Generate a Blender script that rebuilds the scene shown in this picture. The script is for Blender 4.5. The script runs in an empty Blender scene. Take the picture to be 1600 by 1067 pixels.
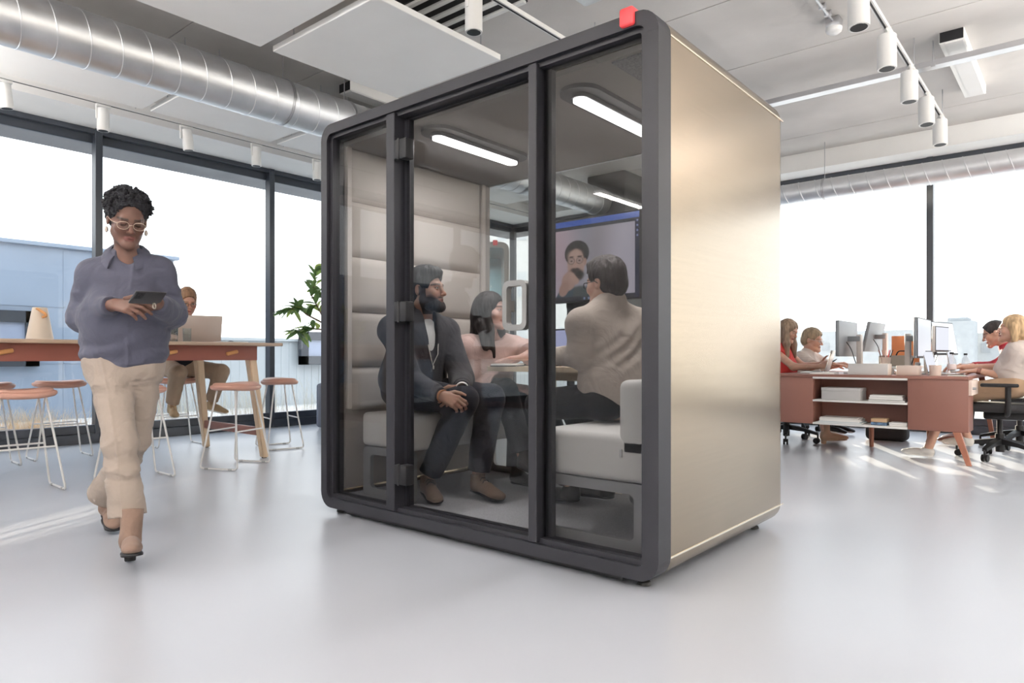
import bpy, bmesh, math, random
import numpy as np
from mathutils import Vector, Matrix
from math import sin, cos, pi, radians
random.seed(7)
SC = bpy.context.scene
COL = SC.collection

# ------------------------------------------------------------------ camera
EYE = 0.90
YAW = radians(40.1)
FPX = 1070.0
cam_d = bpy.data.cameras.new('camera')
cam = bpy.data.objects.new('camera', cam_d)
COL.objects.link(cam)
cam.location = (0, 0, EYE)
cam.rotation_euler = (radians(90), 0, YAW)
cam_d.sensor_width = 36.0
cam_d.lens = 36.0 * FPX / 1600.0
cam_d.shift_y = (557.0 - 533.5) / 1600.0
cam_d.clip_end = 300
SC.camera = cam
vs = SC.view_settings
vs.view_transform = 'Standard'
vs.look = 'None'
vs.gamma = 1.0
vs.exposure = 0.2
vs.use_curve_mapping = False
SC.cycles.use_denoising = True
SC.cycles.max_bounces = 10
SC.cycles.diffuse_bounces = 5
SC.cycles.glossy_bounces = 5
SC.cycles.transmission_bounces = 6
SC.cycles.transparent_max_bounces = 24
SC.cycles.sample_clamp_indirect = 6.0
SC.cycles.caustics_reflective = False
SC.cycles.caustics_refractive = False

CY, SY = cos(YAW), sin(YAW)
def W(px, py, dist):
    """World point seen at photo pixel (px, py), at a depth of dist metres."""
    a = (px - 800) / FPX
    return np.array([(CY * a - SY) * dist, (SY * a + CY) * dist, EYE + (557 - py) / FPX * dist])

# ------------------------------------------------------------------ materials
def _nt(name):
    m = bpy.data.materials.new(name)
    m.use_nodes = True
    nt = m.node_tree
    return m, nt, nt.nodes['Principled BSDF']

def mat(name, col, rough=0.5, metal=0.0, spec=0.5, var=0.06, vscale=3.0, bump=0.0, bscale=60.0,
        stretch=None, aniso=0.0, coat=0.0, sheen=0.0, attr=None, emit=None, estr=1.0, rvar=0.0, sub=0.0, folds=0.0):
    m, nt, p = _nt(name)
    N, L = nt.nodes, nt.links
    p.inputs['Roughness'].default_value = rough
    p.inputs['Metallic'].default_value = metal
    p.inputs['Specular IOR Level'].default_value = spec
    if coat: p.inputs['Coat Weight'].default_value = coat; p.inputs['Coat Roughness'].default_value = 0.1
    if sheen: p.inputs['Sheen Weight'].default_value = sheen
    if aniso: p.inputs['Anisotropic'].default_value = aniso
    if sub:
        p.inputs['Subsurface Weight'].default_value = sub
        p.inputs['Subsurface Scale'].default_value = 0.01
    tc = N.new('ShaderNodeTexCoord')
    mp = N.new('ShaderNodeMapping')
    L.new(tc.outputs['Object'], mp.inputs['Vector'])
    if stretch: mp.inputs['Scale'].default_value = stretch
    nz = N.new('ShaderNodeTexNoise')
    nz.inputs['Scale'].default_value = vscale
    nz.inputs['Detail'].default_value = 5
    L.new(mp.outputs['Vector'], nz.inputs['Vector'])
    rp = N.new('ShaderNodeMapRange')
    rp.inputs['To Min'].default_value = 1 - var
    rp.inputs['To Max'].default_value = 1 + var
    rp.inputs['From Min'].default_value = 0.3
    rp.inputs['From Max'].default_value = 0.7
    L.new(nz.outputs['Fac'], rp.inputs['Value'])
    mx = N.new('ShaderNodeVectorMath'); mx.operation = 'SCALE'
    L.new(rp.outputs['Result'], mx.inputs['Scale'])
    if attr:
        at = N.new('ShaderNodeAttribute'); at.attribute_name = attr
        L.new(at.outputs['Color'], mx.inputs[0])
    else:
        mx.inputs[0].default_value = col[:3]
    L.new(mx.outputs['Vector'], p.inputs['Base Color'])
    if rvar:
        r2 = N.new('ShaderNodeMapRange')
        r2.inputs['From Min'].default_value = 0.3; r2.inputs['From Max'].default_value = 0.7
        r2.inputs['To Min'].default_value = max(0.02, rough - rvar); r2.inputs['To Max'].default_value = rough + rvar
        L.new(nz.outputs['Fac'], r2.inputs['Value'])
        L.new(r2.outputs['Result'], p.inputs['Roughness'])
    if bump:
        n2 = N.new('ShaderNodeTexNoise'); n2.inputs['Scale'].default_value = bscale; n2.inputs['Detail'].default_value = 3
        L.new(mp.outputs['Vector'], n2.inputs['Vector'])
        b = N.new('ShaderNodeBump'); b.inputs['Strength'].default_value = bump; b.inputs['Distance'].default_value = 0.01
        L.new(n2.outputs['Fac'], b.inputs['Height'])
        L.new(b.outputs['Normal'], p.inputs['Normal'])
        if folds:                                        # soft creases of worn cloth
            n5 = N.new('ShaderNodeTexNoise'); n5.inputs['Scale'].default_value = 7.0; n5.inputs['Detail'].default_value = 3; n5.inputs['Distortion'].default_value = 1.6; n5.inputs['Roughness'].default_value = 0.45
            L.new(tc.outputs['Object'], n5.inputs['Vector'])
            b2 = N.new('ShaderNodeBump'); b2.inputs['Strength'].default_value = folds; b2.inputs['Distance'].default_value = 0.03
            L.new(n5.outputs['Fac'], b2.inputs['Height']); L.new(b2.outputs['Normal'], b.inputs['Normal'])
    if emit is not None:
        p.inputs['Emission Color'].default_value = (*emit[:3], 1)
        p.inputs['Emission Strength'].default_value = estr
    return m

def wood(name, c1, c2, rough=0.45, axis=1, scale=1.0):
    m, nt, p = _nt(name)
    N, L = nt.nodes, nt.links
    tc = N.new('ShaderNodeTexCoord'); mp = N.new('ShaderNodeMapping')
    s = [14 * scale, 14 * scale, 14 * scale]; s[axis] = 1.2 * scale
    mp.inputs['Scale'].default_value = s
    L.new(tc.outputs['Object'], mp.inputs['Vector'])
    nz = N.new('ShaderNodeTexNoise'); nz.inputs['Scale'].default_value = 2.2; nz.inputs['Detail'].default_value = 6
    L.new(mp.outputs['Vector'], nz.inputs['Vector'])
    cr = N.new('ShaderNodeValToRGB')
    cr.color_ramp.elements[0].position = 0.3; cr.color_ramp.elements[0].color = (*c1, 1)
    cr.color_ramp.elements[1].position = 0.7; cr.color_ramp.elements[1].color = (*c2, 1)
    L.new(nz.outputs['Fac'], cr.inputs['Fac']); L.new(cr.outputs['Color'], p.inputs['Base Color'])
    p.inputs['Roughness'].default_value = rough
    return m

def glass(name, tint=(0.95, 0.97, 0.97), ior=1.45, rough=0.0, refl=1.0):
    """Thin architectural pane: clear, tinted, with Fresnel reflection."""
    m = bpy.data.materials.new(name); m.use_nodes = True
    nt = m.node_tree; N, L = nt.nodes, nt.links
    N.remove(N['Principled BSDF'])
    out = N['Material Output']
    t = N.new('ShaderNodeBsdfTransparent'); t.inputs['Color'].default_value = (*tint, 1)
    g = N.new('ShaderNodeBsdfGlossy'); g.inputs['Roughness'].default_value = rough
    f0 = ((ior - 1) / (ior + 1)) ** 2
    lw = N.new('ShaderNodeLayerWeight'); lw.inputs['Blend'].default_value = 0.5
    pw = N.new('ShaderNodeMath'); pw.operation = 'POWER'; pw.inputs[1].default_value = 5.0
    L.new(lw.outputs['Facing'], pw.inputs[0])
    k = N.new('ShaderNodeMath'); k.operation = 'MULTIPLY_ADD'; k.inputs[1].default_value = (1 - f0) * refl; k.inputs[2].default_value = f0 * refl
    L.new(pw.outputs[0], k.inputs[0])
    mix = N.new('ShaderNodeMixShader')
    L.new(k.outputs[0], mix.inputs[0]); L.new(t.outputs[0], mix.inputs[1]); L.new(g.outputs[0], mix.inputs[2])
    L.new(mix.outputs[0], out.inputs['Surface'])
    return m

def emis(name, col, strength):
    m = bpy.data.materials.new(name); m.use_nodes = True
    nt = m.node_tree; N, L = nt.nodes, nt.links
    N.remove(N['Principled BSDF'])
    e = N.new('ShaderNodeEmission'); e.inputs['Color'].default_value = (*col, 1); e.inputs['Strength'].default_value = strength
    L.new(e.outputs[0], N['Material Output'].inputs['Surface'])
    return m

def screen_mat(name, strength):
    m = bpy.data.materials.new(name); m.use_nodes = True
    nt = m.node_tree; N, L = nt.nodes, nt.links
    p = N['Principled BSDF']
    at = N.new('ShaderNodeAttribute'); at.attribute_name = 'Col'
    p.inputs['Base Color'].default_value = (0.01, 0.01, 0.01, 1); p.inputs['Roughness'].default_value = 0.15
    L.new(at.outputs['Color'], p.inputs['Emission Color']); p.inputs['Emission Strength'].default_value = strength
    return m

M = {}
M['white'] = mat('white paint', (0.82, 0.81, 0.80), 0.5, var=0.02)
M['white_metal'] = mat('white powder coat', (0.84, 0.83, 0.81), 0.35, var=0.02)
M['panel_white'] = mat('acoustic panel white', (0.92, 0.915, 0.90), 0.9, spec=0.2, var=0.015, bump=0.05, bscale=300)
M['soffit'] = mat('plaster white', (0.88, 0.87, 0.85), 0.85, spec=0.2, var=0.02)
M['concrete'] = mat('raw concrete', (0.66, 0.63, 0.605), 0.85, spec=0.25, var=0.11, vscale=1.1, bump=0.12, bscale=40)
M['dark_metal'] = mat('anthracite metal', (0.020, 0.020, 0.025), 0.42, spec=0.3, var=0.05)
M['frame_dark'] = mat('window frame black', (0.035, 0.042, 0.055), 0.32, spec=0.6, var=0.05)
M['black'] = mat('black plastic', (0.014, 0.014, 0.016), 0.5, spec=0.25, var=0.05)
M['black_fabric'] = mat('black mesh fabric', (0.022, 0.022, 0.025), 0.8, bump=0.3, bscale=400)
M['rubber'] = mat('black rubber', (0.015, 0.015, 0.015), 0.7)
M['bronze'] = mat('brushed bronze', (0.335, 0.27, 0.197), 0.23, metal=1.0, var=0.025, vscale=6, stretch=(1, 0.25, 14), bump=0.01, bscale=30)
M['bronze_edge'] = mat('polished bronze edge', (0.9, 0.82, 0.7), 0.25, metal=1.0, var=0.02)
M['duct'] = mat('galvanised steel', (0.76, 0.77, 0.79), 0.44, metal=1.0, var=0.06, vscale=7, bump=0.01, bscale=25, rvar=0.06)
M['steel'] = mat('zinc steel', (0.55, 0.55, 0.57), 0.35, metal=1.0, var=0.06)
M['foil'] = mat('foil lagging', (0.75, 0.75, 0.74), 0.35, metal=0.8, bump=0.8, bscale=22, var=0.12)
M['felt'] = mat('warm grey felt', (0.30, 0.275, 0.26), 0.95, spec=0.1, var=0.04, bump=0.15, bscale=250)
M['pod_ceiling'] = mat('pod ceiling felt', (0.25, 0.235, 0.22), 0.95, spec=0.1, var=0.04)
M['cushion'] = mat('taupe upholstery', (0.475, 0.435, 0.41), 0.9, spec=0.15, var=0.03, bump=0.12, bscale=350)
M['sofa'] = mat('light grey upholstery', (0.62, 0.61, 0.60), 0.85, spec=0.2, var=0.03, bump=0.10, bscale=350)
M['pod_carpet'] = mat('speckled grey carpet', (0.36, 0.36, 0.385), 0.95, spec=0.1, var=0.30, vscale=260, bump=0.3, bscale=300)
M['grey_metal'] = mat('grey sheet metal', (0.30, 0.30, 0.31), 0.4, metal=0.4, var=0.04)
M['handle_grey'] = mat('grey handle', (0.26, 0.255, 0.25), 0.38, metal=0.5, var=0.04)
M['red'] = mat('coral red plastic', (0.90, 0.075, 0.085), 0.35, var=0.02)
M['oak'] = wood('pale oak', (0.60, 0.44, 0.29), (0.72, 0.55, 0.38), axis=2)
M['oak_top'] = wood('oak table top', (0.42, 0.30, 0.22), (0.55, 0.41, 0.30), axis=1)
M['pod_oak'] = wood('light oak top', (0.62, 0.50, 0.36), (0.72, 0.60, 0.45), axis=1)
M['terracotta'] = mat('terracotta lacquer', (0.235, 0.072, 0.048), 0.5, var=0.04)
M['terra_light'] = mat('terracotta metal', (0.245, 0.108, 0.082), 0.45, var=0.03)
M['terra_wood'] = wood('stained desk leg', (0.34, 0.13, 0.08), (0.42, 0.17, 0.10), axis=2)
M['leather'] = mat('pinkish tan leather', (0.62, 0.345, 0.265), 0.5, var=0.05, bump=0.05, bscale=200)
M['brass'] = mat('tan leather pull', (0.55, 0.27, 0.10), 0.5, var=0.05)
M['cream'] = mat('cream ceramic', (0.78, 0.68, 0.57), 0.45, var=0.02)
M['cardboard'] = mat('grey box board', (0.62, 0.59, 0.575), 0.8, var=0.03)
M['grey_box'] = mat('mid grey board', (0.50, 0.49, 0.49), 0.7, var=0.02)
M['pink_board'] = mat('blush board', (0.74, 0.615, 0.55), 0.7, var=0.03)
M['paper'] = mat('paper white', (0.85, 0.84, 0.82), 0.8, var=0.02)
M['tan'] = mat('kraft paper', (0.56, 0.38, 0.23), 0.8, var=0.05)
M['blue_print'] = mat('blue printed cover', (0.10, 0.17, 0.28), 0.5, var=0.6, vscale=60)
M['alu'] = mat('anodised aluminium', (0.72, 0.70, 0.68), 0.35, metal=0.9, var=0.02)
M['rose_alu'] = mat('rose aluminium lid', (0.60, 0.52, 0.48), 0.4, metal=0.3, var=0.02)
M['mon_grey'] = mat('monitor back grey', (0.20, 0.215, 0.235), 0.4, var=0.04)
M['mon_light'] = mat('pale grey post', (0.55, 0.52, 0.50), 0.45, var=0.03)
M['orange'] = mat('orange felt', (0.62, 0.23, 0.10), 0.8, var=0.04)
M['taupe_bag'] = mat('taupe felt box', (0.28, 0.25, 0.22), 0.9, var=0.06, bump=0.2, bscale=200)
def leafy(name, col, tr=0.45, k=(2.2, 1.9, 1.4)):
    m = mat(name, col, 0.35, spec=0.5, var=0.3, vscale=9)
    N, L = m.node_tree.nodes, m.node_tree.links; p = N['Principled BSDF']
    t = N.new('ShaderNodeBsdfTranslucent'); t.inputs['Color'].default_value = (min(1, col[0] * k[0]), min(1, col[1] * k[1]), min(1, col[2] * k[2]), 1)
    mx = N.new('ShaderNodeMixShader'); mx.inputs[0].default_value = tr
    L.new(p.outputs[0], mx.inputs[1]); L.new(t.outputs[0], mx.inputs[2]); L.new(mx.outputs[0], N['Material Output'].inputs['Surface'])
    return m
M['leaf'] = leafy('rubber plant leaf', (0.09, 0.165, 0.07)); M['leaf_back'] = leafy('leaf light green', (0.22, 0.32, 0.12))
M['stem'] = mat('brown stem', (0.12, 0.075, 0.045), 0.8, var=0.2)
M['soil'] = mat('potting soil', (0.03, 0.02, 0.015), 0.95, bump=0.5, bscale=60)
M['armchair'] = mat('blue grey felt', (0.20, 0.22, 0.275), 0.95, spec=0.1, var=0.05, bump=0.15, bscale=250)
M['win_glass'] = glass('window glass', (0.96, 0.975, 0.98), refl=0.55)
M['pod_glass'] = glass('pod front glass', (0.80, 0.80, 0.80), ior=1.5, refl=0.55)
M['pod_glass_back'] = glass('pod back glass', (0.90, 0.89, 0.86), ior=1.45, refl=0.8)
M['drink_glass'] = glass('drinking glass', (0.86, 0.88, 0.88), ior=1.5)
M['bottle'] = glass('clear bottle plastic', (0.90, 0.89, 0.89), ior=1.45)
M['lens_glass'] = glass('spectacle lens', (0.93, 0.93, 0.93), ior=1.3, refl=0.5)
M['lamp_white'] = emis('lamp diffuser', (1.0, 0.97, 0.93), 1.3)
M['pod_lamp'] = emis('pod lamp diffuser', (1.0, 0.98, 0.97), 6.0)
M['lens_white'] = emis('spot lens', (1.0, 0.96, 0.9), 2.2)

# ------------------------------------------------------------------ mesh helpers
def R3(rx=0, ry=0, rz=0):
    return Matrix.Rotation(rz, 3, 'Z') @ Matrix.Rotation(ry, 3, 'Y') @ Matrix.Rotation(rx, 3, 'X')

def nb(): return bmesh.new()

def bx(bm, c, s, rot=None, bev=0.0, seg=2):
    """Box of size s centred at c, optionally rotated and with rounded edges."""
    t = bmesh.new()
    bmesh.ops.create_cube(t, size=1.0)
    for v in t.verts: v.co = Vector((v.co.x * s[0], v.co.y * s[1], v.co.z * s[2]))
    if bev > 0:
        bmesh.ops.bevel(t, geom=t.edges[:], offset=min(bev, min(s) * 0.49), segments=seg, profile=0.5, affect='EDGES')
    _merge(bm, t, c, rot)

def _merge(bm, t, c=(0, 0, 0), rot=None):
    c = Vector(c); mp = {}
    for v in t.verts:
        co = rot @ v.co if rot is not None else v.co
        mp[v] = bm.verts.new(co + c)
    for f in t.faces:
        try: bm.faces.new([mp[v] for v in f.verts])
        except ValueError: pass
    t.free()

def frame_of(d):
    d = Vector(d).normalized()
    u = Vector((0, 0, 1)) if abs(d.z) < 0.9 else Vector((1, 0, 0))
    a = d.cross(u).normalized()
    return a, d.cross(a).normalized(), d

def rings(bm, rr, closed=False, caps=True):
    """Skin a list of vertex-coordinate rings."""
    vr = [[bm.verts.new(p) for p in r] for r in rr]
    n = len(vr[0]); k = len(vr)
    for i in range(k if closed else k - 1):
        a, b = vr[i], vr[(i + 1) % k]
        for j in range(n):
            try: bm.faces.new((a[j], a[(j + 1) % n], b[(j + 1) % n], b[j]))
            except ValueError: pass
    if caps and not closed:
        bm.faces.new(vr[0][::-1]); bm.faces.new(vr[-1])

def cyl(bm, p0, p1, r0, r1=None, n=16):
    r1 = r0 if r1 is None else r1
    p0, p1 = Vector(p0), Vector(p1)
    a, b, _ = frame_of(p1 - p0)
    rings(bm, [[p + a * (r * cos(2 * pi * j / n)) + b * (r * sin(2 * pi * j / n)) for j in range(n)] for p, r in ((p0, r0), (p1, r1))])

def tube(bm, pts, r, n=8, closed=False):
    pts = [Vector(p) for p in pts]; k = len(pts); out = []; pa = None
    for i, p in enumerate(pts):
        d = (pts[(i + 1) % k] - pts[i - 1]) if (closed or 0 < i < k - 1) else (pts[1] - pts[0] if i == 0 else pts[-1] - pts[-2])
        d.normalize()
        if pa is None: a, b, _ = frame_of(d)
        else:
            a = pa - d * pa.dot(d)
            a = a.normalized() if a.length > 1e-5 else frame_of(d)[0]
            b = d.cross(a)
        pa = a
        rad = r[i] if isinstance(r, (list, tuple)) else r
        out.append([p + a * (rad * cos(2 * pi * j / n)) + b * (rad * sin(2 * pi * j / n)) for j in range(n)])
    rings(bm, out, closed=closed)

def soft(pts, rad=0.03, n=4, closed=False):
    """Polyline with rounded corners."""
    pts = [Vector(p) for p in pts]; out = []; k = len(pts)
    for i, p in enumerate(pts):
        if not closed and i in (0, k - 1): out.append(p); continue
        a, b = pts[i - 1] - p, pts[(i + 1) % k] - p
        r = min(rad, a.length * 0.45, b.length * 0.45)
        s, e = p + a.normalized() * r, p + b.normalized() * r
        for j in range(n + 1):
            t = j / n
            out.append(s * (1 - t) ** 2 + p * 2 * t * (1 - t) + e * t * t)
    return out

def lathe(bm, prof, c=(0, 0, 0), n=24, sx=1.0, sy=1.0, rot=None):
    c = Vector(c)
    rr = []
    for r, z in prof:
        ring = []
        for j in range(n):
            v = Vector((r * cos(2 * pi * j / n) * sx, r * sin(2 * pi * j / n) * sy, z))
            ring.append(c + (rot @ v if rot is not None else v))
        rr.append(ring)
    rings(bm, rr)

def rrect(w, h, r, n=6):
    """Rounded-rectangle outline, centred, counter-clockwise."""
    out = []
    for cx, cy, a0 in ((w / 2 - r, h / 2 - r, 0), (-w / 2 + r, h / 2 - r, 90), (-w / 2 + r, -h / 2 + r, 180), (w / 2 - r, -h / 2 + r, 270)):
        for j in range(n + 1):
            a = radians(a0 + 90 * j / n)
            out.append((cx + r * cos(a), cy + r * sin(a)))
    return out

def prism(bm, poly, p0, ax, ay, depth):
    """Extrude a 2-D outline: point = p0 + ax*u + ay*v, then along depth vector."""
    p0, ax, ay, d = Vector(p0), Vector(ax), Vector(ay), Vector(depth)
    lo = [p0 + ax * u + ay * v for u, v in poly]
    rings(bm, [lo, [p + d for p in lo]])

def ring_prism(bm, outer, inner, p0, ax, ay, depth):
    """Extruded band between two outlines of equal point count."""
    p0, ax, ay, d = Vector(p0), Vector(ax), Vector(ay), Vector(depth)
    def T(pl, off): return [bm.verts.new(p0 + ax * u + ay * v + off) for u, v in pl]
    o0, i0, o1, i1 = T(outer, d * 0), T(inner, d * 0), T(outer, d), T(inner, d)
    n = len(outer)
    for j in range(n):
        k = (j + 1) % n
        for q in ((o0[j], o0[k], i0[k], i0[j]), (o1[k], o1[j], i1[j], i1[k]), (o0[k], o0[j], o1[j], o1[k]), (i0[j], i0[k], i1[k], i1[j])):
            bm.faces.new(q)

def obj(name, bm, m, parent=None, label=None, smooth=True, kind=None, ang=35, loc=None):
    """Finish a bmesh as ONE mesh object."""
    bmesh.ops.recalc_face_normals(bm, faces=bm.faces[:])
    me = bpy.data.meshes.new(name)
    bm.to_mesh(me); bm.free()
    if smooth:
        me.shade_smooth()
        try: me.set_sharp_from_angle(angle=radians(ang))
        except Exception: pass
    return _link(name, me, m, parent, label, kind, loc)

def _link(name, me, m, parent=None, label=None, kind=None, loc=None):
    o = bpy.data.objects.new(name, me)
    for q in (m if isinstance(m, (list, tuple)) else [m]): me.materials.append(q)
    COL.objects.link(o)
    if parent is not None: o.parent = parent
    if loc is not None: o.location = loc
    if label: o['label'] = label
    if kind: o['kind'] = kind
    return o

def thing(name, label, cat, loc=(0, 0, 0), rotz=0.0, group=None):
    o = bpy.data.objects.new(name, None)
    o.empty_display_size = 0.1
    COL.objects.link(o)
    o.location = loc; o.rotation_euler = (0, 0, rotz)
    return tag(o, label, cat, group)

def tag(o, label, cat, group=None):
    o['label'] = label; o['category'] = cat
    if group: o['group'] = group
    return o

def copy_thing(root, loc, rotz, label, group=None):
    """Copy a thing, its parts and their sub-parts."""
    def rec(o, par):
        c = o.copy(); COL.objects.link(c)
        if par is not None: c.parent = par
        for ch in [q for q in bpy.data.objects if q.parent == o]: rec(ch, c)
        return c
    r = rec(root, None)
    r.location = loc; r.rotation_euler = (0, 0, rotz); r['label'] = label
    if group: r['group'] = group
    return r
# ================================================================== SETTING
LX, BYW, CZ, HEAD = -7.97, 9.50, 3.50, 3.28
RX, FY = 6.5, -5.5

# floor: poured grey resin
fm, nt, p = _nt('poured resin floor')
N, L = nt.nodes, nt.links
tc = N.new('ShaderNodeTexCoord')
n1 = N.new('ShaderNodeTexNoise'); n1.inputs['Scale'].default_value = 0.6; n1.inputs['Detail'].default_value = 4
L.new(tc.outputs['Object'], n1.inputs['Vector'])
cr = N.new('ShaderNodeValToRGB')
cr.color_ramp.elements[0].position = 0.05; cr.color_ramp.elements[0].color = (0.465, 0.495, 0.545, 1)
cr.color_ramp.elements[1].position = 0.95; cr.color_ramp.elements[1].color = (0.535, 0.545, 0.592, 1)
L.new(n1.outputs['Fac'], cr.inputs['Fac']); L.new(cr.outputs['Color'], p.inputs['Base Color'])
p.inputs['Specular IOR Level'].default_value = 0.55
r2 = N.new('ShaderNodeMapRange'); r2.inputs['From Min'].default_value = 0.0; r2.inputs['From Max'].default_value = 1.0
r2.inputs['To Min'].default_value = 0.25; r2.inputs['To Max'].default_value = 0.35
n3 = N.new('ShaderNodeTexNoise'); n3.inputs['Scale'].default_value = 1.3; n3.inputs['Detail'].default_value = 2
L.new(tc.outputs['Object'], n3.inputs['Vector']); L.new(n3.outputs['Fac'], r2.inputs['Value']); L.new(r2.outputs['Result'], p.inputs['Roughness'])
n4 = N.new('ShaderNodeTexNoise'); n4.inputs['Scale'].default_value = 3.0; n4.inputs['Detail'].default_value = 1
L.new(tc.outputs['Object'], n4.inputs['Vector'])
b = N.new('ShaderNodeBump'); b.inputs['Strength'].default_value = 0.02; b.inputs['Distance'].default_value = 0.02
L.new(n4.outputs['Fac'], b.inputs['Height'])
bm = nb(); bx(bm, ((LX + RX) / 2 - 0.05, (FY + BYW) / 2, -0.10), (RX - LX + 0.3, BYW - FY + 0.3, 0.20)); obj('floor', bm, fm, kind='structure', smooth=False)

# ceiling slab with joints between the concrete planks
bm = nb()
ys = [FY - 0.1] + [4.845 + 1.185 * k for k in range(-9, 5) if FY < 4.845 + 1.185 * k < BYW] + [BYW + 0.1]
for a, c in zip(ys[:-1], ys[1:]):
    bx(bm, ((LX + RX) / 2 - 0.1, (a + c) / 2, CZ + 0.10), (RX - LX + 0.4, c - a - 0.012, 0.20))
bx(bm, ((LX + RX) / 2 - 0.1, (FY + BYW) / 2, CZ + 0.17), (RX - LX + 0.4, BYW - FY + 0.2, 0.20))
obj('ceiling', bm, M['concrete'], kind='structure', smooth=False)

# white downstand beams over the windows
bm = nb(); bx(bm, ((LX - 7.33) / 2 - 0.08, (FY + BYW) / 2, (HEAD + CZ) / 2), (0.64 + 0.16, BYW - FY, CZ - HEAD)); obj('trim_1', bm, M['soffit'], kind='structure', smooth=False)
bm = nb(); bx(bm, ((-7.33 + RX) / 2, (9.09 + BYW) / 2 + 0.08, (HEAD + CZ) / 2), (RX + 7.33, BYW - 9.09 + 0.16, CZ - HEAD)); obj('trim_2', bm, M['soffit'], kind='structure', smooth=False)
# concrete eave outside the left windows
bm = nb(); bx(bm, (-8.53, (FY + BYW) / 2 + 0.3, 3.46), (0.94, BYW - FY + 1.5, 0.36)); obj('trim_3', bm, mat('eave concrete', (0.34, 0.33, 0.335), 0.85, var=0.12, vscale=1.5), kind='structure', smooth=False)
# walls behind and beside the viewer
bm = nb(); bx(bm, ((LX + RX) / 2, FY - 0.1, CZ / 2), (RX - LX + 0.4, 0.2, CZ)); obj('wall_front', bm, M['white'], kind='structure', smooth=False)
bm = nb(); bx(bm, (RX + 0.1, (FY + BYW) / 2, CZ / 2), (0.2, BYW - FY + 0.2, CZ)); obj('wall_right', bm, M['white'], kind='structure', smooth=False)

def window(name, a, b, axis):
    """One bay of the curtain wall between mullion centres a and b (along axis)."""
    bm = nb()
    def B(u0, u1, z0, z1, d0, d1):
        if axis == 'y': bx(bm, (LX + (d0 + d1) / 2, (u0 + u1) / 2, (z0 + z1) / 2), (d1 - d0, u1 - u0, z1 - z0), bev=0.004, seg=1)
        else: bx(bm, ((u0 + u1) / 2, BYW - (d0 + d1) / 2, (z0 + z1) / 2), (u1 - u0, d1 - d0, z1 - z0), bev=0.004, seg=1)
    B(b - 0.035, b + 0.035, 0, HEAD, -0.06, 0.05)            # mullion
    B(a, b, HEAD - 0.055, HEAD, -0.05, 0.03)                 # head rail
    B(a, b, HEAD - 0.14, HEAD - 0.05, -0.06, -0.03)          # drained head profile
    B(a, b, 0, 0.10, -0.06, 0.055)                           # sill, lower step
    B(a, b, 0.10, 0.185, -0.06, 0.02)
    w = obj(name, bm, M['frame_dark'], kind='structure', smooth=False)
    bm = nb()
    if axis == 'y': bx(bm, (LX - 0.04, (a + b) / 2, (0.185 + HEAD) / 2), (0.006, b - a - 0.07, HEAD - 0.32))
    else: bx(bm, ((a + b) / 2, BYW + 0.04, (0.185 + HEAD) / 2), (b - a - 0.07, 0.006, HEAD - 0.32))
    obj('window_pane', bm, M['win_glass'], parent=w, smooth=False)
    return w
n = 0
yl = [FY] + [2.70 + 1.987 * k for k in range(-4, 4)] + [BYW]
yl = [v for v in yl if FY <= v <= BYW]
for a, c in zip(yl[:-1], yl[1:]):
    n += 1; window('window_%d' % n, a, c, 'y')
xl = [LX] + [-1.45 + 2.0 * k for k in range(-3, 4)] + [RX]
for a, c in zip(xl[:-1], xl[1:]):
    n += 1; window('window_%d' % n, a, c, 'x')

# dark concrete column behind the booth
bm = nb(); bx(bm, (-5.25, 8.55, CZ / 2), (0.62, 0.5, CZ), bev=0.01); obj('column', bm, mat('dark column', (0.06, 0.06, 0.06), 0.6), kind='structure', smooth=False)

# ---------------------------------------------------------------- outside
M['gravel'] = mat('terrace gravel', (0.62, 0.61, 0.60), 0.95, var=0.4, vscale=25, bump=0.5, bscale=60)
bm = nb(); bx(bm, (-12, 12, -0.32), (60, 80, 0.2)); 
terr = obj('ground_outside', bm, M['gravel'], kind='structure', smooth=False)
M['facade'] = mat('blue grey cladding', (0.265, 0.315, 0.395), 0.6, var=0.05, vscale=0.7)
M['facade2'] = mat('pale corrugated cladding', (0.47, 0.49, 0.505), 0.6, var=0.05, vscale=0.7)
bg = thing('building', 'low building with blue grey cladding across the terrace, outside the left windows', 'building', (-14, 0, -0.22))
bm = nb(); bx(bm, (-3, -1.5, 1.53), (6, 15.2, 3.06)); bx(bm, (-3, -1.5, 3.08), (6.16, 15.4, 0.07), bev=0.01)
for k in range(1, 9): bx(bm, (0.004, -9.1 + k * 1.9, 1.53), (0.012, 0.02, 3.0))
for k in (1.0, 2.0): bx(bm, (0.004, -1.5, k), (0.012, 15.2, 0.015))
obj('facade', bm, M['facade'], parent=bg, smooth=False)
def out_window(par, y0, y1, z0, z1):
    bm = nb()
    w = 0.20
    bx(bm, (0.05, (y0 + y1) / 2, z0 + w / 2), (0.12, y1 - y0, w)); bx(bm, (0.05, (y0 + y1) / 2, z1 - w / 2), (0.12, y1 - y0, w))
    bx(bm, (0.05, y0 + w / 2, (z0 + z1) / 2), (0.12, w, z1 - z0)); bx(bm, (0.05, y1 - w / 2, (z0 + z1) / 2), (0.12, w, z1 - z0))
    f = obj('window_frame', bm, M['frame_dark'], parent=par, smooth=False)
    bm = nb(); bx(bm, (0.03, (y0 + y1) / 2, (z0 + z1) / 2), (0.05, y1 - y0 - 0.38, z1 - z0 - 0.38))
    obj('window_pane', bm, mat('outside window pane', (0.32, 0.36, 0.47), 0.15), parent=f, smooth=False)
out_window(bg, 1.6, 3.80, 0.95, 1.90)
bg2 = thing('building', 'long low pale corrugated building seen under and beside the plant, outside the left windows', 'building', (-14, 0, -0.22))
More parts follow.
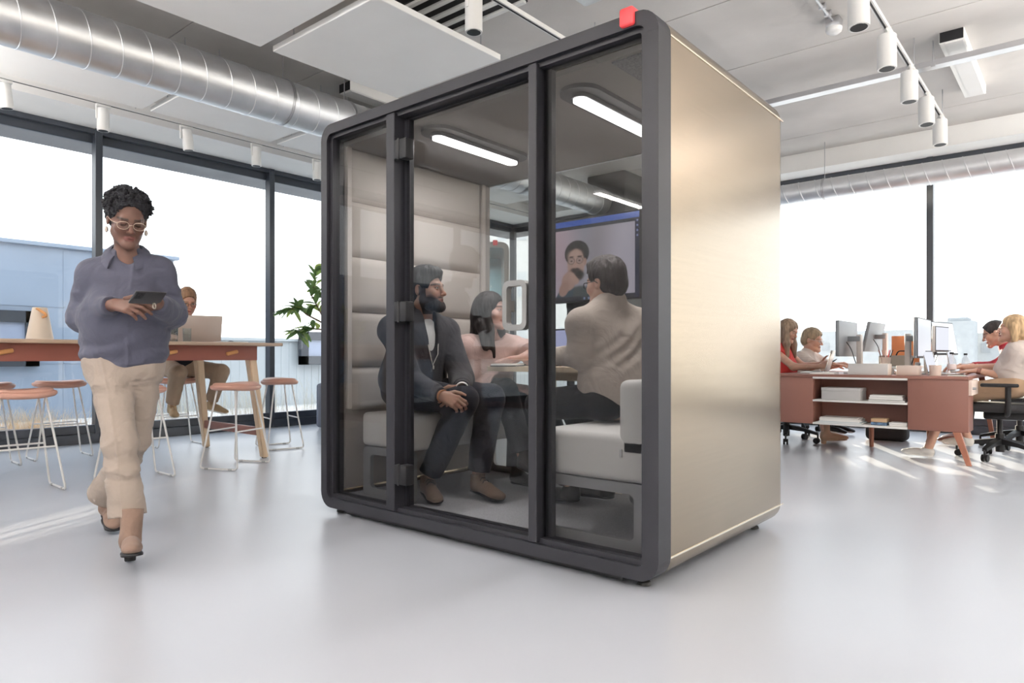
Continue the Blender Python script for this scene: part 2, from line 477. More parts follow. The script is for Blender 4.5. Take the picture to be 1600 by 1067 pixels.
bm = nb(); bx(bm, (-2.6, 13.5, 0.74), (5, 14.4, 1.49)); bx(bm, (-2.6, 13.5, 1.50), (5.15, 14.6, 0.06))
for k in range(70): bx(bm, (-0.098, 6.4 + k * 0.2, 0.74), (0.012, 0.08, 1.42))
obj('facade', bm, M['facade2'], parent=bg2, smooth=False)
out_window(bg2, 8.95, 10.4, 0.93, 1.70)
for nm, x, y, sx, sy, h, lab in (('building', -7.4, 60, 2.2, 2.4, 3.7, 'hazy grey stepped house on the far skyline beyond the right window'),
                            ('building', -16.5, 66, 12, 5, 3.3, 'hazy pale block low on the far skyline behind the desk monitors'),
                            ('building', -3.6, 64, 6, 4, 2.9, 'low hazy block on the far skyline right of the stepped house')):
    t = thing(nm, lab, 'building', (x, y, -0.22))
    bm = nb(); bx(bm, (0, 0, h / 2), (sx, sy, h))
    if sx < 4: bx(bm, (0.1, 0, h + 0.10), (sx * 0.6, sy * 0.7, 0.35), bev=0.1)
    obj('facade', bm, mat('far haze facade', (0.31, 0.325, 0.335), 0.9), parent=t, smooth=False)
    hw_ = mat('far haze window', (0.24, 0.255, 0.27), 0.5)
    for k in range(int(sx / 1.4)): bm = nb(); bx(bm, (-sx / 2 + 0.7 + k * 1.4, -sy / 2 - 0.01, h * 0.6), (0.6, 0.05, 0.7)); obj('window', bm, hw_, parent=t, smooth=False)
# unseen white block added to keep low sun off the left room half
SUNX, SUNY = -0.47, 0.883
def sun_block(p0, p1, s_, h, lab):
    c = (p0 + p1) / 2
    t = thing('building', lab, 'building', (c * 0.883 + s_ * SUNX, c * 0.47 + s_ * SUNY, -0.22), math.atan2(0.47, 0.883))
    bm = nb(); bx(bm, (0, 3, h / 2), (p1 - p0, 6, h)); obj('facade', bm, mat('sun block white', (0.86, 0.86, 0.85), 0.8), parent=t, smooth=False)
    pw_ = mat('sun block window', (0.72, 0.75, 0.78), 0.4)
    for k in range(int((p1 - p0) / 1.1)):
        for q in range(4): bm = nb(); bx(bm, (-(p1 - p0) / 2 + 0.55 + k * 1.1, -0.01, 2.0 + q * 3), (0.5, 0.06, 1.3)); obj('window', bm, pw_, parent=t, smooth=False)
sun_block(-9.9, -3.33, 36, 14.5, 'tall white building beyond the glass behind the booth, its left wing')
sun_block(-3.08, 1.62, 36, 14.5, 'tall white building beyond the glass behind the booth, its right wing')
# dry ornamental grass beds
def grass(name, label, spots, colr):
    bm = nb()
    rnd = random.Random(len(label) * 31 + len(spots))
    for (x, y, r, h, nb_) in spots:
        for k in range(nb_):
            a = rnd.uniform(0, 2 * pi); q = r * math.sqrt(rnd.random())
            bx0 = Vector((x + q * cos(a) * 0.5, y + q * sin(a) * 0.5, -0.22))
            hh = h * rnd.uniform(0.5, 1.1); lean = rnd.uniform(0.1, 0.5) * hh; la = rnd.uniform(0, 2 * pi)
            d = Vector((cos(la), sin(la), 0)); s = Vector((-d.y, d.x, 0)) * rnd.uniform(0.002, 0.004)
            pr = None
            for i in range(5):
                t = i / 4; pnt = bx0 + d * lean * t * t + Vector((0, 0, hh * (t - 0.18 * t * t)))
                w = s * (1 - t * 0.8)
                cur = (bm.verts.new(pnt - w), bm.verts.new(pnt + w))
                if pr: bm.faces.new((pr[0], pr[1], cur[1], cur[0]))
                pr = cur
    o = obj(name, bm, colr, kind='stuff', smooth=False)
    return tag(o, label, 'grass')
rg = random.Random(3)
M['straw'] = leafy('straw grass', (0.66, 0.52, 0.35), 0.4, (1.15, 1.1, 1.05))
M['straw2'] = leafy('pale bristle grass', (0.60, 0.55, 0.46), 0.4, (1.1, 1.1, 1.1))
grass('grass', 'dense clump of backlit straw coloured grass outside the window behind the pale stools',
      [(-8.75 - rg.random() * 0.5, 1.9 + rg.random() * 1.0, 0.45, 0.62, 240) for k in range(7)], M['straw'])
grass('grass', 'loose pale bristly grasses outside the window behind the high table end and plant',
      [(-8.95 - rg.random() * 1.2, 3.75 + rg.random() * 4.6, 0.5, 0.95, 70) for k in range(22)], M['straw2'])
grass('grass', 'low yellowish grass edging along the foot of the left window wall',
      [(-8.55 - rg.random() * 0.25, 2.9 + rg.random() * 4.0, 0.3, 0.42, 90) for k in range(14)], M['straw'])

# ---------------------------------------------------------------- light
wd = bpy.data.worlds.new('sky'); SC.world = wd; wd.use_nodes = True
N, L = wd.node_tree.nodes, wd.node_tree.links
bgn = N['Background']
tcw = N.new('ShaderNodeTexCoord'); sp = N.new('ShaderNodeSeparateXYZ'); L.new(tcw.outputs['Generated'], sp.inputs[0])
rw = N.new('ShaderNodeValToRGB')
rw.color_ramp.elements[0].position = 0.0; rw.color_ramp.elements[0].color = (1.0, 0.99, 0.98, 1)
rw.color_ramp.elements[1].position = 0.6; rw.color_ramp.elements[1].color = (0.80, 0.90, 1.0, 1)
L.new(sp.outputs['Z'], rw.inputs['Fac']); L.new(rw.outputs['Color'], bgn.inputs['Color'])
bgn.inputs['Strength'].default_value = 2.6
sd = bpy.data.lights.new('low_sun', 'SUN'); sd.energy = 20.0; sd.angle = radians(0.7); sd.color = (1.0, 0.86, 0.66)
so = bpy.data.objects.new('low_sun', sd); COL.objects.link(so)
SUN_EL = radians(7.5)
sdir = Vector((0.47 * cos(SUN_EL), -0.883 * cos(SUN_EL), -sin(SUN_EL)))
so.rotation_euler = sdir.to_track_quat('-Z', 'Y').to_euler()

# ---------------------------------------------------------------- ceiling things
def duct_pipe(name, label, p0, p1, r, pitch, collars):
    p0, p1 = Vector(p0), Vector(p1); a, b_, d = frame_of(p1 - p0); Ld = (p1 - p0).length
    prof = [(r, 0.0)]; s = 0.0
    k = 0
    while s < Ld - 0.1:
        s += pitch
        prof += [(r, s - 0.006), (r + 0.004, s - 0.003), (r + 0.004, s + 0.003), (r, s + 0.006)]
    prof.append((r, Ld))
    n = 40
    bm = nb()
    skew = 0.04
    rr = []
    for rad, t in prof:
        rr.append([p0 + d * (t + skew * sin(2 * pi * j / n) * (0 if t in (0.0, Ld) else 1)) + a * (rad * cos(2 * pi * j / n)) + b_ * (rad * sin(2 * pi * j / n)) for j in range(n)])
    rings(bm, rr)
    o = thing(name, label, 'duct', p0)
    q = obj('pipe', bm, M['duct'], parent=o); q.data.transform(Matrix.Translation(-p0))
    for t in collars:
        bm = nb()
        cyl(bm, d * (t - 0.012), d * (t - 0.004), r + 0.006, n=40); cyl(bm, d * (t + 0.004), d * (t + 0.012), r + 0.006, n=40)
        top = CZ - p0.z
        cyl(bm, d * t + Vector((0, 0, r)), d * t + Vector((0, 0, top)), 0.005, n=8)
        obj('hanger_band', bm, M['steel'], parent=o, label='steel band and rod hanging the duct')
    return o
duct_pipe('ceiling_duct', 'large galvanised spiral duct running along the left windows under the ceiling', (-5.34, FY, 3.10), (-5.34, 9.3, 3.10), 0.19, 0.20,
          [FY * -1 + 2.98 + 0.28, FY * -1 + 4.0 - 0.1, 3.0, 12.0])
duct_pipe('ceiling_duct', 'slimmer galvanised spiral duct crossing in front of the right hand windows', (-4.8, 8.80, 2.93), (RX - 0.1, 8.80, 2.93), 0.125, 0.19,
          [4.8 - 2.45, 4.8 - 0.42, 4.8 + 2])

# square white acoustic panels
PZ = 3.20
def panel_label(x, y):
    return None
pans = [(-4.10, 3.40, 'square white ceiling panel directly left of the booth roof, largest panel in view'),
        (-4.10, 2.08, 'white ceiling panel at the top edge of the photo, left neighbour of the largest panel'),
        (-4.10, 0.76, None),
        (-6.13, 0.76, None), (-6.13, 2.05, 'white ceiling panel between duct and windows, above the walking woman'),
        (-6.13, 3.34, 'white ceiling panel between duct and windows, over the end of the high table'),
        (-6.13, 4.65, 'white ceiling panel between duct and windows, just left of the booth frame'), (-6.13, 5.95, None), (-6.13, 7.25, None)]
for x, y, lab in pans:
    t = thing('ceiling_panel', lab or 'square white acoustic ceiling panel hung in the row of panels', 'ceiling panel', (x, y, PZ), 0, 'suspended white ceiling panels')
    bm = nb(); bx(bm, (0, 0, 0.0225), (1.22, 1.22, 0.045), bev=0.004, seg=1); obj('board', bm, M['panel_white'], parent=t, smooth=False)
    for sx in (-0.5, 0.5):
        for sy in (-0.5, 0.5): bm = nb(); cyl(bm, (sx, sy, 0.04), (sx, sy, CZ - PZ), 0.004, n=6); obj('hanger', bm, M['steel'], parent=t)

# spot track by the windows and over the desks
def track(label, p0, p1):
    p0, p1 = Vector(p0), Vector(p1); c = (p0 + p1) / 2; d = p1 - p0
    t = thing('spotlight_track', label, 'track', c)
    bm = nb(); ln = d.length
    rot = R3(rz=math.atan2(d.y, d.x))
    bx(bm, (0, 0, 0.02), (ln, 0.035, 0.03), rot=rot); obj('rail', bm, M['white_metal'], parent=t, smooth=False)
    bm = nb(); bx(bm, (0, 0, 0.0035), (ln, 0.012, 0.003), rot=rot); obj('slot', bm, M['black'], parent=t, smooth=False)
    k = int(ln / 1.45)
    for i in range(k + 1):
        bm = nb(); u = (i / k - 0.5) * 0.96; cyl(bm, d * u + Vector((0, 0, 0.03)), d * u + Vector((0, 0, CZ - c.z)), 0.004, n=6); obj('hanger', bm, M['steel'], parent=t)
track('white spotlight track along the panel edge by the left windows', (-6.77, FY + 0.2, 3.16), (-6.77, 9.0, 3.16))
track('white spotlight track with dark slot over the desks on the right', (-1.09, 0.6, 3.20), (-1.09, 7.95, 3.20))
track('white spotlight track running over the booth roof', (-2.94, 0.2, 3.20), (-2.94, 6.0, 3.20))

def spot(label, loc, r, ln, tilt=0.0, rotz=0.0, group=None, on=True):
    t = thing('track_spotlight', label, 'spotlight', loc, rotz, group)
    rt = R3(rx=tilt)
    bm = nb(); bx(bm, (0, 0, -0.012), (0.035, 0.12, 0.022), bev=0.003); bx(bm, (0, -0.055, -0.07), (0.022, 0.012, 0.13), bev=0.003)
    obj('bracket', bm, M['white_metal'], parent=t)
    bm = nb(); o = Vector((0, 0, -0.035))
    lathe(bm, [(r * 0.9, 0), (r, -0.008), (r, -ln + 0.004), (r * 0.98, -ln), (r * 0.80, -ln), (r * 0.74, -ln + 0.02)], c=o, n=28, rot=rt)
    obj('lamp_body', bm, M['white_metal'], parent=t)
    bm = nb(); lathe(bm, [(r * 0.80, -ln - 0.001), (r * 0.78, -ln - 0.0015), (r * 0.66, -ln + 0.004), (r * 0.64, -ln + 0.005)], c=o, n=28, rot=rt)
    obj('reflector_ring', bm, M['black'], parent=t)
    bm = nb(); lathe(bm, [(r * 0.64, -ln + 0.006), (0.002, -ln + 0.003)], c=o, n=24, rot=rt)
    obj('lens', bm, M['lens_white'], parent=t)
    return t
GL = 'white cylinder spotlights along the left windows'
for i, (y, lab) in enumerate(((1.60, 'white cylinder spotlight cut by the left photo edge, above the windows'),
                 (2.34, 'white cylinder spotlight over the first window mullion, above the walking woman'),
                 (3.08, 'white cylinder spotlight between the two window mullions, middle of the row'),
                 (3.82, 'white cylinder spotlight over the second window mullion, left of the booth'),
                 (4.57, 'white cylinder spotlight half hidden by the left booth frame'))):
    spot(lab, (-6.77, y, 3.16), 0.050, 0.20, tilt=(0.12 if i in (0, 2) else 0.0), rotz=0, group=GL)
for y in (0.1, -0.7, 5.4): spot('white cylinder spotlight on the window track', (-6.77, y, 3.16), 0.05, 0.20, group=GL)
spot('white cylinder spotlight tilted sideways, seen through the booth back glass', (-6.77, 7.0, 3.16), 0.055, 0.24, tilt=0.6, rotz=2.2, group=GL)
GR = 'white cylinder spotlights over the desks'
for i, (y, lab) in enumerate(((4.62, 'largest white cylinder spotlight at the top right edge of the photo'),
                 (5.40, 'second largest white spotlight on the desk track, dark lens ring visible'),
                 (6.20, 'third white spotlight along the desk track, right by the cable tray'),
                 (6.93, 'fourth white spotlight along the desk track, below the cable tray'),
                 (7.66, 'last and smallest white spotlight on the desk track, in front of the pale beam'))):
    spot(lab, (-1.09, y, 3.20), 0.062, 0.24, tilt=-0.08 + 0.05 * (i % 3), rotz=0.4, group=GR)
spot('white cylinder spotlight hanging above the booth roof at the top of the photo', (-2.94, 3.12, 3.20), 0.055, 0.24)
spot('white cylinder spotlight on the track above the booth roof, in front of the glass', (-2.94, 1.30, 3.20), 0.055, 0.24, tilt=0.2)
spot('white cylinder spotlight on the booth roof track near the camera', (-2.94, 2.05, 3.20), 0.055, 0.24, tilt=0.5, rotz=2)

# flat linear luminaires on the slab
def linear(label, loc, ln, w, on, group='flat linear ceiling luminaires'):
    t = thing('ceiling_light', label, 'ceiling light', loc, 0, group)
    bm = nb(); bx(bm, (0, 0, -0.045), (w, ln, 0.09), bev=0.003, seg=1); obj('housing', bm, M['white_metal'], parent=t, smooth=False)
    for s in (-1, 1): bm = nb(); bx(bm, (0, s * (ln / 2 + 0.003), -0.045), (w - 0.01, 0.006, 0.08)); obj('end_cap', bm, M['black'], parent=t, smooth=False)
    bm = nb(); bx(bm, (0.015, 0, -0.092), (w - 0.05, ln - 0.03, 0.004)); obj('diffuser', bm, M['lamp_white'] if on else M['white'], parent=t, smooth=False)
    if on:
        ld = bpy.data.lights.new('luminaire_light', 'AREA'); ld.shape = 'RECTANGLE'; ld.size = w - 0.04; ld.size_y = ln - 0.05; ld.energy = 42; ld.color = (1.0, 0.955, 0.90)
        lo = bpy.data.objects.new('luminaire_light', ld); COL.objects.link(lo); lo.parent = t; lo.location = (0.015, 0, -0.10)
linear('flat white linear luminaire with black end cap above the desk cluster', (-0.835, 7.17, CZ), 1.5, 0.17, False)
linear('flat linear luminaire with black end cap above the left duct', (-5.40, 4.75, CZ), 1.6, 0.17, False)
def fill(label, loc, ln=1.5, w=0.14):  # added fill lamps, unseen, that brighten the ceiling from below
    t = thing('fill_light', label, 'ceiling light', loc, 0, 'pendant luminaires out of view')
    bm = nb(); bx(bm, (0, 0, 0), (w, ln, 0.06), bev=0.003, seg=1); obj('housing', bm, M['white_metal'], parent=t, smooth=False)
    for sy in (-1, 1):
        bm = nb(); cyl(bm, (0, sy * ln * 0.4, 0.03), (0, sy * ln * 0.4, CZ - loc[2]), 0.003, n=6); obj('cord', bm, M['steel'], parent=t)
    for nm, z, e, rx in (('upper_diffuser', 0.033, UP_W, pi),):
        bm = nb(); bx(bm, (0, 0, z), (w - 0.02, ln - 0.03, 0.004)); obj(nm, bm, M['lamp_white'], parent=t, smooth=False)
        ld = bpy.data.lights.new('fill_glow', 'AREA'); ld.shape = 'RECTANGLE'; ld.size = w - 0.03; ld.size_y = ln - 0.05; ld.energy = e * (2.3 if loc[0] < -3 else 1.0); ld.color = (1.0, 0.98, 0.955)
        lo = bpy.data.objects.new('fill_glow', ld); COL.objects.link(lo); lo.parent = t; lo.location = (0, 0, z * 1.15); lo.rotation_euler = (rx, 0, 0)
UP_W = 115
for x, y in ((-6.35, -0.55), (-6.35, -2.6), (-3.7, -1.6), (-1.6, -1.9), (0.6, -1.9), (3.6, -1.9), (-3.6, -4.0), (0.6, -4.0), (1.6, 1.4), (4.2, 1.4), (1.6, 4.4), (4.2, 4.4), (1.6, 7.4), (4.2, 7.4)):
    fill('white pendant uplight hung out of view', (x, y, 2.65))
# smoke detector with conduit, cable tray, fan coil strips and foil duct
t = thing('smoke_detector', 'round white smoke detector on a grey box at the end of a steel conduit', 'smoke detector', (-1.50, 5.63, CZ))
bm = nb(); bx(bm, (0, 0, -0.035), (0.10, 0.10, 0.07), bev=0.006); obj('mounting_box', bm, M['steel'], parent=t)
bm = nb(); lathe(bm, [(0.058, -0.07), (0.06, -0.078), (0.055, -0.10), (0.035, -0.115), (0.002, -0.118)], n=28); obj('sensor_head', bm, M['white'], parent=t)
bm = nb(); cyl(bm, (0, 0.04, -0.03), (0, -1.6, -0.03), 0.010, n=10)
for q in (-0.16, -0.3, -1.2): bx(bm, (0, q, -0.02), (0.05, 0.02, 0.04), bev=0.003)
obj('conduit', bm, M['steel'], parent=t)
t = thing('ceiling_cable_tray', 'thin steel cable tray hung under the ceiling right of the booth', 'cable tray', (0.0, 6.60, 3.30))
bm = nb(); Lx0, Lx1 = -3.2, RX - 0.1
bx(bm, ((Lx0 + Lx1) / 2, 0, 0), (Lx1 - Lx0, 0.10, 0.006)); bx(bm, ((Lx0 + Lx1) / 2, -0.05, 0.02), (Lx1 - Lx0, 0.006, 0.045)); bx(bm, ((Lx0 + Lx1) / 2, 0.05, 0.02), (Lx1 - Lx0, 0.006, 0.045))
obj('tray', bm, M['steel'], parent=t, smooth=False)
for x in (-2.6, -0.98, 0.6): bm = nb(); cyl(bm, (x, -0.05, 0), (x, -0.05, 0.20), 0.005, n=8); bx(bm, (x, -0.05, 0.0), (0.03, 0.02, 0.03)); obj('hanger', bm, M['steel'], parent=t)
for dy in (-0.02, 0.0, 0.022): bm = nb(); cyl(bm, (Lx0, dy, 0.014), (Lx1, dy, 0.014), 0.009, n=8); obj('cable', bm, M['black'], parent=t)
t = thing('ceiling_fan_coil', 'dark slotted fan coil unit on the ceiling above the booth roof', 'ventilation unit', (-3.55, 3.52, CZ))
bm = nb(); bx(bm, (0.0, 0, -0.04), (1.0, 0.55, 0.08)); obj('casing', bm, M['black'], parent=t, smooth=False)
bm = nb()
for k in range(5): bx(bm, (0.0, -0.24 + 0.12 * k, -0.09), (1.0, 0.035, 0.02))
obj('slat', bm, M['white_metal'], parent=t, smooth=False)
t = thing('ceiling_foil_duct', 'silver foil wrapped flat duct on the ceiling above the booth roof', 'duct', (-2.0, 3.74, CZ))
bm = nb(); bx(bm, (0.35, 0.12, -0.08), (2.1, 0.28, 0.16), bev=0.02); obj('lagging', bm, M['foil'], parent=t)
# ================================================================== MEETING BOOTH
PX0, PX1, PY0, PY1, PZ0, PZ1 = -3.413, -1.240, 2.330, 3.720, 0.035, 2.232
PCX, PCZ = (PX0 + PX1) / 2, (PZ0 + PZ1) / 2
PW, PH = PX1 - PX0, PZ1 - PZ0
pod = thing('meeting_booth', 'large free standing meeting booth with black frame, glass front and brushed bronze side', 'meeting booth', (PCX, PY0, 0))
def PL(x, y, z): return (x - PCX, y - PY0, z)
CR = 0.088
AX, AZ = (1, 0, 0), (0, 0, 1)
# front frame: rounded band, inner step
bm = nb()
ring_prism(bm, rrect(PW, PH, CR), rrect(PW - 0.11, PH - 0.11, CR - 0.045), PL(PCX, PY0, PCZ), AX, AZ, (0, 0.10, 0))
ring_prism(bm, rrect(PW - 0.108, PH - 0.108, CR - 0.045), rrect(PW - 0.168, PH - 0.152, 0.012), PL(PCX, PY0 + 0.022, PCZ), AX, AZ, (0, 0.075, 0))
for sx in (-1, 1):                                           # joints at the corner pieces
    for zc in (PZ0 + CR + 0.004, PZ1 - CR - 0.004): bx(bm, PL(PCX + sx * (PW / 2 - 0.0275), PY0 + 0.0, zc), (0.054, 0.0012, 0.0015))
obj('front_frame', bm, M['dark_metal'], parent=pod)
bm = nb()
for a, c in ((-2.830, -2.763), (-1.871, -1.825)): bx(bm, PL((a + c) / 2, PY0 + 0.05, PCZ), (c - a, 0.10, PH - 0.12), bev=0.003, seg=1)
bx(bm, PL(-2.745, PY0 + 0.085, PCZ), (0.045, 0.03, PH - 0.13)); bx(bm, PL(-1.812, PY0 + 0.085, PCZ), (0.035, 0.03, PH - 0.13))
bx(bm, PL(-2.297, PY0 + 0.085, PZ0 + 0.068), (0.90, 0.03, 0.03)); bx(bm, PL(-2.297, PY0 + 0.085, PZ1 - 0.070), (0.90, 0.03, 0.035))
obj('mullion', bm, M['dark_metal'], parent=pod)
# bronze shell
def shell_ring(off): return rrect(PW - 2 * off, PH - 2 * off, max(CR - off, 0.02))
bm = nb()
prof = [(0.0, 0.10), (0.0, PY1 - PY0 - 0.07)] + [(0.045 * (1 - cos(radians(a))), PY1 - PY0 - 0.07 + 0.07 * sin(radians(a))) for a in (20, 40, 60, 80)] + [(0.048, PY1 - PY0)]
rr = []
for off, d in prof: rr.append([Vector(PL(PCX + u, PY0 + d, PCZ + v)) for u, v in shell_ring(off)])
for off, d in ((0.05, PY1 - PY0), (0.05, 0.10)): rr.append([Vector(PL(PCX + u, PY0 + d, PCZ + v)) for u, v in shell_ring(off)])
rings(bm, rr, closed=True)
obj('bronze_shell', bm, M['bronze'], parent=pod, label='brushed bronze outer shell')
for zc in (2.146, 0.119):
    for sx in (PX0, PX1): bm = nb(); bx(bm, PL(sx, (PY0 + PY1) / 2 + 0.04, zc), (0.005, PY1 - PY0 - 0.11, 0.006)); obj('edge_strip', bm, M['bronze_edge'], parent=pod, label='bright thin trim line along the bronze side')
# black plinth rails and feet
for yy in (PY0 + 0.09, PY1 - 0.12): bm = nb(); bx(bm, PL(PCX, yy, 0.022), (PW - 0.36, 0.10, 0.03)); obj('plinth', bm, M['black'], parent=pod, smooth=False)
for sx in (PX0 + 0.10, PX1 - 0.10):
    for yy in (PY0 + 0.07, PY1 - 0.17):
        bm = nb(); lathe(bm, [(0.016, 0.0), (0.028, 0.004), (0.024, 0.016), (0.012, 0.02), (0.012, 0.04)], c=PL(sx, yy, 0), n=18); obj('foot', bm, M['rubber'], parent=pod)
# floor, ceiling, inner walls
bm = nb(); bx(bm, PL(PCX, (PY0 + PY1) / 2 + 0.04, 0.0915), (PW - 0.15, PY1 - PY0 - 0.12, 0.012)); obj('carpet', bm, M['pod_carpet'], parent=pod, smooth=False, label='speckled grey carpet inside the booth')
PFZ = 0.0975
bm = nb()
bx(bm, PL(PCX, (PY0 + PY1) / 2 + 0.04, 2.140), (PW - 0.15, PY1 - PY0 - 0.12, 0.025))
obj('inner_ceiling', bm, M['pod_ceiling'], parent=pod, smooth=False)
bm = nb(); bx(bm, PL(PX1 - 0.085, (PY0 + PY1) / 2 + 0.04, PCZ), (0.02, PY1 - PY0 - 0.13, PH - 0.19)); bx(bm, PL(PX0 + 0.083, (PY0 + PY1) / 2 + 0.04, PCZ), (0.016, PY1 - PY0 - 0.13, PH - 0.19))
obj('inner_wall', bm, M['felt'], parent=pod, smooth=False)
def puff(bm, x0, y0, y1, z0, z1, depth, bulge):
    """Padded wall cushion facing +x."""
    ny, nz = 16, 12; r = 0.03
    grid = []
    for i in range(nz + 1):
        row = []
        for j in range(ny + 1):
            u, v = j / ny, i / nz
            fu = min(1, u / 0.06, (1 - u) / 0.06); fv = min(1, v / 0.14, (1 - v) / 0.14)
            e = (1 - (1 - fu) ** 2.2) * (1 - (1 - fv) ** 2.2)
            row.append(bm.verts.new(PL(x0 + depth * e ** 0.5 + bulge * sin(pi * v) * sin(pi * u) ** 0.4, y0 + (y1 - y0) * u, z0 + (z1 - z0) * v)))
        grid.append(row)
    for i in range(nz):
        for j in range(ny): bm.faces.new((grid[i][j], grid[i][j + 1], grid[i + 1][j + 1], grid[i + 1][j]))
    back = [[bm.verts.new(PL(x0 - 0.006, y0 + (y1 - y0) * j, z0 + (z1 - z0) * i)) for j in (0, 1)] for i in (0, 1)]
    bm.faces.new((back[0][0], back[1][0], back[1][1], back[0][1]))
for z0, z1 in ((1.815, 2.120), (1.490, 1.812), (1.165, 1.487), (0.840, 1.162), (0.585, 0.837)):
    bm = nb(); puff(bm, PX0 + 0.093, 2.475, 3.585, z0, z1, 0.028, 0.014); obj('wall_cushion', bm, M['cushion'], parent=pod, ang=80)
bm = nb(); bx(bm, PL(PX0 + 0.098, 3.612, 1.36), (0.022, 0.035, 1.53)); bx(bm, PL(PX0 + 0.098, 2.452, 1.36), (0.022, 0.03, 1.53)); obj('cushion_trim', bm, M['cushion'], parent=pod, smooth=False)
# lamps in the booth ceiling
for lx, ly in ((-2.695, 2.89), (-1.795, 2.93)):
    bm = nb(); st = rrect(0.20, 0.80, 0.0999, 8)
    prism(bm, st, PL(lx, ly, 2.108), (1, 0, 0), (0, 1, 0), (0, 0, 0.022)); lf = obj('lamp_recess', bm, mat('lamp recess grey', (0.05, 0.047, 0.05), 0.6), parent=pod)
    bm = nb(); prism(bm, rrect(0.085, 0.70, 0.042, 8), PL(lx, ly, 2.088), (1, 0, 0), (0, 1, 0), (0, 0, 0.022)); obj('lamp_housing', bm, M['dark_metal'], parent=lf)
    bm = nb(); prism(bm, rrect(0.070, 0.68, 0.034, 8), PL(lx, ly, 2.074), (1, 0, 0), (0, 1, 0), (0, 0, 0.014)); obj('lamp_diffuser', bm, M['pod_lamp'], parent=lf)
    ld = bpy.data.lights.new('booth_lamp', 'AREA'); ld.shape = 'RECTANGLE'; ld.size = 0.06; ld.size_y = 0.66; ld.energy = 13; ld.color = (1.0, 0.97, 0.94)
    lo = bpy.data.objects.new('booth_lamp', ld); COL.objects.link(lo); lo.parent = pod; lo.location = PL(lx, ly, 2.070)
# glass: two fixed panes, door leaf, back pane
gz0, gz1 = PZ0 + 0.062, PZ1 - 0.062
for a, c in ((-3.345, -2.825), (-1.828, -1.305)):
    bm = nb(); bx(bm, PL((a + c) / 2, PY0 + 0.050, (gz0 + gz1) / 2), (c - a, 0.010, gz1 - gz0)); obj('glass_pane', bm, M['pod_glass'], parent=pod, smooth=False)
bm = nb(); bx(bm, PL(PCX, PY1 - 0.035, (0.10 + 2.13) / 2), (PW - 0.20, 0.010, 2.02)); obj('back_pane', bm, M['pod_glass_back'], parent=pod, smooth=False)
bm = nb(); bx(bm, PL(PCX, PY1 - 0.035, 2.128), (PW - 0.20, 0.02, 0.008)); bx(bm, PL(PCX, PY1 - 0.035, 0.105), (PW - 0.20, 0.02, 0.02)); obj('back_rail', bm, M['alu'], parent=pod, smooth=False)
bm = nb(); bx(bm, PL(-2.297, PY0 + 0.073, (gz0 + gz1) / 2), (0.885, 0.010, gz1 - gz0 - 0.035)); door = obj('door', bm, M['pod_glass'], parent=pod, smooth=False, label='clear glass door leaf of the booth')
bm = nb()
hx, hz, hw, hh = -1.955, 1.128, 0.140, 0.222
ring_prism(bm, rrect(hw, hh, 0.036, 8), rrect(hw - 0.05, hh - 0.05, 0.016, 8), PL(hx, PY0 + 0.006, hz), AX, AZ, (0, 0.034, 0))
bx(bm, PL(hx - 0.058, PY0 + 0.054, hz), (0.016, 0.03, 0.05)); bx(bm, PL(hx + 0.058, PY0 + 0.054, hz), (0.016, 0.03, 0.05))
obj('handle', bm, M['handle_grey'], parent=door, ang=50, label='grey rounded rectangular loop handle')
for hzc in (1.973, 1.132, 0.288):
    bm = nb(); bx(bm, PL(-2.700, PY0 + 0.030, hzc), (0.055, 0.060, 0.105), bev=0.008); bx(bm, PL(-2.748, PY0 + 0.01, hzc), (0.028, 0.03, 0.100), bev=0.004); cyl(bm, PL(-2.732, PY0 + 0.004, hzc - 0.055), PL(-2.732, PY0 + 0.004, hzc + 0.055), 0.009, n=12)
    obj('hinge', bm, M['black'], parent=door)
# coral status lamp on the top edge
bm = nb(); bx(bm, PL(-1.372, PY0 + 0.012, 2.2185), (0.062, 0.062, 0.072), bev=0.010, seg=3); obj('status_lamp', bm, M['red'], parent=pod, label='coral red square status light on the top edge')
# perforated grille in the ceiling corner
bm = nb(); bx(bm, PL(-1.42, 2.62, 2.124), (0.20, 0.34, 0.008)); obj('ceiling_grille', bm, mat('perforated grille', (0.14, 0.14, 0.145), 0.6, var=0.5, vscale=180), parent=pod, smooth=False)

# ---------------------------------------------------------------- benches
def bench(name, label, x_back, x_front, y0, y1, back, mtl):
    s = 1 if x_front > x_back else -1
    cx, cy = (x_back + x_front) / 2, (y0 + y1) / 2
    t = thing(name, label, 'bench', (cx, cy, PFZ + 0.001))
    hw, hl = abs(x_front - x_back) / 2, (y1 - y0) / 2
    zt = 0.575 - PFZ
    bm = nb(); bx(bm, (s * 0.0, 0, zt - 0.098), (2 * hw, 2 * hl, 0.195), bev=0.03, seg=4); obj('seat', bm, mtl, parent=t)
    if back:
        bm = nb(); bx(bm, (-s * (hw - 0.075), 0, zt + 0.062), (0.15, 2 * hl, 0.33), bev=0.035, seg=4); obj('backrest', bm, mtl, parent=t)
        bm = nb(); bx(bm, (-s * (hw - 0.13), -hl - 0.002, zt - 0.075), (0.012, 0.008, 0.035), bev=0.003); obj('latch', bm, M['steel'], parent=t)
    for yy in (-hl + 0.02, hl - 0.02):
        bm = nb(); h = zt - 0.197
        ring_prism(bm, rrect(2 * hw - 0.02, h, 0.03), rrect(2 * hw - 0.15, h - 0.09, 0.025), (0, yy - 0.012, h / 2), AX, AZ, (0, 0.024, 0))
        obj('leg_frame', bm, M['grey_metal'], parent=t)
    return t
bench('booth_bench', 'light grey upholstered bench on a grey loop frame, right side inside the booth', -1.345, -1.925, 2.450, 3.30, True, M['sofa'])
bench('booth_bench', 'light grey upholstered bench under the padded wall, left side inside the booth', -3.262, -2.80, 2.50, 3.62, False, M['sofa'])

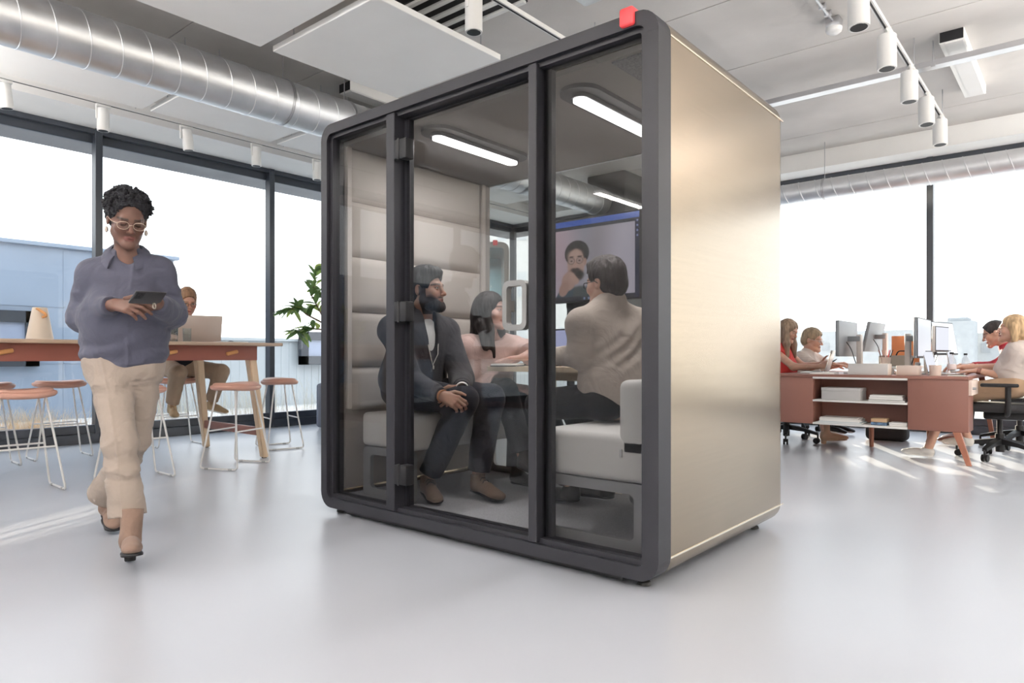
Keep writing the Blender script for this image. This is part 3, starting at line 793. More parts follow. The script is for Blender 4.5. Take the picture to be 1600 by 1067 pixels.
# ---------------------------------------------------------------- booth table, screen
t = thing('booth_table', 'narrow light oak table with rounded corners inside the booth', 'table', (-2.36, 3.285, PFZ + 0.001))
TZ = 0.842
bm = nb(); prism(bm, rrect(0.72, 0.64, 0.06, 6), (0, 0, TZ - 0.028 - PFZ), (1, 0, 0), (0, 1, 0), (0, 0, 0.028)); obj('table_top', bm, M['pod_oak'], parent=t, ang=40)
for xx in (-0.255, 0.255):
    bm = nb(); bx(bm, (xx, 0.20, (TZ - 0.028 - PFZ) / 2), (0.055, 0.055, TZ - 0.03 - PFZ), bev=0.004); obj('leg', bm, M['pod_oak'], parent=t)
bm = nb(); bx(bm, (0, 0.22, TZ - PFZ - 0.065), (0.46, 0.04, 0.06)); obj('rail', bm, M['pod_oak'], parent=t, smooth=False)

tv = thing('tv_screen', 'wall screen inside the booth showing a video call with a bearded man', 'screen', (-2.462, 3.640, 1.515))
bm = nb(); bx(bm, (0, 0.0, 0), (0.835, 0.035, 0.535), bev=0.004); obj('casing', bm, M['black'], parent=tv)
bm = nb(); bx(bm, (-0.12, 0.022, -0.70), (0.05, 0.018, 1.42)); bx(bm, (0.12, 0.022, -0.70), (0.05, 0.018, 1.42)); bx(bm, (0, 0.022, -0.2), (0.3, 0.018, 0.2)); obj('stand_post', bm, M['black'], parent=tv, smooth=False)
NU, NV = 260, 166
u, v = np.meshgrid((np.arange(NU) + 0.5) / NU, (np.arange(NV) + 0.5) / NV)       # v down from the top
X, Y = u * 0.815, v * 0.515
def sst(a, b, x): t = np.clip((x - a) / (b - a), 0, 1); return t * t * (3 - 2 * t)
img = np.zeros((NV, NU, 3))
img[:] = np.array([0.36, 0.33, 0.39]) + 0.05 * np.sin(X * 9 + 1)[..., None] * np.array([1, .6, .8]) + (0.03 * np.sin(Y * 12 - X * 5))[..., None]
def blob(cx, cy, rx, ry, col, soft_=0.25, rot=0.0):
    c, s = math.cos(rot), math.sin(rot)
    dx, dy = X - cx, Y - cy
    q = np.sqrt(((dx * c + dy * s) / rx) ** 2 + ((-dx * s + dy * c) / ry) ** 2)
    a = (1 - sst(1 - soft_, 1 + soft_, q))[..., None]
    img[:] = img * (1 - a) + np.array(col) * a
blob(0.17, 0.20, 0.16, 0.30, (0.44, 0.33, 0.38), 0.7); blob(0.60, 0.06, 0.10, 0.30, (0.27, 0.24, 0.27), 0.8, 0.5)
blob(0.08, 0.42, 0.10, 0.20, (0.40, 0.41, 0.52), 0.7); blob(0.72, 0.3, 0.12, 0.5, (0.44, 0.41, 0.48), 0.9)
blob(0.130, 0.225, 0.055, 0.115, (0.20, 0.13, 0.12), 0.35); blob(0.130, 0.215, 0.034, 0.07, (0.06, 0.10, 0.10), 0.5); blob(0.13, 0.3, 0.06, 0.03, (0.30, 0.17, 0.15), 0.4)
# person in the call
blob(0.385, 0.62, 0.175, 0.20, (0.045, 0.060, 0.060), 0.06)                   # dark shirt
blob(0.255, 0.50, 0.13, 0.055, (0.030, 0.060, 0.085), 0.10, -0.95)             # teal sleeve
blob(0.362, 0.215, 0.080, 0.075, (0.020, 0.016, 0.016), 0.06)                  # hair
for k in range(26):
    a = k / 26 * 2 * pi; blob(0.362 + 0.078 * cos(a), 0.212 + 0.066 * sin(a), 0.017, 0.017, (0.022, 0.018, 0.018), 0.2)
blob(0.355, 0.285, 0.066, 0.100, (0.40, 0.26, 0.215), 0.10); blob(0.425, 0.27, 0.012, 0.024, (0.36, 0.22, 0.18), 0.2)                    # face
blob(0.350, 0.225, 0.052, 0.034, (0.46, 0.31, 0.255), 0.5)
blob(0.355, 0.350, 0.064, 0.040, (0.035, 0.024, 0.022), 0.25)                   # beard
blob(0.350, 0.312, 0.032, 0.009, (0.03, 0.02, 0.02), 0.4)                       # moustache
blob(0.350, 0.285, 0.012, 0.022, (0.42, 0.26, 0.21), 0.5)                       # nose
for s in (-1, 1):
    blob(0.352 + s * 0.032, 0.258, 0.0265, 0.0225, (0.05, 0.04, 0.04), 0.08); blob(0.352 + s * 0.032, 0.258, 0.0235, 0.0195, (0.36, 0.25, 0.22), 0.12)
    blob(0.352 + s * 0.031, 0.259, 0.008, 0.0045, (0.06, 0.04, 0.035), 0.5); blob(0.352 + s * 0.032, 0.232, 0.020, 0.0045, (0.08, 0.05, 0.045), 0.5)
blob(0.385, 0.342, 0.028, 0.013, (0.008, 0.006, 0.006), 0.3, 0.3)
blob(0.300, 0.385, 0.055, 0.062, (0.38, 0.24, 0.20), 0.10, 0.4)                 # fist and wrist
blob(0.262, 0.435, 0.036, 0.05, (0.33, 0.20, 0.165), 0.12, 0.5)
for k in range(4): blob(0.322 + 0.014 * k, 0.352 + 0.013 * k, 0.014, 0.020, (0.42, 0.27, 0.22), 0.25, 0.5)
# call window chrome
img[v < 0.070] = (0.035, 0.105, 0.46); img[(v >= 0.070) & (v < 0.112)] = (0.016, 0.016, 0.026)
img[v > 0.945] = (0.02, 0.02, 0.03); img[(u > 0.962) & (v > 0.070)] = (0.02, 0.022, 0.05)
for k in range(6): blob(0.42 + 0.034 * k, 0.501, 0.008, 0.008, (0.16, 0.22, 0.36), 0.2)
for k in range(4): blob(0.80, 0.055 + 0.03 * k, 0.006, 0.006, (0.25, 0.30, 0.55), 0.2)
def picture(name, img, w, h, mtl, parent, o, ax, ay):
    """Flat lit picture made of one coloured face grid (colour attribute on points)."""
    nv_, nu_ = img.shape[:2]
    o, ax, ay = np.array(o, float), np.array(ax, float), np.array(ay, float)
    uu, vv = np.meshgrid(np.linspace(-w / 2, w / 2, nu_), np.linspace(h / 2, -h / 2, nv_))
    co = (o + uu[..., None] * ax + vv[..., None] * ay).reshape(-1, 3)
    idx = np.arange(nu_ * nv_).reshape(nv_, nu_)
    q = np.stack([idx[:-1, :-1], idx[1:, :-1], idx[1:, 1:], idx[:-1, 1:]], -1).reshape(-1, 4)
    me = raw_mesh(name, co, q)
    set_col(me, img.reshape(-1, 3))
    return _link(name, me, mtl, parent)
def raw_mesh(name, co, quads):
    me = bpy.data.meshes.new(name)
    co = np.asarray(co, np.float32); quads = np.asarray(quads, np.int32)
    me.vertices.add(len(co)); me.vertices.foreach_set('co', co.ravel())
    me.loops.add(quads.size); me.loops.foreach_set('vertex_index', quads.ravel())
    k = quads.shape[1]
    me.polygons.add(len(quads)); me.polygons.foreach_set('loop_start', np.arange(0, quads.size, k, dtype=np.int32))
    me.update(calc_edges=True); me.validate()
    return me
def set_col(me, rgb):
    a = me.color_attributes.new('Col', 'FLOAT_COLOR', 'POINT')
    c = np.ones((len(rgb), 4), np.float32); c[:, :3] = rgb
    a.data.foreach_set('color', c.ravel())
picture('display', img, 0.815, 0.515, screen_mat('call screen', 0.72), tv, (0, -0.0185, 0), (1, 0, 0), (0, 0, 1))

# ---------------------------------------------------------------- laptops, shared maker
def laptop(label, loc, rotz, lid=100, w=0.31, d=0.215, screen=None, lidm=None, base=None):
    """Opens towards local -y (the user sits at -y)."""
    t = thing('laptop', label, 'laptop', loc, rotz)
    bm = nb(); bx(bm, (0, 0, 0.008), (w, d, 0.014), bev=0.004); obj('keyboard_base', bm, base or M['alu'], parent=t)
    bm = nb(); bx(bm, (0, -0.02 + 0.045, 0.0155), (w * 0.86, d * 0.45, 0.001)); obj('keys', bm, M['black'], parent=t, smooth=False)
    a = radians(lid - 90); rt = R3(rx=-a)
    hinge = Vector((0, d / 2 - 0.004, 0.014))
    bm = nb(); bx(bm, hinge + rt @ Vector((0, 0.003, d / 2)), (w, 0.006, d), rot=rt, bev=0.0028); ld = obj('lid', bm, lidm or M['alu'], parent=t)
    bm = nb(); bx(bm, hinge + rt @ Vector((0, -0.0008, d / 2)), (w - 0.004, 0.001, d - 0.004), rot=rt); obj('bezel', bm, M['black'], parent=ld, smooth=False)
    bm = nb(); bx(bm, hinge + rt @ Vector((0, -0.0018, d / 2 + 0.002)), (w - 0.022, 0.001, d - 0.026), rot=rt)
    obj('display', bm, screen or M['black'], parent=ld, smooth=False)
    return t
M['lap_screen'] = emis('laptop screen lavender', (0.50, 0.53, 0.80), 0.75)
M['lap_white'] = emis('laptop screen white', (0.85, 0.87, 0.95), 0.9)
laptop('open black laptop with a pale lavender screen on the booth table', (-2.53, 3.375, TZ + 0.001), radians(-8), lid=102, w=0.32, d=0.225, screen=M['lap_screen'], lidm=M['black'], base=M['black'])
t = thing('notebook', 'thin white notepad with dark edge by the woman in pink on the booth table', 'notebook', (-2.60, 3.05, TZ + 0.001), radians(25))
bm = nb(); bx(bm, (0, 0, 0.003), (0.15, 0.21, 0.006)); obj('cover', bm, M['black'], parent=t, smooth=False)
bm = nb(); bx(bm, (0, 0, 0.0105), (0.145, 0.205, 0.009)); obj('pages', bm, M['paper'], parent=t, smooth=False)

# ---------------------------------------------------------------- second, smaller booth far behind
t = thing('phone_booth', 'small grey phone booth with a coral status light, seen through the large booth', 'phone booth', (-5.41, 5.57, 0), radians(43))
bm = nb(); ring_prism(bm, rrect(1.04, 2.16, 0.09), rrect(0.92, 2.04, 0.04), (0, 0, 1.12), AX, AZ, (0, 0.95, 0)); obj('shell', bm, M['handle_grey'], parent=t)
bm = nb(); bx(bm, (0, 0.93, 1.12), (0.95, 0.03, 2.06)); obj('back_wall', bm, mat('teal sky reflection', (0.36, 0.56, 0.64), 0.9), parent=t, smooth=False)  # teal wall colour stands in for blue sky reflected in the door glass
bm = nb(); bx(bm, (0, 0.5, 2.06), (0.3, 0.3, 0.01)); obj('lamp', bm, M['pod_lamp'], parent=t, smooth=False)
ld = bpy.data.lights.new('booth_lamp', 'AREA'); ld.size = 0.3; ld.energy = 14; lo = bpy.data.objects.new('booth_lamp', ld); COL.objects.link(lo); lo.parent = t; lo.location = (0, 0.5, 2.05)
bm = nb(); bx(bm, (0, 0.04, 1.12), (0.92, 0.012, 2.04)); obj('glass_door', bm, M['pod_glass'], parent=t, smooth=False)
bm = nb(); bx(bm, (0.36, 0.012, 2.19), (0.055, 0.06, 0.06), bev=0.01); obj('status_lamp', bm, M['red'], parent=t)
bm = nb(); bx(bm, (0, 0.45, 0.02), (0.8, 0.8, 0.04)); obj('plinth', bm, M['black'], parent=t, smooth=False)
# ================================================================== HIGH TABLE, STOOLS, PLANT
TT = 1.02
ht = thing('high_table', 'long bar height table with wooden top, terracotta apron and splayed oak legs', 'table', (-6.18, 1.20, 0))
TX0, TX1, TY0, TY1 = -6.80 + 6.18, -5.50 + 6.18, -2.55 - 1.2, 3.36 - 1.2
bm = nb(); bx(bm, ((TX0 + TX1) / 2, (TY0 + TY1) / 2, TT - 0.014), (TX1 - TX0, TY1 - TY0, 0.028), bev=0.005); obj('table_top', bm, M['oak_top'], parent=ht)
bm = nb()
for x in (TX0 + 0.11, TX1 - 0.11): bx(bm, (x, (TY0 + TY1) / 2 - 0.02, TT - 0.028 - 0.062), (0.024, TY1 - TY0 - 0.36, 0.124))
for y in (TY0 + 0.2, TY1 - 0.2): bx(bm, ((TX0 + TX1) / 2, y, TT - 0.028 - 0.062), (TX1 - TX0 - 0.22, 0.024, 0.124))
obj('apron', bm, M['terracotta'], parent=ht, smooth=False)
for y, sy in ((TY1 - 0.235, 1), (TY0 + 0.235, -1), (TY0 + 2.6, 1)):
    for x, sx in ((TX0 + 0.165, -1), (TX1 - 0.165, 1)):
        bm = nb(); rt = []
        for z, ox, oy, s in ((TT - 0.03, 0, 0, 0.085), (0.006, sx * 0.055, sy * 0.115, 0.062)):
            rt.append([Vector((x + ox + a * s / 2, y + oy + b_ * s * 0.42, z)) for a, b_ in ((-1, -1), (1, -1), (1, 1), (-1, 1))])
        rings(bm, rt); bmesh.ops.bevel(bm, geom=bm.edges[:], offset=0.006, segments=2, affect='EDGES')
        lg = obj('leg', bm, M['oak'], parent=ht)
        bm = nb(); cyl(bm, (x + sx * 0.055, y + sy * 0.115, 0), (x + sx * 0.055, y + sy * 0.115, 0.008), 0.022); obj('glide', bm, M['rubber'], parent=lg)
    bm = nb(); bx(bm, ((TX0 + TX1) / 2, y + sy * 0.088, 0.235), (TX1 - TX0 - 0.25, 0.030, 0.075), bev=0.004); obj('stretcher', bm, M['terra_light'], parent=ht)
for y in (1.42, 0.326, 1.93, -0.77):
    bm = nb(); bx(bm, (TX1 - 0.086, y - 0.2, TT - 0.088), (0.030, 0.105, 0.032), rot=R3(rx=0.22), bev=0.012, seg=3); obj('drawer_pull', bm, M['brass'], parent=ht, label='tan leather drawer pull')

M['pale_glide'] = mat('pale glide', (0.5, 0.5, 0.5), 0.5)
def make_stool(label, loc, rz):
    """Local x runs along the floor runners."""
    t = thing('bar_stool', label, 'bar stool', loc, rz, 'bar stools around the high table')
    H = 0.655
    bm = nb(); rr = []
    for k, (s, z) in enumerate(((0.02, 0), (0.80, 0.0), (0.93, 0.004), (0.99, 0.014), (1.0, 0.024), (0.985, 0.034), (0.93, 0.040), (0.885, 0.040), (0.87, 0.036))):
        ring = []
        for j in range(48):
            a = 2 * pi * j / 48; c_, s_ = cos(a), sin(a)
            rx = 0.165 * abs(c_) ** 0.75 * (1 if c_ > 0 else -1); ry = 0.205 * abs(s_) ** 0.75 * (1 if s_ > 0 else -1)
            ring.append((rx * s, ry * s, H - 0.035 + z + 0.016 * (ry * s / 0.205) ** 2))
        rr.append(ring)
    rings(bm, rr); obj('seat_shell', bm, M['leather'], parent=t, ang=60)
    bm = nb(); rr = []
    for k, (s, z) in enumerate(((0.86, 0.032), (0.90, 0.042), (0.875, 0.054), (0.80, 0.060), (0.55, 0.060), (0.25, 0.057), (0.02, 0.056))):
        ring = []
        for j in range(48):
            a = 2 * pi * j / 48; c_, s_ = cos(a), sin(a)
            rx = 0.165 * abs(c_) ** 0.75 * (1 if c_ > 0 else -1); ry = 0.205 * abs(s_) ** 0.75 * (1 if s_ > 0 else -1)
            ring.append((rx * s, ry * s, H - 0.035 + z + 0.016 * (ry * s / 0.205) ** 2))
        rr.append(ring)
    rings(bm, rr); obj('seat_pad', bm, M['leather'], parent=t, ang=60)
    for sy in (-1, 1):
        bm = nb(); zt = H - 0.030
        pts = soft([(-0.085, sy * 0.125, zt), (-0.175, sy * 0.215, 0.009), (0.175, sy * 0.215, 0.009), (0.085, sy * 0.125, zt)], 0.035)
        tube(bm, pts, 0.0075, n=10)
        lg = obj('leg_loop', bm, M['white_metal'], parent=t)
        for sx in (-1, 1): bm = nb(); bx(bm, (sx * 0.11, sy * 0.215, 0.008), (0.035, 0.02, 0.016), bev=0.004); obj('glide', bm, M['pale_glide'], parent=lg)
    q = 0.30; f = 1 - (q - 0.009) / (H - 0.04)
    xx = 0.085 + 0.09 * f; yy = 0.125 + 0.09 * f
    for sx in (-1, 1): bm = nb(); tube(bm, [(sx * xx, -yy, q), (sx * xx, yy, q)], 0.0065, n=8); obj('foot_rest', bm, M['white_metal'], parent=t)
    return t
s0 = make_stool('pink leather bar stool standing turned near the table end leg, white wire legs', (-5.36, 2.845, 0), radians(25))
for loc, rz, lab in (((-6.14, 3.71, 0), radians(75), 'bar stool beyond the table end, in front of the window beside the plant'),
                     ((-5.37, 2.07, 0), 0, 'bar stool half hidden behind the walking woman, right of her trousers'),
                     ((-7.10, 3.12, 0), radians(-5), 'bar stool the seated man with the laptop sits on'),
                     ((-7.04, 2.08, 0), radians(-2), 'bar stool on the window side, directly left of the walking woman'),
                     ((-5.43, 1.375, 0), radians(-1), 'nearest bar stool at the left edge, its leg loop reaching furthest forward'),
                     ((-6.89, 1.50, 0), radians(-2), 'bar stool on the window side cut by the left photo edge')):
    copy_thing(s0, loc, rz, lab)

t = thing('table_lantern', 'cream tapered jug lamp with a tan leather handle strap on the high table', 'jug', (-6.50, 1.78, TT + 0.001))
bm = nb(); lathe(bm, [(0.002, 0.0), (0.095, 0.0), (0.098, 0.006), (0.052, 0.272), (0.047, 0.276), (0.045, 0.270), (0.043, 0.255), (0.002, 0.25)], n=40); obj('body', bm, M['cream'], parent=t)
bm = nb()
strap = [(0.032, -0.030, 0.262), (0.055, -0.02, 0.255), (0.098, 0.01, 0.222), (0.102, 0.016, 0.205), (0.072, 0.0, 0.196)]
tube(bm, soft(strap, 0.015), 0.011, n=10); obj('strap_handle', bm, M['brass'], parent=t, label='tan leather strap handle')

laptop('silver laptop on the high table, lid back facing the viewer, before the seated man', (-6.27, 2.955, TT + 0.001), radians(-107), lid=108, w=0.36, d=0.245, lidm=M['rose_alu'])
t = thing('notebook', 'flat pale notebook beside the silver laptop on the high table', 'notebook', (-5.93, 3.10, TT + 0.001), radians(10))
bm = nb(); bx(bm, (0, 0, 0.006), (0.17, 0.24, 0.012), bev=0.002); obj('cover', bm, M['paper'], parent=t)
t = thing('computer_mouse', 'small dark computer mouse at the right end of the high table', 'mouse', (-6.30, 3.29, TT + 0.001), radians(30))
bm = nb(); lathe(bm, [(0.002, 0.0), (0.030, 0.0), (0.034, 0.008), (0.028, 0.022), (0.012, 0.030), (0.002, 0.031)], n=20, sx=0.9, sy=1.5); obj('shell', bm, M['black'], parent=t)
def tumbler(label, loc, r=0.034, h=0.125):
    t = thing('water_glass', label, 'drinking glass', loc)
    bm = nb(); lathe(bm, [(0.002, 0.0), (r * 0.92, 0.0), (r, 0.006), (r * 1.06, h), (r * 0.98, h), (r * 0.92, 0.012), (0.002, 0.012)], n=28); obj('glass_wall', bm, M['drink_glass'], parent=t)
    bm = nb(); lathe(bm, [(0.002, 0.013), (r * 0.90, 0.013), (r * 0.95, h * 0.6), (0.002, h * 0.6)], n=24); obj('water', bm, M['bottle'], parent=t)
tumbler('left of two clear water glasses between the woman and the laptop', (-6.02, 2.63, TT + 0.001))
tumbler('right of two clear water glasses, beside the silver laptop', (-6.03, 2.75, TT + 0.001))

# big plant beside the booth, planter behind the booth's edge
def plant(label, loc, branches, seed, pot):
    t = thing('rubber_plant', label, 'plant', loc)
    rnd = random.Random(seed)
    pr, phh, pm = pot
    bm = nb(); lathe(bm, [(0.002, 0), (pr * 0.9, 0), (pr, 0.02), (pr, phh), (pr * 0.93, phh), (pr * 0.92, phh - 0.05), (0.002, phh - 0.05)], n=40); obj('planter', bm, pm, parent=t)
    bm = nb(); lathe(bm, [(0.002, phh - 0.048), (pr * 0.91, phh - 0.045), (pr * 0.9, phh - 0.07)], n=30); obj('soil', bm, M['soil'], parent=t)
    sb, lb = nb(), nb(); lb2 = nb()
    def leaf(bm, p, d, ln, wd):
        d = d.normalized(); a, b_, _ = frame_of(d)
        up = Vector((0, 0, 1)); side = d.cross(up)
        side = side.normalized() if side.length > 0.05 else a
        side = (Matrix.Rotation(rnd.uniform(-0.7, 0.7), 3, d) @ side); nrm = side.cross(d)
        n = 6; rows = []
        for i in range(n + 1):
            u = i / n; w = wd * (sin(pi * min(1, u * 0.92 + 0.04)) ** 0.75) * (1 - 0.15 * u)
            c = p + d * ln * u - Vector((0, 0, 1)) * ln * 0.25 * u * u
            rows.append([bm.verts.new(c - side * w + nrm * w * 0.25), bm.verts.new(c), bm.verts.new(c + side * w + nrm * w * 0.25)])
        for i in range(n):
            for j in range(2): bm.faces.new((rows[i][j], rows[i][j + 1], rows[i + 1][j + 1], rows[i + 1][j]))
    for br in branches:
        pts = [Vector(q) for q in br]
        cs = []
        for i in range(len(pts) - 1):
            for k in range(6): cs.append(pts[i].lerp(pts[i + 1], k / 6))
        cs.append(pts[-1])
        tube(sb, cs, [0.012 * (1 - 0.65 * i / len(cs)) for i in range(len(cs))], n=7)
        L_ = len(cs); start = int(L_ * 0.45)
        for i in range(start, L_):
            for q in range(2 if i < L_ - 1 else 5):
                a = rnd.uniform(0, 2 * pi); el = rnd.uniform(-0.35, 0.75)
                d = Vector((cos(a) * cos(el), sin(a) * cos(el), sin(el)))
                d = d + (cs[i] - cs[i - 1]).normalized() * 0.6
                leaf(lb if rnd.random() < 0.7 else lb2, cs[i], d, rnd.uniform(0.12, 0.20), rnd.uniform(0.026, 0.040))
    obj('stem', sb, M['stem'], parent=t); obj('leaves', lb, M['leaf'], parent=t, smooth=True, ang=70); obj('young_leaves', lb2, M['leaf_back'], parent=t, smooth=True, ang=70)
    return t
def REL(p, base): return tuple(p - np.array(base))
pb = (-6.00, 4.65, 0)
plant('green rubber plant with branches reaching left out from behind the booth', pb,
      [[(0, 0, 0.40), REL(W(507, 500, 7.1), pb), REL(W(487, 462, 7.05), pb), REL(W(494, 425, 7.0), pb)],
       [(0, 0, 0.40), REL(W(505, 505, 7.15), pb), REL(W(480, 492, 7.0), pb), REL(W(463, 478, 6.95), pb), REL(W(455, 484, 6.9), pb)],
       [(0, 0, 0.40), REL(W(505, 515, 7.2), pb), REL(W(475, 512, 7.1), pb), REL(W(464, 520, 7.05), pb)],
       [(0, 0, 0.40), REL(W(520, 500, 7.2), pb), REL(W(510, 470, 7.2), pb), REL(W(498, 455, 7.2), pb)],
       [(0, 0, 0.40), (0.1, 0.15, 0.9), (0.2, 0.3, 1.3), (0.1, 0.35, 1.6)]], 5, (0.24, 0.42, mat('graphite planter', (0.05, 0.05, 0.055), 0.6)))
pb = (-7.35, -0.45, 0)
plant('green rubber plant in a big cream planter near the window behind the viewpoint', pb,
      [[(0, 0, 0.5), (0.08, 0.05, 0.9), (0.15, -0.05, 1.2), (0.1, -0.1, 1.45)], [(0, 0, 0.5), (-0.1, 0.1, 0.85), (-0.25, 0.2, 1.15), (-0.3, 0.1, 1.3)],
       [(0, 0, 0.5), (0.15, 0.2, 0.8), (0.3, 0.3, 1.05), (0.35, 0.35, 1.2)], [(0, 0, 0.5), (0.05, -0.2, 0.8), (0.0, -0.35, 1.1), (0.05, -0.4, 1.3)]], 9, (0.30, 0.55, M['cream']))
# upholstered lounge chair behind the booth's left edge
t = thing('lounge_chair', 'blue grey felt lounge chair half hidden behind the left booth frame', 'lounge chair', (-7.28, 5.42, 0), radians(-40))
bm = nb(); bx(bm, (-0.36, 0, 0.41), (0.10, 0.78, 0.76), bev=0.045, seg=4); obj('side_panel', bm, M['armchair'], parent=t)
bm = nb(); bx(bm, (0.05, 0.34, 0.41), (0.72, 0.10, 0.76), bev=0.045, seg=4); bx(bm, (0.05, -0.34, 0.30), (0.72, 0.10, 0.54), bev=0.04, seg=4); obj('arm_panel', bm, M['armchair'], parent=t)
bm = nb(); bx(bm, (0.07, 0, 0.28), (0.70, 0.56, 0.22), bev=0.05, seg=4); obj('seat', bm, M['armchair'], parent=t)
bm = nb()
for sx in (-0.3, 0.35):
    for sy in (-0.3, 0.3): cyl(bm, (sx, sy, 0), (sx, sy, 0.05), 0.02)
obj('foot', bm, M['black'], parent=t)
# ================================================================== DESK CLUSTER ON THE RIGHT
DK = 0.735
DB = (-1.49, 6.70, 0)
dk = thing('bench_desk', 'terracotta four person desk with open shelf end and splayed wooden legs', 'desk', DB)
def D(x, y, z): return (x - DB[0], y - DB[1], z)
DX0, DX1, DY1 = -2.35, -0.754, 9.02 - 0.25
bm = nb(); bx(bm, D((DX0 + DX1) / 2, (6.70 + DY1) / 2, DK - 0.014), (DX1 - DX0, DY1 - 6.70, 0.028), bev=0.003); obj('desk_top', bm, M['terra_light'], parent=dk)
SB, ST = 0.272, DK - 0.029
SHX0, SHX1 = -1.972, -1.193
bm = nb(); bx(bm, D((DX0 + SHX0) / 2, 6.86, (SB + ST) / 2), (SHX0 - DX0, 0.30, ST - SB), bev=0.003); obj('cabinet', bm, M['terra_light'], parent=dk)
bm = nb(); bx(bm, D((DX1 + SHX1) / 2, 6.86, (SB + ST) / 2), (DX1 - SHX1, 0.30, ST - SB), bev=0.003); obj('cabinet', bm, M['terra_light'], parent=dk)
bm = nb(); bx(bm, D((SHX0 + SHX1) / 2, 7.0, (SB + ST) / 2), (SHX1 - SHX0, 0.02, ST - SB)); obj('shelf_back', bm, M['terra_light'], parent=dk, smooth=False)
for z in (SB + 0.008, 0.492, ST - 0.003):
    bm = nb(); bx(bm, D((SHX0 + SHX1) / 2, 6.845, z), (SHX1 - SHX0 - 0.002, 0.30, 0.018), bev=0.002); obj('shelf', bm, M['white'], parent=dk)
bm = nb(); bx(bm, D(DX1 + 0.004, 6.93, DK - 0.095), (0.035, 0.42, 0.125), bev=0.003); dr = obj('drawer', bm, M['pink_board'], parent=dk)
bm = nb(); cyl(bm, D(DX1 + 0.02, 6.78, DK - 0.10), D(DX1 + 0.045, 6.78, DK - 0.10), 0.011); obj('knob', bm, M['steel'], parent=dr)
bm = nb(); bx(bm, D(-1.5, 7.9, DK - 0.25), (0.02, 1.6, 0.4)); obj('modesty_panel', bm, M['terra_light'], parent=dk, smooth=False)
for p0, p1 in (((-0.835, 6.72, SB), (-0.752, 6.735, 0)), ((-2.34, 6.72, SB), (-2.42, 6.73, 0)), ((-0.86, 8.66, DK - 0.03), (-0.76, 8.72, 0)), ((-2.30, 8.66, DK - 0.03), (-2.38, 8.72, 0)), ):
    bm = nb(); a, b_ = Vector(D(*p0)), Vector(D(*p1)); rr = []
    for c, s in ((a, 0.055), (b_, 0.036)): rr.append([c + Vector((s / 2 * i, s / 2 * j, 0)) for i, j in ((-1, -1), (1, -1), (1, 1), (-1, 1))])
    rings(bm, rr); obj('leg', bm, M['terra_wood'], parent=dk, smooth=False)
bm = nb(); bx(bm, D(-1.40, 7.55, 0.24), (0.60, 0.06, 0.06)); obj('rail', bm, M['terra_light'], parent=dk, smooth=False)
for x in (-1.66, -1.16):
    bm = nb(); cyl(bm, D(x, 7.55, 0.22), D(x, 7.55, 0.0), 0.024, 0.02, n=12); obj('leg', bm, M['terra_wood'], parent=dk)
bm = nb(); bx(bm, D(-1.5, 7.95, DK + 0.055), (0.30, 1.5, 0.02), bev=0.003)
for y in (7.25, 8.6):
    for x in (-1.58, -1.42): bx(bm, D(x, y, DK + 0.022), (0.03, 0.03, 0.046))
obj('raised_shelf', bm, M['white'], parent=dk)
RS = DK + 0.066

def boxthing(name, label, cat, loc, s, m, rz=0.0, bev=0.003, lid=0.0, group=None, part='body'):
    t = thing(name, label, cat, loc, rz, group)
    bm = nb(); bx(bm, (0, 0, (s[2] - lid) / 2), (s[0], s[1], s[2] - lid - (0.001 if lid else 0)), bev=bev); obj(part, bm, m, parent=t)
    if lid:
        bm = nb(); bx(bm, (0, 0, s[2] - lid / 2), (s[0] + 0.004, s[1] + 0.004, lid), bev=bev); obj('lid', bm, m, parent=t)
    return t
def book(label, loc, s, cover, rz=0.0, group=None):
    t = thing('book', label, 'book', loc, rz, group)
    w, d, h = s
    bm = nb(); bx(bm, (0, 0, h / 2), (w - 0.004, d - 0.006, h - 0.004)); obj('pages', bm, M['paper'], parent=t, smooth=False)
    bm = nb(); bx(bm, (0, 0, 0.0012), (w, d, 0.0024)); bx(bm, (0, 0, h - 0.0012), (w, d, 0.0024)); bx(bm, (0, d / 2 - 0.001, h / 2), (w, 0.002, h)); obj('cover', bm, cover, parent=t, smooth=False)
    return t
Z1, Z0 = 0.5015, SB + 0.0175
boxthing('storage_box', 'plain grey storage box on the middle shelf of the desk end', 'box', (-1.735, 6.83, Z1), (0.33, 0.22, 0.112), M['grey_box'], lid=0.03)
GB = 'books on the desk shelves'
book('thin dark grey book lying at the bottom of the middle shelf stack', (-1.36, 6.82, Z1), (0.29, 0.22, 0.016), M['mon_grey'], 0.02, GB)
book('white book in the middle of the three book stack on the middle shelf', (-1.365, 6.815, Z1 + 0.017), (0.27, 0.20, 0.022), M['paper'], 0.0, GB)
book('white paperback on top of the middle shelf stack', (-1.37, 6.815, Z1 + 0.040), (0.255, 0.19, 0.016), M['paper'], 0.05, GB)
book('pale blue book at the bottom of the lower shelf stack', (-1.74, 6.81, Z0), (0.36, 0.24, 0.014), mat('pale blue cover', (0.50, 0.60, 0.66), 0.6), 0.01, GB)
book('large white book on the pale blue book, lower shelf', (-1.745, 6.81, Z0 + 0.015), (0.34, 0.22, 0.026), M['paper'], 0.0, GB)
book('thin beige book topping the lower shelf stack', (-1.75, 6.81, Z0 + 0.042), (0.32, 0.21, 0.010), M['cardboard'], 0.0, GB)
boxthing('carton', 'small blue printed carton on the lower shelf under a tan box', 'box', (-1.425, 6.80, Z0), (0.125, 0.12, 0.027), M['blue_print'])
boxthing('carton', 'small tan box stacked on a blue carton, lower shelf', 'box', (-1.425, 6.80, Z0 + 0.028), (0.125, 0.12, 0.032), M['tan'])
boxthing('carton', 'small white box alone at the right of the lower shelf', 'box', (-1.27, 6.79, Z0), (0.14, 0.12, 0.033), M['paper'], lid=0.012)

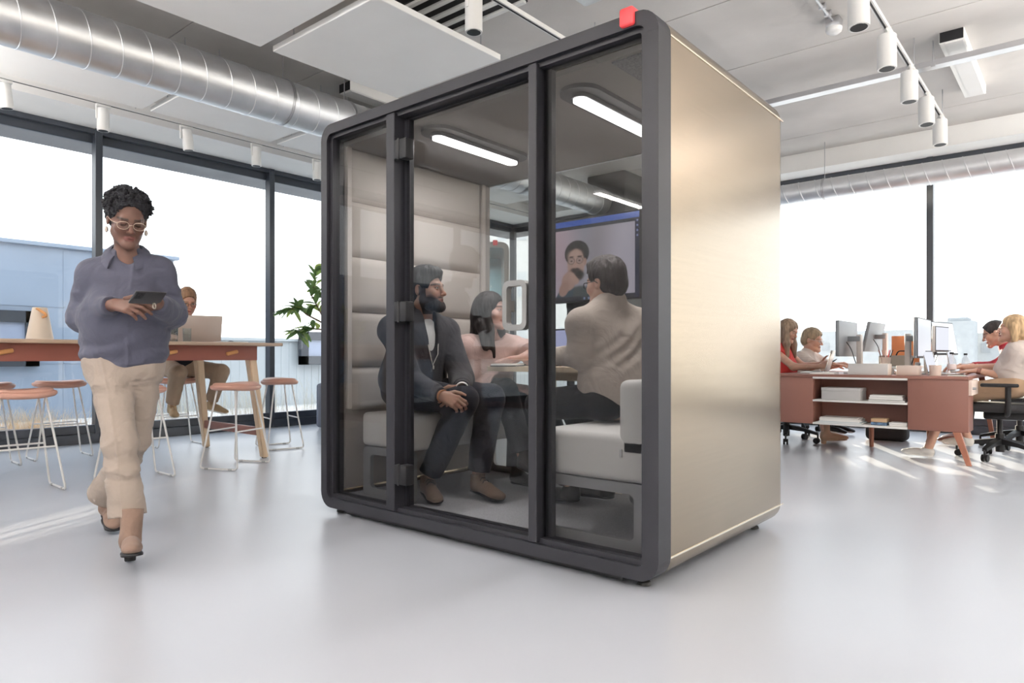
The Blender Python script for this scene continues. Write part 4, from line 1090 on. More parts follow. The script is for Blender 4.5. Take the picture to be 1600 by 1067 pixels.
# on the desk
boxthing('storage_box', 'long grey board box standing on the front edge of the desk', 'box', (-1.51, 6.80, DK + 0.0005), (0.325, 0.16, 0.100), M['cardboard'], lid=0.0)
boxthing('storage_box', 'short blush board box on the desk, right of the long grey box', 'box', (-1.21, 6.86, DK + 0.0005), (0.17, 0.16, 0.085), M['pink_board'])
book('pale notebook under the left laptop at the desk edge', (-1.90, 6.80, DK + 0.0005), (0.22, 0.16, 0.018), M['cardboard'], 0.05)
book('white notepad at the right front desk edge under the wrist of the blonde woman', (-0.85, 6.83, DK + 0.0005), (0.12, 0.18, 0.006), M['paper'], 0.05)
laptop('open laptop at the left desk seat, grey lid back seen behind the notebook', (-2.075, 7.12, DK + 0.0005), radians(-90 + 8), lid=106, w=0.31, d=0.22, lidm=M['alu'])
laptop('slim laptop with white screen edge right of the portrait monitor', (-0.985, 7.24, DK + 0.0005), radians(90 - 6), lid=103, w=0.30, d=0.21, screen=M['lap_white'])
laptop('slim open laptop of the dark haired woman at the far right seat', (-0.97, 8.36, DK + 0.0005), radians(90), lid=99, w=0.30, d=0.22, screen=M['lap_white'])
def monitor(label, loc, rz, w=0.62, h=0.37, tilt=0.0, lift=0.16, screen=None, back=None, post=None):
    """Screen faces local -y; post behind it at +y."""
    t = thing('monitor', label, 'monitor', (loc[0], loc[1], loc[2] + 0.0006), rz)
    bm = nb(); bx(bm, (0, 0.11, 0.006), (0.22, 0.20, 0.012), bev=0.004); obj('base', bm, post or M['mon_light'], parent=t)
    bm = nb(); bx(bm, (0, 0.13, (lift + h * 0.62) / 2), (0.07, 0.045, lift + h * 0.62), bev=0.006); obj('post', bm, post or M['mon_light'], parent=t)
    rt = R3(rx=-tilt); c = Vector((0, 0, lift + h / 2))
    bm = nb(); bx(bm, c + rt @ Vector((0, 0.016, 0)), (w, 0.030, h), rot=rt, bev=0.006); obj('casing', bm, back or M['mon_grey'], parent=t)
    bm = nb(); bx(bm, c + rt @ Vector((0, -0.0005, 0)), (w - 0.004, 0.003, h - 0.004), rot=rt); obj('bezel', bm, M['black'], parent=t, smooth=False)
    bm = nb(); bx(bm, c + rt @ Vector((0, -0.0022, 0.004)), (w - 0.02, 0.002, h - 0.028), rot=rt); obj('display', bm, screen or M['black'], parent=t, smooth=False)
    bm = nb(); bx(bm, c + Vector((0, 0.085, 0)), (0.09, 0.11, 0.05), bev=0.006); obj('arm', bm, M['mon_grey'], parent=t)
    bm = nb(); tube(bm, soft([c + Vector((0.08, 0.03, -0.03)), c + Vector((0.10, 0.08, -0.10)), c + Vector((0.09, 0.11, -0.22)), (0.03, 0.14, 0.02)], 0.05), 0.004, n=6); obj('cable', bm, M['black'], parent=t)
    return t
scr_grey = mat('grey lit screen', (0.02, 0.02, 0.02), 0.3, emit=(0.40, 0.43, 0.50), estr=0.75)
scr_pale = mat('pale lit screen', (0.02, 0.02, 0.02), 0.3, emit=(0.75, 0.80, 0.84), estr=0.95)
monitor('dark grey monitor back on the left, right of the left laptop', (-1.84, 7.30, DK), radians(-90), 0.67, 0.345, 0.0, 0.165)
monitor('tilted grey monitor back behind the pen cup', (-1.86, 8.50, DK), radians(-92), 0.62, 0.33, 0.20, 0.22)
monitor('large monitor with grey lit screen and dark edge, middle of the desks', (-1.14, 7.16, DK), radians(90), 0.66, 0.36, 0.0, 0.15, scr_grey)
monitor('tilted pale lit monitor on the far right, behind the water bottles', (-1.16, 8.46, DK), radians(90 - 10), 0.62, 0.35, 0.16, 0.18, scr_pale)
monitor('white backed monitor just behind the large grey screen', (-1.10, 7.86, DK), radians(82), 0.40, 0.25, 0.0, 0.21, M['lap_white'], M['white'])
t = thing('pen_cup', 'blush pen cup with pencils on the raised shelf between the monitors', 'pen cup', (-1.485, 7.30, RS))
bm = nb(); lathe(bm, [(0.002, 0), (0.040, 0), (0.047, 0.092), (0.044, 0.092), (0.038, 0.006), (0.002, 0.006)], n=28); obj('cup', bm, M['pink_board'], parent=t)
for k, (dx, dy, m) in enumerate(((-0.05, 0.0, M['terra_light']), (-0.03, 0.02, M['terra_light']), (0.0, 0.01, M['white']), (0.03, 0.0, M['red']), (0.05, 0.015, M['black']), (0.042, -0.01, M['terra_light']))):
    bm = nb(); cyl(bm, (dx * 0.3, dy * 0.5, 0.01), (dx * 1.15, dy * 1.5, 0.155), 0.004, n=6); cyl(bm, (dx * 1.15, dy * 1.5, 0.155), (dx * 1.22, dy * 1.6, 0.165), 0.004, 0.0008, n=6); obj('pencil', bm, m, parent=t)
t = thing('felt_box', 'taupe felt box with a dark loop handle behind the pen cup', 'box', (-1.50, 7.85, RS))
bm = nb(); bx(bm, (0, 0, 0.055), (0.28, 0.20, 0.11), bev=0.012); obj('body', bm, M['taupe_bag'], parent=t)
bm = nb(); tube(bm, soft([(0.0, 0, 0.11), (0.02, 0, 0.155), (0.11, 0, 0.155), (0.13, 0, 0.11)], 0.04), 0.006); obj('loop_handle', bm, M['black'], parent=t)
boxthing('desk_divider', 'orange felt desk divider standing behind the felt box', 'divider', (-1.50, 8.32, RS), (0.26, 0.03, 0.32), M['orange'])
t = thing('mug', 'blush cup by the clear bottle at the right desk end', 'cup', (-1.01, 6.86, DK + 0.0005))
bm = nb(); lathe(bm, [(0.002, 0), (0.042, 0), (0.048, 0.09), (0.045, 0.09), (0.04, 0.006), (0.002, 0.006)], n=28); obj('cup', bm, M['pink_board'], parent=t)
def bottle(label, loc, s=1.0):
    t = thing('water_bottle', label, 'bottle', loc)
    bm = nb(); lathe(bm, [(r * s, z * s) for r, z in ((0.002, 0), (0.032, 0.0), (0.035, 0.006), (0.034, 0.05), (0.035, 0.11), (0.030, 0.145), (0.016, 0.175), (0.0145, 0.185), (0.0145, 0.20))], n=28); obj('bottle_body', bm, M['bottle'], parent=t)
    bm = nb(); lathe(bm, [(0.002, 0.205 * s), (0.016 * s, 0.205 * s), (0.0165 * s, 0.192 * s), (0.0165 * s, 0.188 * s), (0.002, 0.188 * s)][::-1], n=20); obj('cap', bm, M['black'], parent=t)
    bm = nb(); lathe(bm, [(0.0355 * s, 0.055 * s), (0.0358 * s, 0.056 * s), (0.0358 * s, 0.10 * s), (0.0355 * s, 0.101 * s)], n=28); obj('label', bm, mat('pale bottle label', (0.72, 0.62, 0.62), 0.5), parent=t)
bottle('taller clear water bottle with black cap at the right desk end', (-0.905, 6.975, DK + 0.0005), 0.98)
bottle('smaller clear water bottle with black cap, behind the taller bottle', (-0.90, 7.80, DK + 0.0005), 0.95)
t = thing('desk_phone', 'small upright white charger stand under the large grey screen', 'charger', (-1.24, 7.40, DK + 0.0005))
bm = nb(); bx(bm, (0, 0, 0.055), (0.03, 0.10, 0.11), rot=R3(ry=0.15), bev=0.004); obj('stand', bm, M['white'], parent=t)
bm = nb(); bx(bm, (0.022, 0, 0.06), (0.004, 0.06, 0.08), rot=R3(ry=0.15)); obj('screen', bm, M['mon_grey'], parent=t, smooth=False)
t = thing('dark_bag', 'black bag lying on the floor under the desk centre', 'bag', (-1.66, 8.25, 0))
bm = nb(); bx(bm, (0, 0, 0.085), (0.40, 0.22, 0.17), bev=0.05, seg=3); obj('body', bm, M['black_fabric'], parent=t)
bm = nb(); tube(bm, soft([(-0.1, 0, 0.17), (-0.08, 0, 0.22), (0.08, 0, 0.22), (0.1, 0, 0.17)], 0.03), 0.008); obj('strap', bm, M['black'], parent=t)

# ---------------------------------------------------------------- office chairs
def make_chair(label, loc, rz):
    """Faces local +y."""
    t = thing('office_chair', label, 'office chair', loc, rz, 'black office chairs at the desks')
    bm = nb()
    bx(bm, (0, 0.0, 0.455), (0.48, 0.46, 0.075), bev=0.035, seg=4); obj('seat', bm, M['black_fabric'], parent=t)
    bm = nb(); bx(bm, (0, -0.03, 0.385), (0.24, 0.30, 0.07), bev=0.02); obj('mechanism', bm, M['black'], parent=t)
    bm = nb(); nrow, ncol = 12, 8; g = []
    for i in range(nrow + 1):
        v = i / nrow; row = []
        for j in range(ncol + 1):
            u = j / ncol * 2 - 1
            wd = 0.215 * (1 - 0.18 * abs(v - 0.45) ** 2 * 4)
            row.append(Vector((u * wd, -0.255 - 0.09 * v + 0.05 * sin(pi * v) * -1 + 0.045 * u * u, 0.52 + 0.52 * v)))
        g.append(row)
    fr = [bm.verts.new(p) for r in g for p in r]; bk = [bm.verts.new(p + Vector((0, -0.022, 0))) for r in g for p in r]; m_ = ncol + 1
    for i in range(nrow):
        for j in range(ncol):
            a = i * m_ + j
            bm.faces.new((fr[a], fr[a + 1], fr[a + m_ + 1], fr[a + m_])); bm.faces.new((bk[a + 1], bk[a], bk[a + m_], bk[a + m_ + 1]))
    for i in range(nrow):
        for j in (0, ncol): a = i * m_ + j; bm.faces.new((fr[a], fr[a + m_], bk[a + m_], bk[a]))
    for j in range(ncol):
        for a in (j, nrow * m_ + j): bm.faces.new((fr[a], fr[a + 1], bk[a + 1], bk[a]))
    br = obj('backrest', bm, M['black_fabric'], parent=t)
    bm = nb()
    edge = [g[i][0] for i in range(nrow + 1)] + g[nrow][1:-1] + [g[i][ncol] for i in range(nrow, -1, -1)] + g[0][1:-1][::-1]
    tube(bm, [p + Vector((0, -0.012, 0)) for p in edge], 0.017, n=8, closed=True); tube(bm, soft([(0, -0.08, 0.38), (0, -0.30, 0.42), (0, -0.36, 0.60), (0, -0.37, 0.80)], 0.08), 0.022); obj('back_frame', bm, M['black'], parent=br)
    for s in (-1, 1):
        bm = nb(); tube(bm, soft([(s * 0.20, -0.05, 0.40), (s * 0.28, -0.06, 0.42), (s * 0.285, -0.06, 0.64)], 0.04), 0.022, n=10); bx(bm, (s * 0.285, 0.0, 0.655), (0.085, 0.27, 0.03), bev=0.013, seg=3); obj('armrest', bm, M['black'], parent=t)
    bm = nb(); cyl(bm, (0, 0, 0.06), (0, 0, 0.22), 0.034); cyl(bm, (0, 0, 0.22), (0, 0, 0.36), 0.022); obj('gas_column', bm, M['black'], parent=t)
    bm = nb()
    for k in range(5):
        a = 2 * pi * k / 5 + 0.3; d = Vector((cos(a), sin(a), 0)); s = Vector((-d.y, d.x, 0))
        rr = []
        for q, hz, w, hh in ((0.02, 0.155, 0.030, 0.05), (0.18, 0.135, 0.024, 0.036), (0.32, 0.100, 0.018, 0.026)):
            c = d * q + Vector((0, 0, hz)); rr.append([c + s * w * i + Vector((0, 0, hh / 2 * j)) for i, j in ((-1, -1), (1, -1), (1, 1), (-1, 1))])
        rings(bm, rr)
    st = obj('star_base', bm, M['black'], parent=t, smooth=False)
    for k in range(5):
        a = 2 * pi * k / 5 + 0.3; d = Vector((cos(a), sin(a), 0)); s = Vector((-d.y, d.x, 0)); c = d * 0.32
        bm = nb(); w = c - d * 0.012
        for q in (-1, 1): cyl(bm, w + s * (0.006 * q) + Vector((0, 0, 0.030)), w + s * (0.024 * q) + Vector((0, 0, 0.030)), 0.030, n=18)
        cyl(bm, c + Vector((0, 0, 0.03)), c + Vector((0, 0, 0.10)), 0.009, n=8); obj('caster', bm, M['black'], parent=t)
    return t
ch0 = make_chair('black office chair of the blonde woman, nearest at the right photo edge', (-0.60, 7.40, 0), radians(94))
copy_thing(ch0, (-2.46, 7.45, 0), radians(-90), 'black office chair of the woman in red, its base showing under the desk left')
copy_thing(ch0, (-2.56, 8.38, 0), radians(-84), 'black office chair of the man with glasses at the left desks')
copy_thing(ch0, (-0.52, 8.38, 0), radians(93), 'black office chair of the dark haired woman at the far right seat')
# ================================================================== SMOOTH BODY SURFACES
V3 = lambda *a: np.array(a, float)
def nrm(v): v = np.asarray(v, float); return v / (np.linalg.norm(v) + 1e-12)

def vnoise(P, seed=0):
    """Smooth lattice noise in [-1, 1]."""
    P = np.asarray(P, np.float32); i = np.floor(P).astype(np.int64); f = P - i; f = f * f * (3 - 2 * f)
    def h(x, y, z):
        n = (x * 374761393 + y * 668265263 + z * 2147483647 + seed * 974634777) & 0x7fffffff
        n = ((n ^ (n >> 13)) * 1274126177) & 0x7fffffff
        return ((n ^ (n >> 16)) & 0xffff).astype(np.float32) / 32767.5 - 1
    x, y, z = i[..., 0], i[..., 1], i[..., 2]; fx, fy, fz = f[..., 0], f[..., 1], f[..., 2]
    L_ = lambda a, b, t: a + (b - a) * t
    return L_(L_(L_(h(x, y, z), h(x + 1, y, z), fx), L_(h(x, y + 1, z), h(x + 1, y + 1, z), fx), fy),
              L_(L_(h(x, y, z + 1), h(x + 1, y, z + 1), fx), L_(h(x, y + 1, z + 1), h(x + 1, y + 1, z + 1), fx), fy), fz)

class Sdf:
    def __init__(s): s.ops = []
    def _add(s, kind, prm, lo, hi, k, mode): s.ops.append((kind, prm, np.array(lo), np.array(hi), k, mode)); return s
    def cap(s, a, b, ra, rb=None, k=0.02, mode='+', flat='', sq=None):
        """Tapered capsule; flat='a'/'b' cuts the ends square; sq=(dir, f) flattens it along dir."""
        rb = ra if rb is None else rb
        a, b = np.asarray(a, float), np.asarray(b, float); r = max(ra, rb)
        return s._add('cap', (a, b, ra, rb, flat, sq), np.minimum(a, b) - r, np.maximum(a, b) + r, k, mode)
    def ell(s, c, r, R=None, k=0.02, mode='+'):
        c = np.asarray(c, float); r = np.asarray(r if np.ndim(r) else (r, r, r), float)
        R = np.eye(3) if R is None else R
        e = np.sqrt(((R * r) ** 2).sum(1))
        return s._add('ell', (c, r, R), c - e, c + e, k, mode)
    def box(s, c, h, R=None, rnd=0.005, k=0.01, mode='+'):
        c = np.asarray(c, float); h = np.asarray(h, float); R = np.eye(3) if R is None else R
        e = np.abs(R * h).sum(1)
        return s._add('box', (c, h, R, rnd), c - e, c + e, k, mode)
    def plane(s, p, n, k=0.004):
        """Keep the side the normal points away from."""
        return s._add('pln', (np.asarray(p, float), nrm(n)), (0, 0, 0), (0, 0, 0), k, '&')
    @staticmethod
    def prim(kind, prm, P):
        if kind == 'cap':
            a, b, ra, rb, flat, sq = prm
            ab = b - a; L2 = ab @ ab; pa = P - a
            if sq is not None:
                dr = nrm(sq[0]); pa = pa + (pa @ dr)[..., None] * dr * (1 / sq[1] - 1)
            t = np.clip(pa @ ab / max(L2, 1e-9), 0, 1)
            d = np.sqrt(((pa - t[..., None] * ab) ** 2).sum(-1)) - (ra + (rb - ra) * t)
            if sq is not None: d = d * (0.5 + 0.5 * sq[1])
            n = ab / math.sqrt(L2 + 1e-12)
            if 'b' in flat: d = np.maximum(d, (P - b) @ n)
            if 'a' in flat: d = np.maximum(d, -((P - a) @ n))
            return d
        if kind == 'ell':
            c, r, R = prm
            q = (P - c) @ R
            k0 = np.sqrt(((q / r) ** 2).sum(-1)); k1 = np.sqrt(((q / r ** 2) ** 2).sum(-1))
            return k0 * (k0 - 1) / np.maximum(k1, 1e-6)
        if kind == 'box':
            c, h, R, rnd = prm
            q = np.abs((P - c) @ R) - (h - rnd)
            return np.sqrt((np.maximum(q, 0) ** 2).sum(-1)) + np.minimum(q.max(-1), 0) - rnd
        p, n = prm
        return (P - p) @ n
    def mesh(s, res, disp=None, amp=0.0, pad=0.012):
        adds = [o for o in s.ops if o[5] == '+']
        lo = np.min([o[2] for o in adds], 0) - pad - amp; hi = np.max([o[3] for o in adds], 0) + pad + amp
        n = np.ceil((hi - lo) / res).astype(int) + 1
        ax = [(lo[i] + res * np.arange(n[i])) for i in range(3)]
        D = np.full(n, 0.08, np.float32)
        for kind, prm, plo, phi, k, mode in s.ops:
            if mode == '&': i0 = np.zeros(3, int); i1 = n
            else:
                m = k + 0.03
                i0 = np.clip(np.floor((plo - m - lo) / res).astype(int), 0, n); i1 = np.clip(np.ceil((phi + m - lo) / res).astype(int) + 1, 0, n)
            if (i1 <= i0).any(): continue
            sl = tuple(slice(i0[q], i1[q]) for q in range(3))
            P = np.stack(np.meshgrid(*[ax[q][sl[q]] for q in range(3)], indexing='ij'), -1).astype(np.float32)
            d = s.prim(kind, prm, P).astype(np.float32); B = D[sl]
            if mode == '+':
                h = np.maximum(k - np.abs(B - d), 0) / max(k, 1e-6); D[sl] = np.minimum(B, d) - h * h * k * 0.25
            else:
                if mode == '-': d = -d
                h = np.maximum(k - np.abs(B - d), 0) / max(k, 1e-6); D[sl] = np.maximum(B, d) + h * h * k * 0.25
        if disp is not None:
            I = np.nonzero(np.abs(D) < amp * 1.6 + res * 2)
            P = np.stack([ax[q][I[q]] for q in range(3)], -1)
            D[I] += disp(P).astype(np.float32)
        D[0] = D[-1] = 0.08; D[:, 0] = D[:, -1] = 0.08; D[:, :, 0] = D[:, :, -1] = 0.08
        return nets(D, lo, res)

def nets(D, lo, res):
    """Naive surface nets: one vertex per mixed cell, one quad per crossed edge."""
    S = D < 0
    c = S[:-1, :-1, :-1].astype(np.int8)
    tot = np.zeros(np.array(D.shape) - 1, np.int8)
    for i in (0, 1):
        for j in (0, 1):
            for k in (0, 1): tot += S[i:D.shape[0] - 1 + i, j:D.shape[1] - 1 + j, k:D.shape[2] - 1 + k]
    I = np.nonzero((tot > 0) & (tot < 8))
    idx = np.full(tot.shape, -1, np.int32); idx[I] = np.arange(len(I[0]))
    acc = np.zeros((len(I[0]), 3)); cnt = np.zeros(len(I[0]))
    cor = [(i, j, k) for i in (0, 1) for j in (0, 1) for k in (0, 1)]
    val = {q: D[I[0] + q[0], I[1] + q[1], I[2] + q[2]] for q in cor}
    for a in cor:
        for ax_ in range(3):
            if a[ax_]: continue
            b = tuple(a[q] + (q == ax_) for q in range(3))
            da, db = val[a], val[b]; m = (da < 0) != (db < 0)
            t = np.where(m, da / np.where(m, da - db, 1), 0)
            p = np.tile(np.array(a, float), (len(t), 1)); p[:, ax_] = t
            acc += p * m[:, None]; cnt += m
    v = lo + res * (acc / cnt[:, None] + np.stack(I, -1))
    quads = []
    for ax_ in range(3):
        u, w = (ax_ + 1) % 3, (ax_ + 2) % 3
        sa = [slice(None)] * 3; sb = [slice(None)] * 3
        sa[ax_] = slice(0, -1); sb[ax_] = slice(1, None)
        A, B = S[tuple(sa)], S[tuple(sb)]
        E = np.nonzero(A != B)
        ok = (E[u] > 0) & (E[w] > 0) & (E[u] < D.shape[u] - 1) & (E[w] < D.shape[w] - 1)
        E = [q[ok] for q in E]
        def cell(du, dw):
            q = list(E); q[u] = E[u] + du; q[w] = E[w] + dw
            return idx[tuple(q)]
        Q = np.stack([cell(-1, -1), cell(0, -1), cell(0, 0), cell(-1, 0)], -1)
        fl = A[tuple(E)]
        Q[~fl] = Q[~fl][:, ::-1]
        quads.append(Q)
    Q = np.concatenate(quads); Q = Q[(Q >= 0).all(1)]
    return v, Q

def relax(v, Q, it=1):
    """A light smoothing pass that removes the voxel stair-steps."""
    n = len(v)
    for _ in range(it):
        acc = np.zeros_like(v); cnt = np.zeros(n)
        for a, b in ((0, 1), (1, 2), (2, 3), (3, 0)):
            for p, q in ((a, b), (b, a)):
                np.add.at(acc, Q[:, p], v[Q[:, q]]); np.add.at(cnt, Q[:, p], 1)
        v = v * 0.5 + 0.5 * acc / np.maximum(cnt, 1)[:, None]
    return v

def origin(o):
    while o.parent is not None: o = o.parent
    return o.location

def skin_obj(name, sdf, res, m, root, disp=None, amp=0.0, col=None, label=None, smooth=1):
    v, Q = sdf.mesh(res, disp, amp)
    if smooth: v = relax(v, Q, smooth)
    rgb = col(v) if col else None
    me = raw_mesh(name, v - np.array(origin(root)), Q)
    if rgb is not None: set_col(me, rgb)
    me.shade_smooth()
    return _link(name, me, m, root, label)

# ------------------------------------------------------------------ anatomy
def basis(f, u):
    f = nrm(f); u = nrm(np.asarray(u, float) - f * np.dot(f, u)); r = np.cross(f, u)
    return np.stack([r, f, u], 1)                      # columns: person's right, forward, up

def head_ops(S, c, R, s=1.0, fem=False, off=0.0, ears=True, neck=None, nr=0.055):
    g = lambda x, y, z: c + R @ (V3(x, y, z) * s)
    e = lambda p, r, k, mode='+': S.ell(g(*p), (np.array(r) * s + off), R, k * s, mode)
    j = 0.86 if fem else 1.0
    e((0, -0.014, 0.036), (0.073, 0.094, 0.083), 0.02)
    e((0, 0.024, -0.030), (0.056 * (0.5 + 0.5 * j), 0.062, 0.078), 0.03)
    for q in (-1, 1):
        S.cap(g(q * 0.052 * j, 0.004, -0.055), g(q * 0.012, 0.074, -0.092), 0.018 * s + off, 0.015 * s + off, 0.03 * s)
        e((q * 0.043 * j, 0.058, -0.020), (0.022, 0.022, 0.022), 0.025)
    e((0, 0.080, -0.094), (0.020 * j, 0.016, 0.016), 0.025)
    S.cap(g(-0.030, 0.078, 0.026), g(0.030, 0.078, 0.026), (0.010 if fem else 0.012) * s + off, None, 0.02 * s)
    for q in (-1, 1): e((q * 0.031, 0.094, 0.006), (0.016, 0.012, 0.010), 0.014, '-')
    for q in (-1, 1): e((q * 0.031, 0.0765, 0.006), (0.0135, 0.0125, 0.0115), 0.004)
    S.cap(g(0, 0.086, 0.016), g(0, 0.106, -0.022), 0.0065 * s + off, 0.0095 * s + off, 0.012 * s)
    e((0, 0.108, -0.026), (0.0105, 0.010, 0.0095), 0.008)
    for q in (-1, 1): e((q * 0.0115, 0.098, -0.029), (0.0075, 0.009, 0.0065), 0.006)
    for q in (-1, 1): S.cap(g(q * 0.018, 0.084, -0.056), g(0, 0.0925, -0.053), 0.0035 * s + off, 0.0052 * s + off, 0.006 * s)
    S.cap(g(-0.013, 0.086, -0.0635), g(0.013, 0.086, -0.0635), 0.0062 * s + off, None, 0.006 * s)
    if ears:
        for q in (-1, 1):
            e((q * 0.0755, -0.010, 0.0), (0.0075, 0.019, 0.030), 0.010); e((q * 0.081, -0.006, 0.004), (0.005, 0.010, 0.017), 0.006, '-')
    if neck is not None:
        S.cap(g(0, -0.022, -0.050), neck, nr * s + off, nr * 1.08 + off, 0.03)
    return S

def face_paint(skin, c, R, s, lips=(0.30, 0.10, 0.09), brow=(0.02, 0.015, 0.012), beard=None, closed=False, iris=(0.03, 0.018, 0.01), gaze=(0, 0)):
    skin = np.array(skin); lips, brow = np.array(lips), np.array(brow)
    def f(P):
        q = (P - c) @ R / s; x, y, z = q[:, 0], q[:, 1], q[:, 2]; ax_ = np.abs(x)
        col = np.tile(skin, (len(P), 1)) * (1 + 0.05 * vnoise(P * 60, 3))[:, None]
        front = y > 0.05
        def put(m, cc): col[:] = col * (1 - m[:, None]) + np.array(cc) * m[:, None]
        blush = np.exp(-(((ax_ - 0.042) / 0.022) ** 2 + ((z + 0.022) / 0.022) ** 2)) * front; put(0.25 * blush, skin * np.array([1.12, 0.86, 0.84]))
        put(0.30 * np.exp(-((ax_ / 0.014) ** 2 + ((z + 0.026) / 0.016) ** 2)) * (y > 0.09), skin * np.array([1.1, 0.85, 0.82]))
        m = np.clip(1.3 - np.sqrt((x / 0.0215) ** 2 + ((z + 0.0585) / 0.0095) ** 2), 0, 1) * (y > 0.07); put(np.clip(m * 2.5, 0, 1) * 0.85, lips)
        put(np.exp(-(((z + 0.0580) / 0.0016) ** 2)) * (ax_ < 0.019) * (y > 0.07) * 0.7, lips * 0.3)
        if beard is not None:
            bc, amt = beard
            jaw = np.clip((-z - 0.030 + 0.25 * (ax_ - 0.045) - np.maximum(y - 0.06, 0) * 0.35) / 0.016, 0, 1) * (z > -0.125) * (y > -0.012)
            mus = np.exp(-((ax_ / 0.027) ** 4 + ((z + 0.0435) / 0.0065) ** 2)) * (y > 0.075)
            side = np.clip((ax_ - 0.050) / 0.006, 0, 1) * (z < 0.02) * (y > -0.006) * (y < 0.028)
            m = np.clip(np.maximum(np.maximum(jaw, mus), side), 0, 1)
            lipm = np.clip(1.5 - np.sqrt((x / 0.019) ** 2 + ((z + 0.0585) / 0.008) ** 2), 0, 1) * (y > 0.07)
            put(m * (1 - np.clip(lipm * 3, 0, 1)) * amt, bc)
        bz = 0.027 + 0.05 * np.clip(ax_ - 0.02, 0, 0.016) - 0.35 * np.clip(ax_ - 0.040, 0, 0.02)
        put(np.clip(1.5 - np.abs(z - bz) / 0.0042, 0, 1) * (ax_ > 0.012) * (ax_ < 0.053) * (y > 0.04) * 0.85, brow)
        ex = ax_ - 0.031
        op = 0.0052 * np.clip(1 - (ex / 0.0145) ** 2, 0, 1)
        zc = z - 0.006
        if closed:
            put((np.abs(ex) < 0.0145) * np.exp(-((zc + 0.0055 - 6 * ex ** 2) / 0.0018) ** 2) * front * 0.9, brow * 0.7)
            put((np.abs(ex) < 0.016) * np.exp(-((zc - 0.002) / 0.007) ** 2) * front * 0.25, skin * 0.6)
        else:
            put((np.abs(zc) < op) * front * 0.9, (0.62, 0.58, 0.55))
            put((np.sqrt((x - np.sign(x) * 0.031 - gaze[0]) ** 2 + (zc - gaze[1]) ** 2) < 0.0056) * (np.abs(zc) < op + 0.0008) * front * 1.0, iris)
            put((np.abs(ex) < 0.0155) * np.exp(-((zc - op - 0.0010) / 0.0018) ** 2) * front * 0.85, brow * 0.6)
        return np.clip(col, 0, 1)
    return f

def hand_ops(S, wr, yd, zd, right, curls, s=1.0, thumb=(0.75, 0.55, 0.35), spread=0.05, k=0.004):
    """yd: finger direction, zd: back of the hand; curls: radians per joint for index..little."""
    y = nrm(yd); z = nrm(np.asarray(zd, float) - y * np.dot(y, zd)); x = np.cross(y, z); ts = -1 if right else 1
    P = lambda a, b, c_=0: wr + (x * a * ts + y * b + z * c_) * s
    kn = [(0.030, 0.088), (0.010, 0.092), (-0.010, 0.087), (-0.028, 0.078)]
    for a, b in kn: S.cap(P(a * 0.5, 0.004), P(a, b), 0.0145 * s, 0.0105 * s, 0.012)
    S.cap(P(0.010, 0.03, -0.006), P(-0.008, 0.07, -0.005), 0.014 * s, 0.011 * s, 0.012)
    ln = [(0.042, 0.026, 0.020), (0.046, 0.030, 0.021), (0.043, 0.028, 0.021), (0.034, 0.020, 0.018)]
    for i, ((a, b), L_) in enumerate(zip(kn, ln)):
        p = P(a, b); ang = 0.0; r = 0.0092 if i < 3 else 0.0080
        cu = curls[i]; sp = (1.5 - i) * spread
        for q, l in enumerate(L_):
            ang += cu[q] if isinstance(cu, (tuple, list)) else cu
            d = nrm(y * cos(ang) - z * sin(ang) + x * ts * sp * cos(ang))
            n = p + d * l * s; r2 = r * 0.91
            S.cap(p, n, r * s, r2 * s, k if q else 0.008); p, r = n, r2
    p = P(0.020, 0.018, -0.004); r = 0.0135
    t = thumb
    for q, (l, dd) in enumerate(((0.046, (t[0], t[1], -t[2])), (0.034, (t[0] * 0.55, t[1] + 0.35, -t[2] * 1.1)), (0.027, (t[0] * 0.25, t[1] + 0.5, -t[2] * 1.2)))):
        d = nrm(x * ts * dd[0] + y * dd[1] + z * dd[2]); n = p + d * l * s
        S.cap(p, n, r * s, r * 0.86 * s, 0.010 if q == 0 else 0.004); p, r = n, r * 0.86
    return S

def torso_ops(S, J, w=1.0, dp=1.0, off=0.0, fem=False, low=True):
    ms, mh = (J['shL'] + J['shR']) / 2, (J['hipL'] + J['hipR']) / 2
    up = nrm(ms - mh); rt = nrm(J['shR'] - J['shL']); R = basis(np.cross(up, rt), up); r_, f, u = R.T
    H = np.linalg.norm(ms - mh)
    S.ell(ms - u * 0.30 * H + f * 0.004, (0.160 * w + off, 0.106 * dp + off, 0.40 * H + off), R, 0.06)
    S.ell(mh + u * 0.38 * H + f * 0.006, (0.142 * w + off, 0.102 * dp + off, 0.36 * H + off), R, 0.06)
    if low: S.ell(mh + u * 0.03, (0.168 * w + off, 0.118 * dp + off, 0.13 + off), R, 0.06)
    for q, sh in ((1, J['shR']), (-1, J['shL'])):
        S.cap(ms + r_ * q * 0.06 - u * 0.02, sh - u * 0.012, 0.062 + off, 0.054 + off, 0.05)
        S.cap(J['neck'] - u * 0.012, sh + u * 0.004 - r_ * q * 0.03, 0.042 + off, 0.040 + off, 0.05)
    if fem:
        for q in (-1, 1): S.ell(ms - u * 0.17 + r_ * q * 0.070 + f * 0.085 * dp, (0.058 + off, 0.052 + off, 0.058 + off), R, 0.05)
    return R

def limb(S, a, b, c, r, off=0.0, k=0.03, bulge=0.0, end=None, flat='', sq=None):
    """Two-bone limb a-b-c with radii r = (ra, rb, rc); end (0..1) shortens the lower bone."""
    S.cap(a, b, r[0] + off, r[1] + off, k)
    e = c if end is None else b + (np.asarray(c) - b) * end
    rc = r[2] if end is None else r[1] + (r[2] - r[1]) * end
    S.cap(b, e, r[1] + off, rc + off, k, flat=flat)
    if bulge: S.ell(b + (c - b) * 0.3, r[1] + off + bulge * 0.4, None, k)

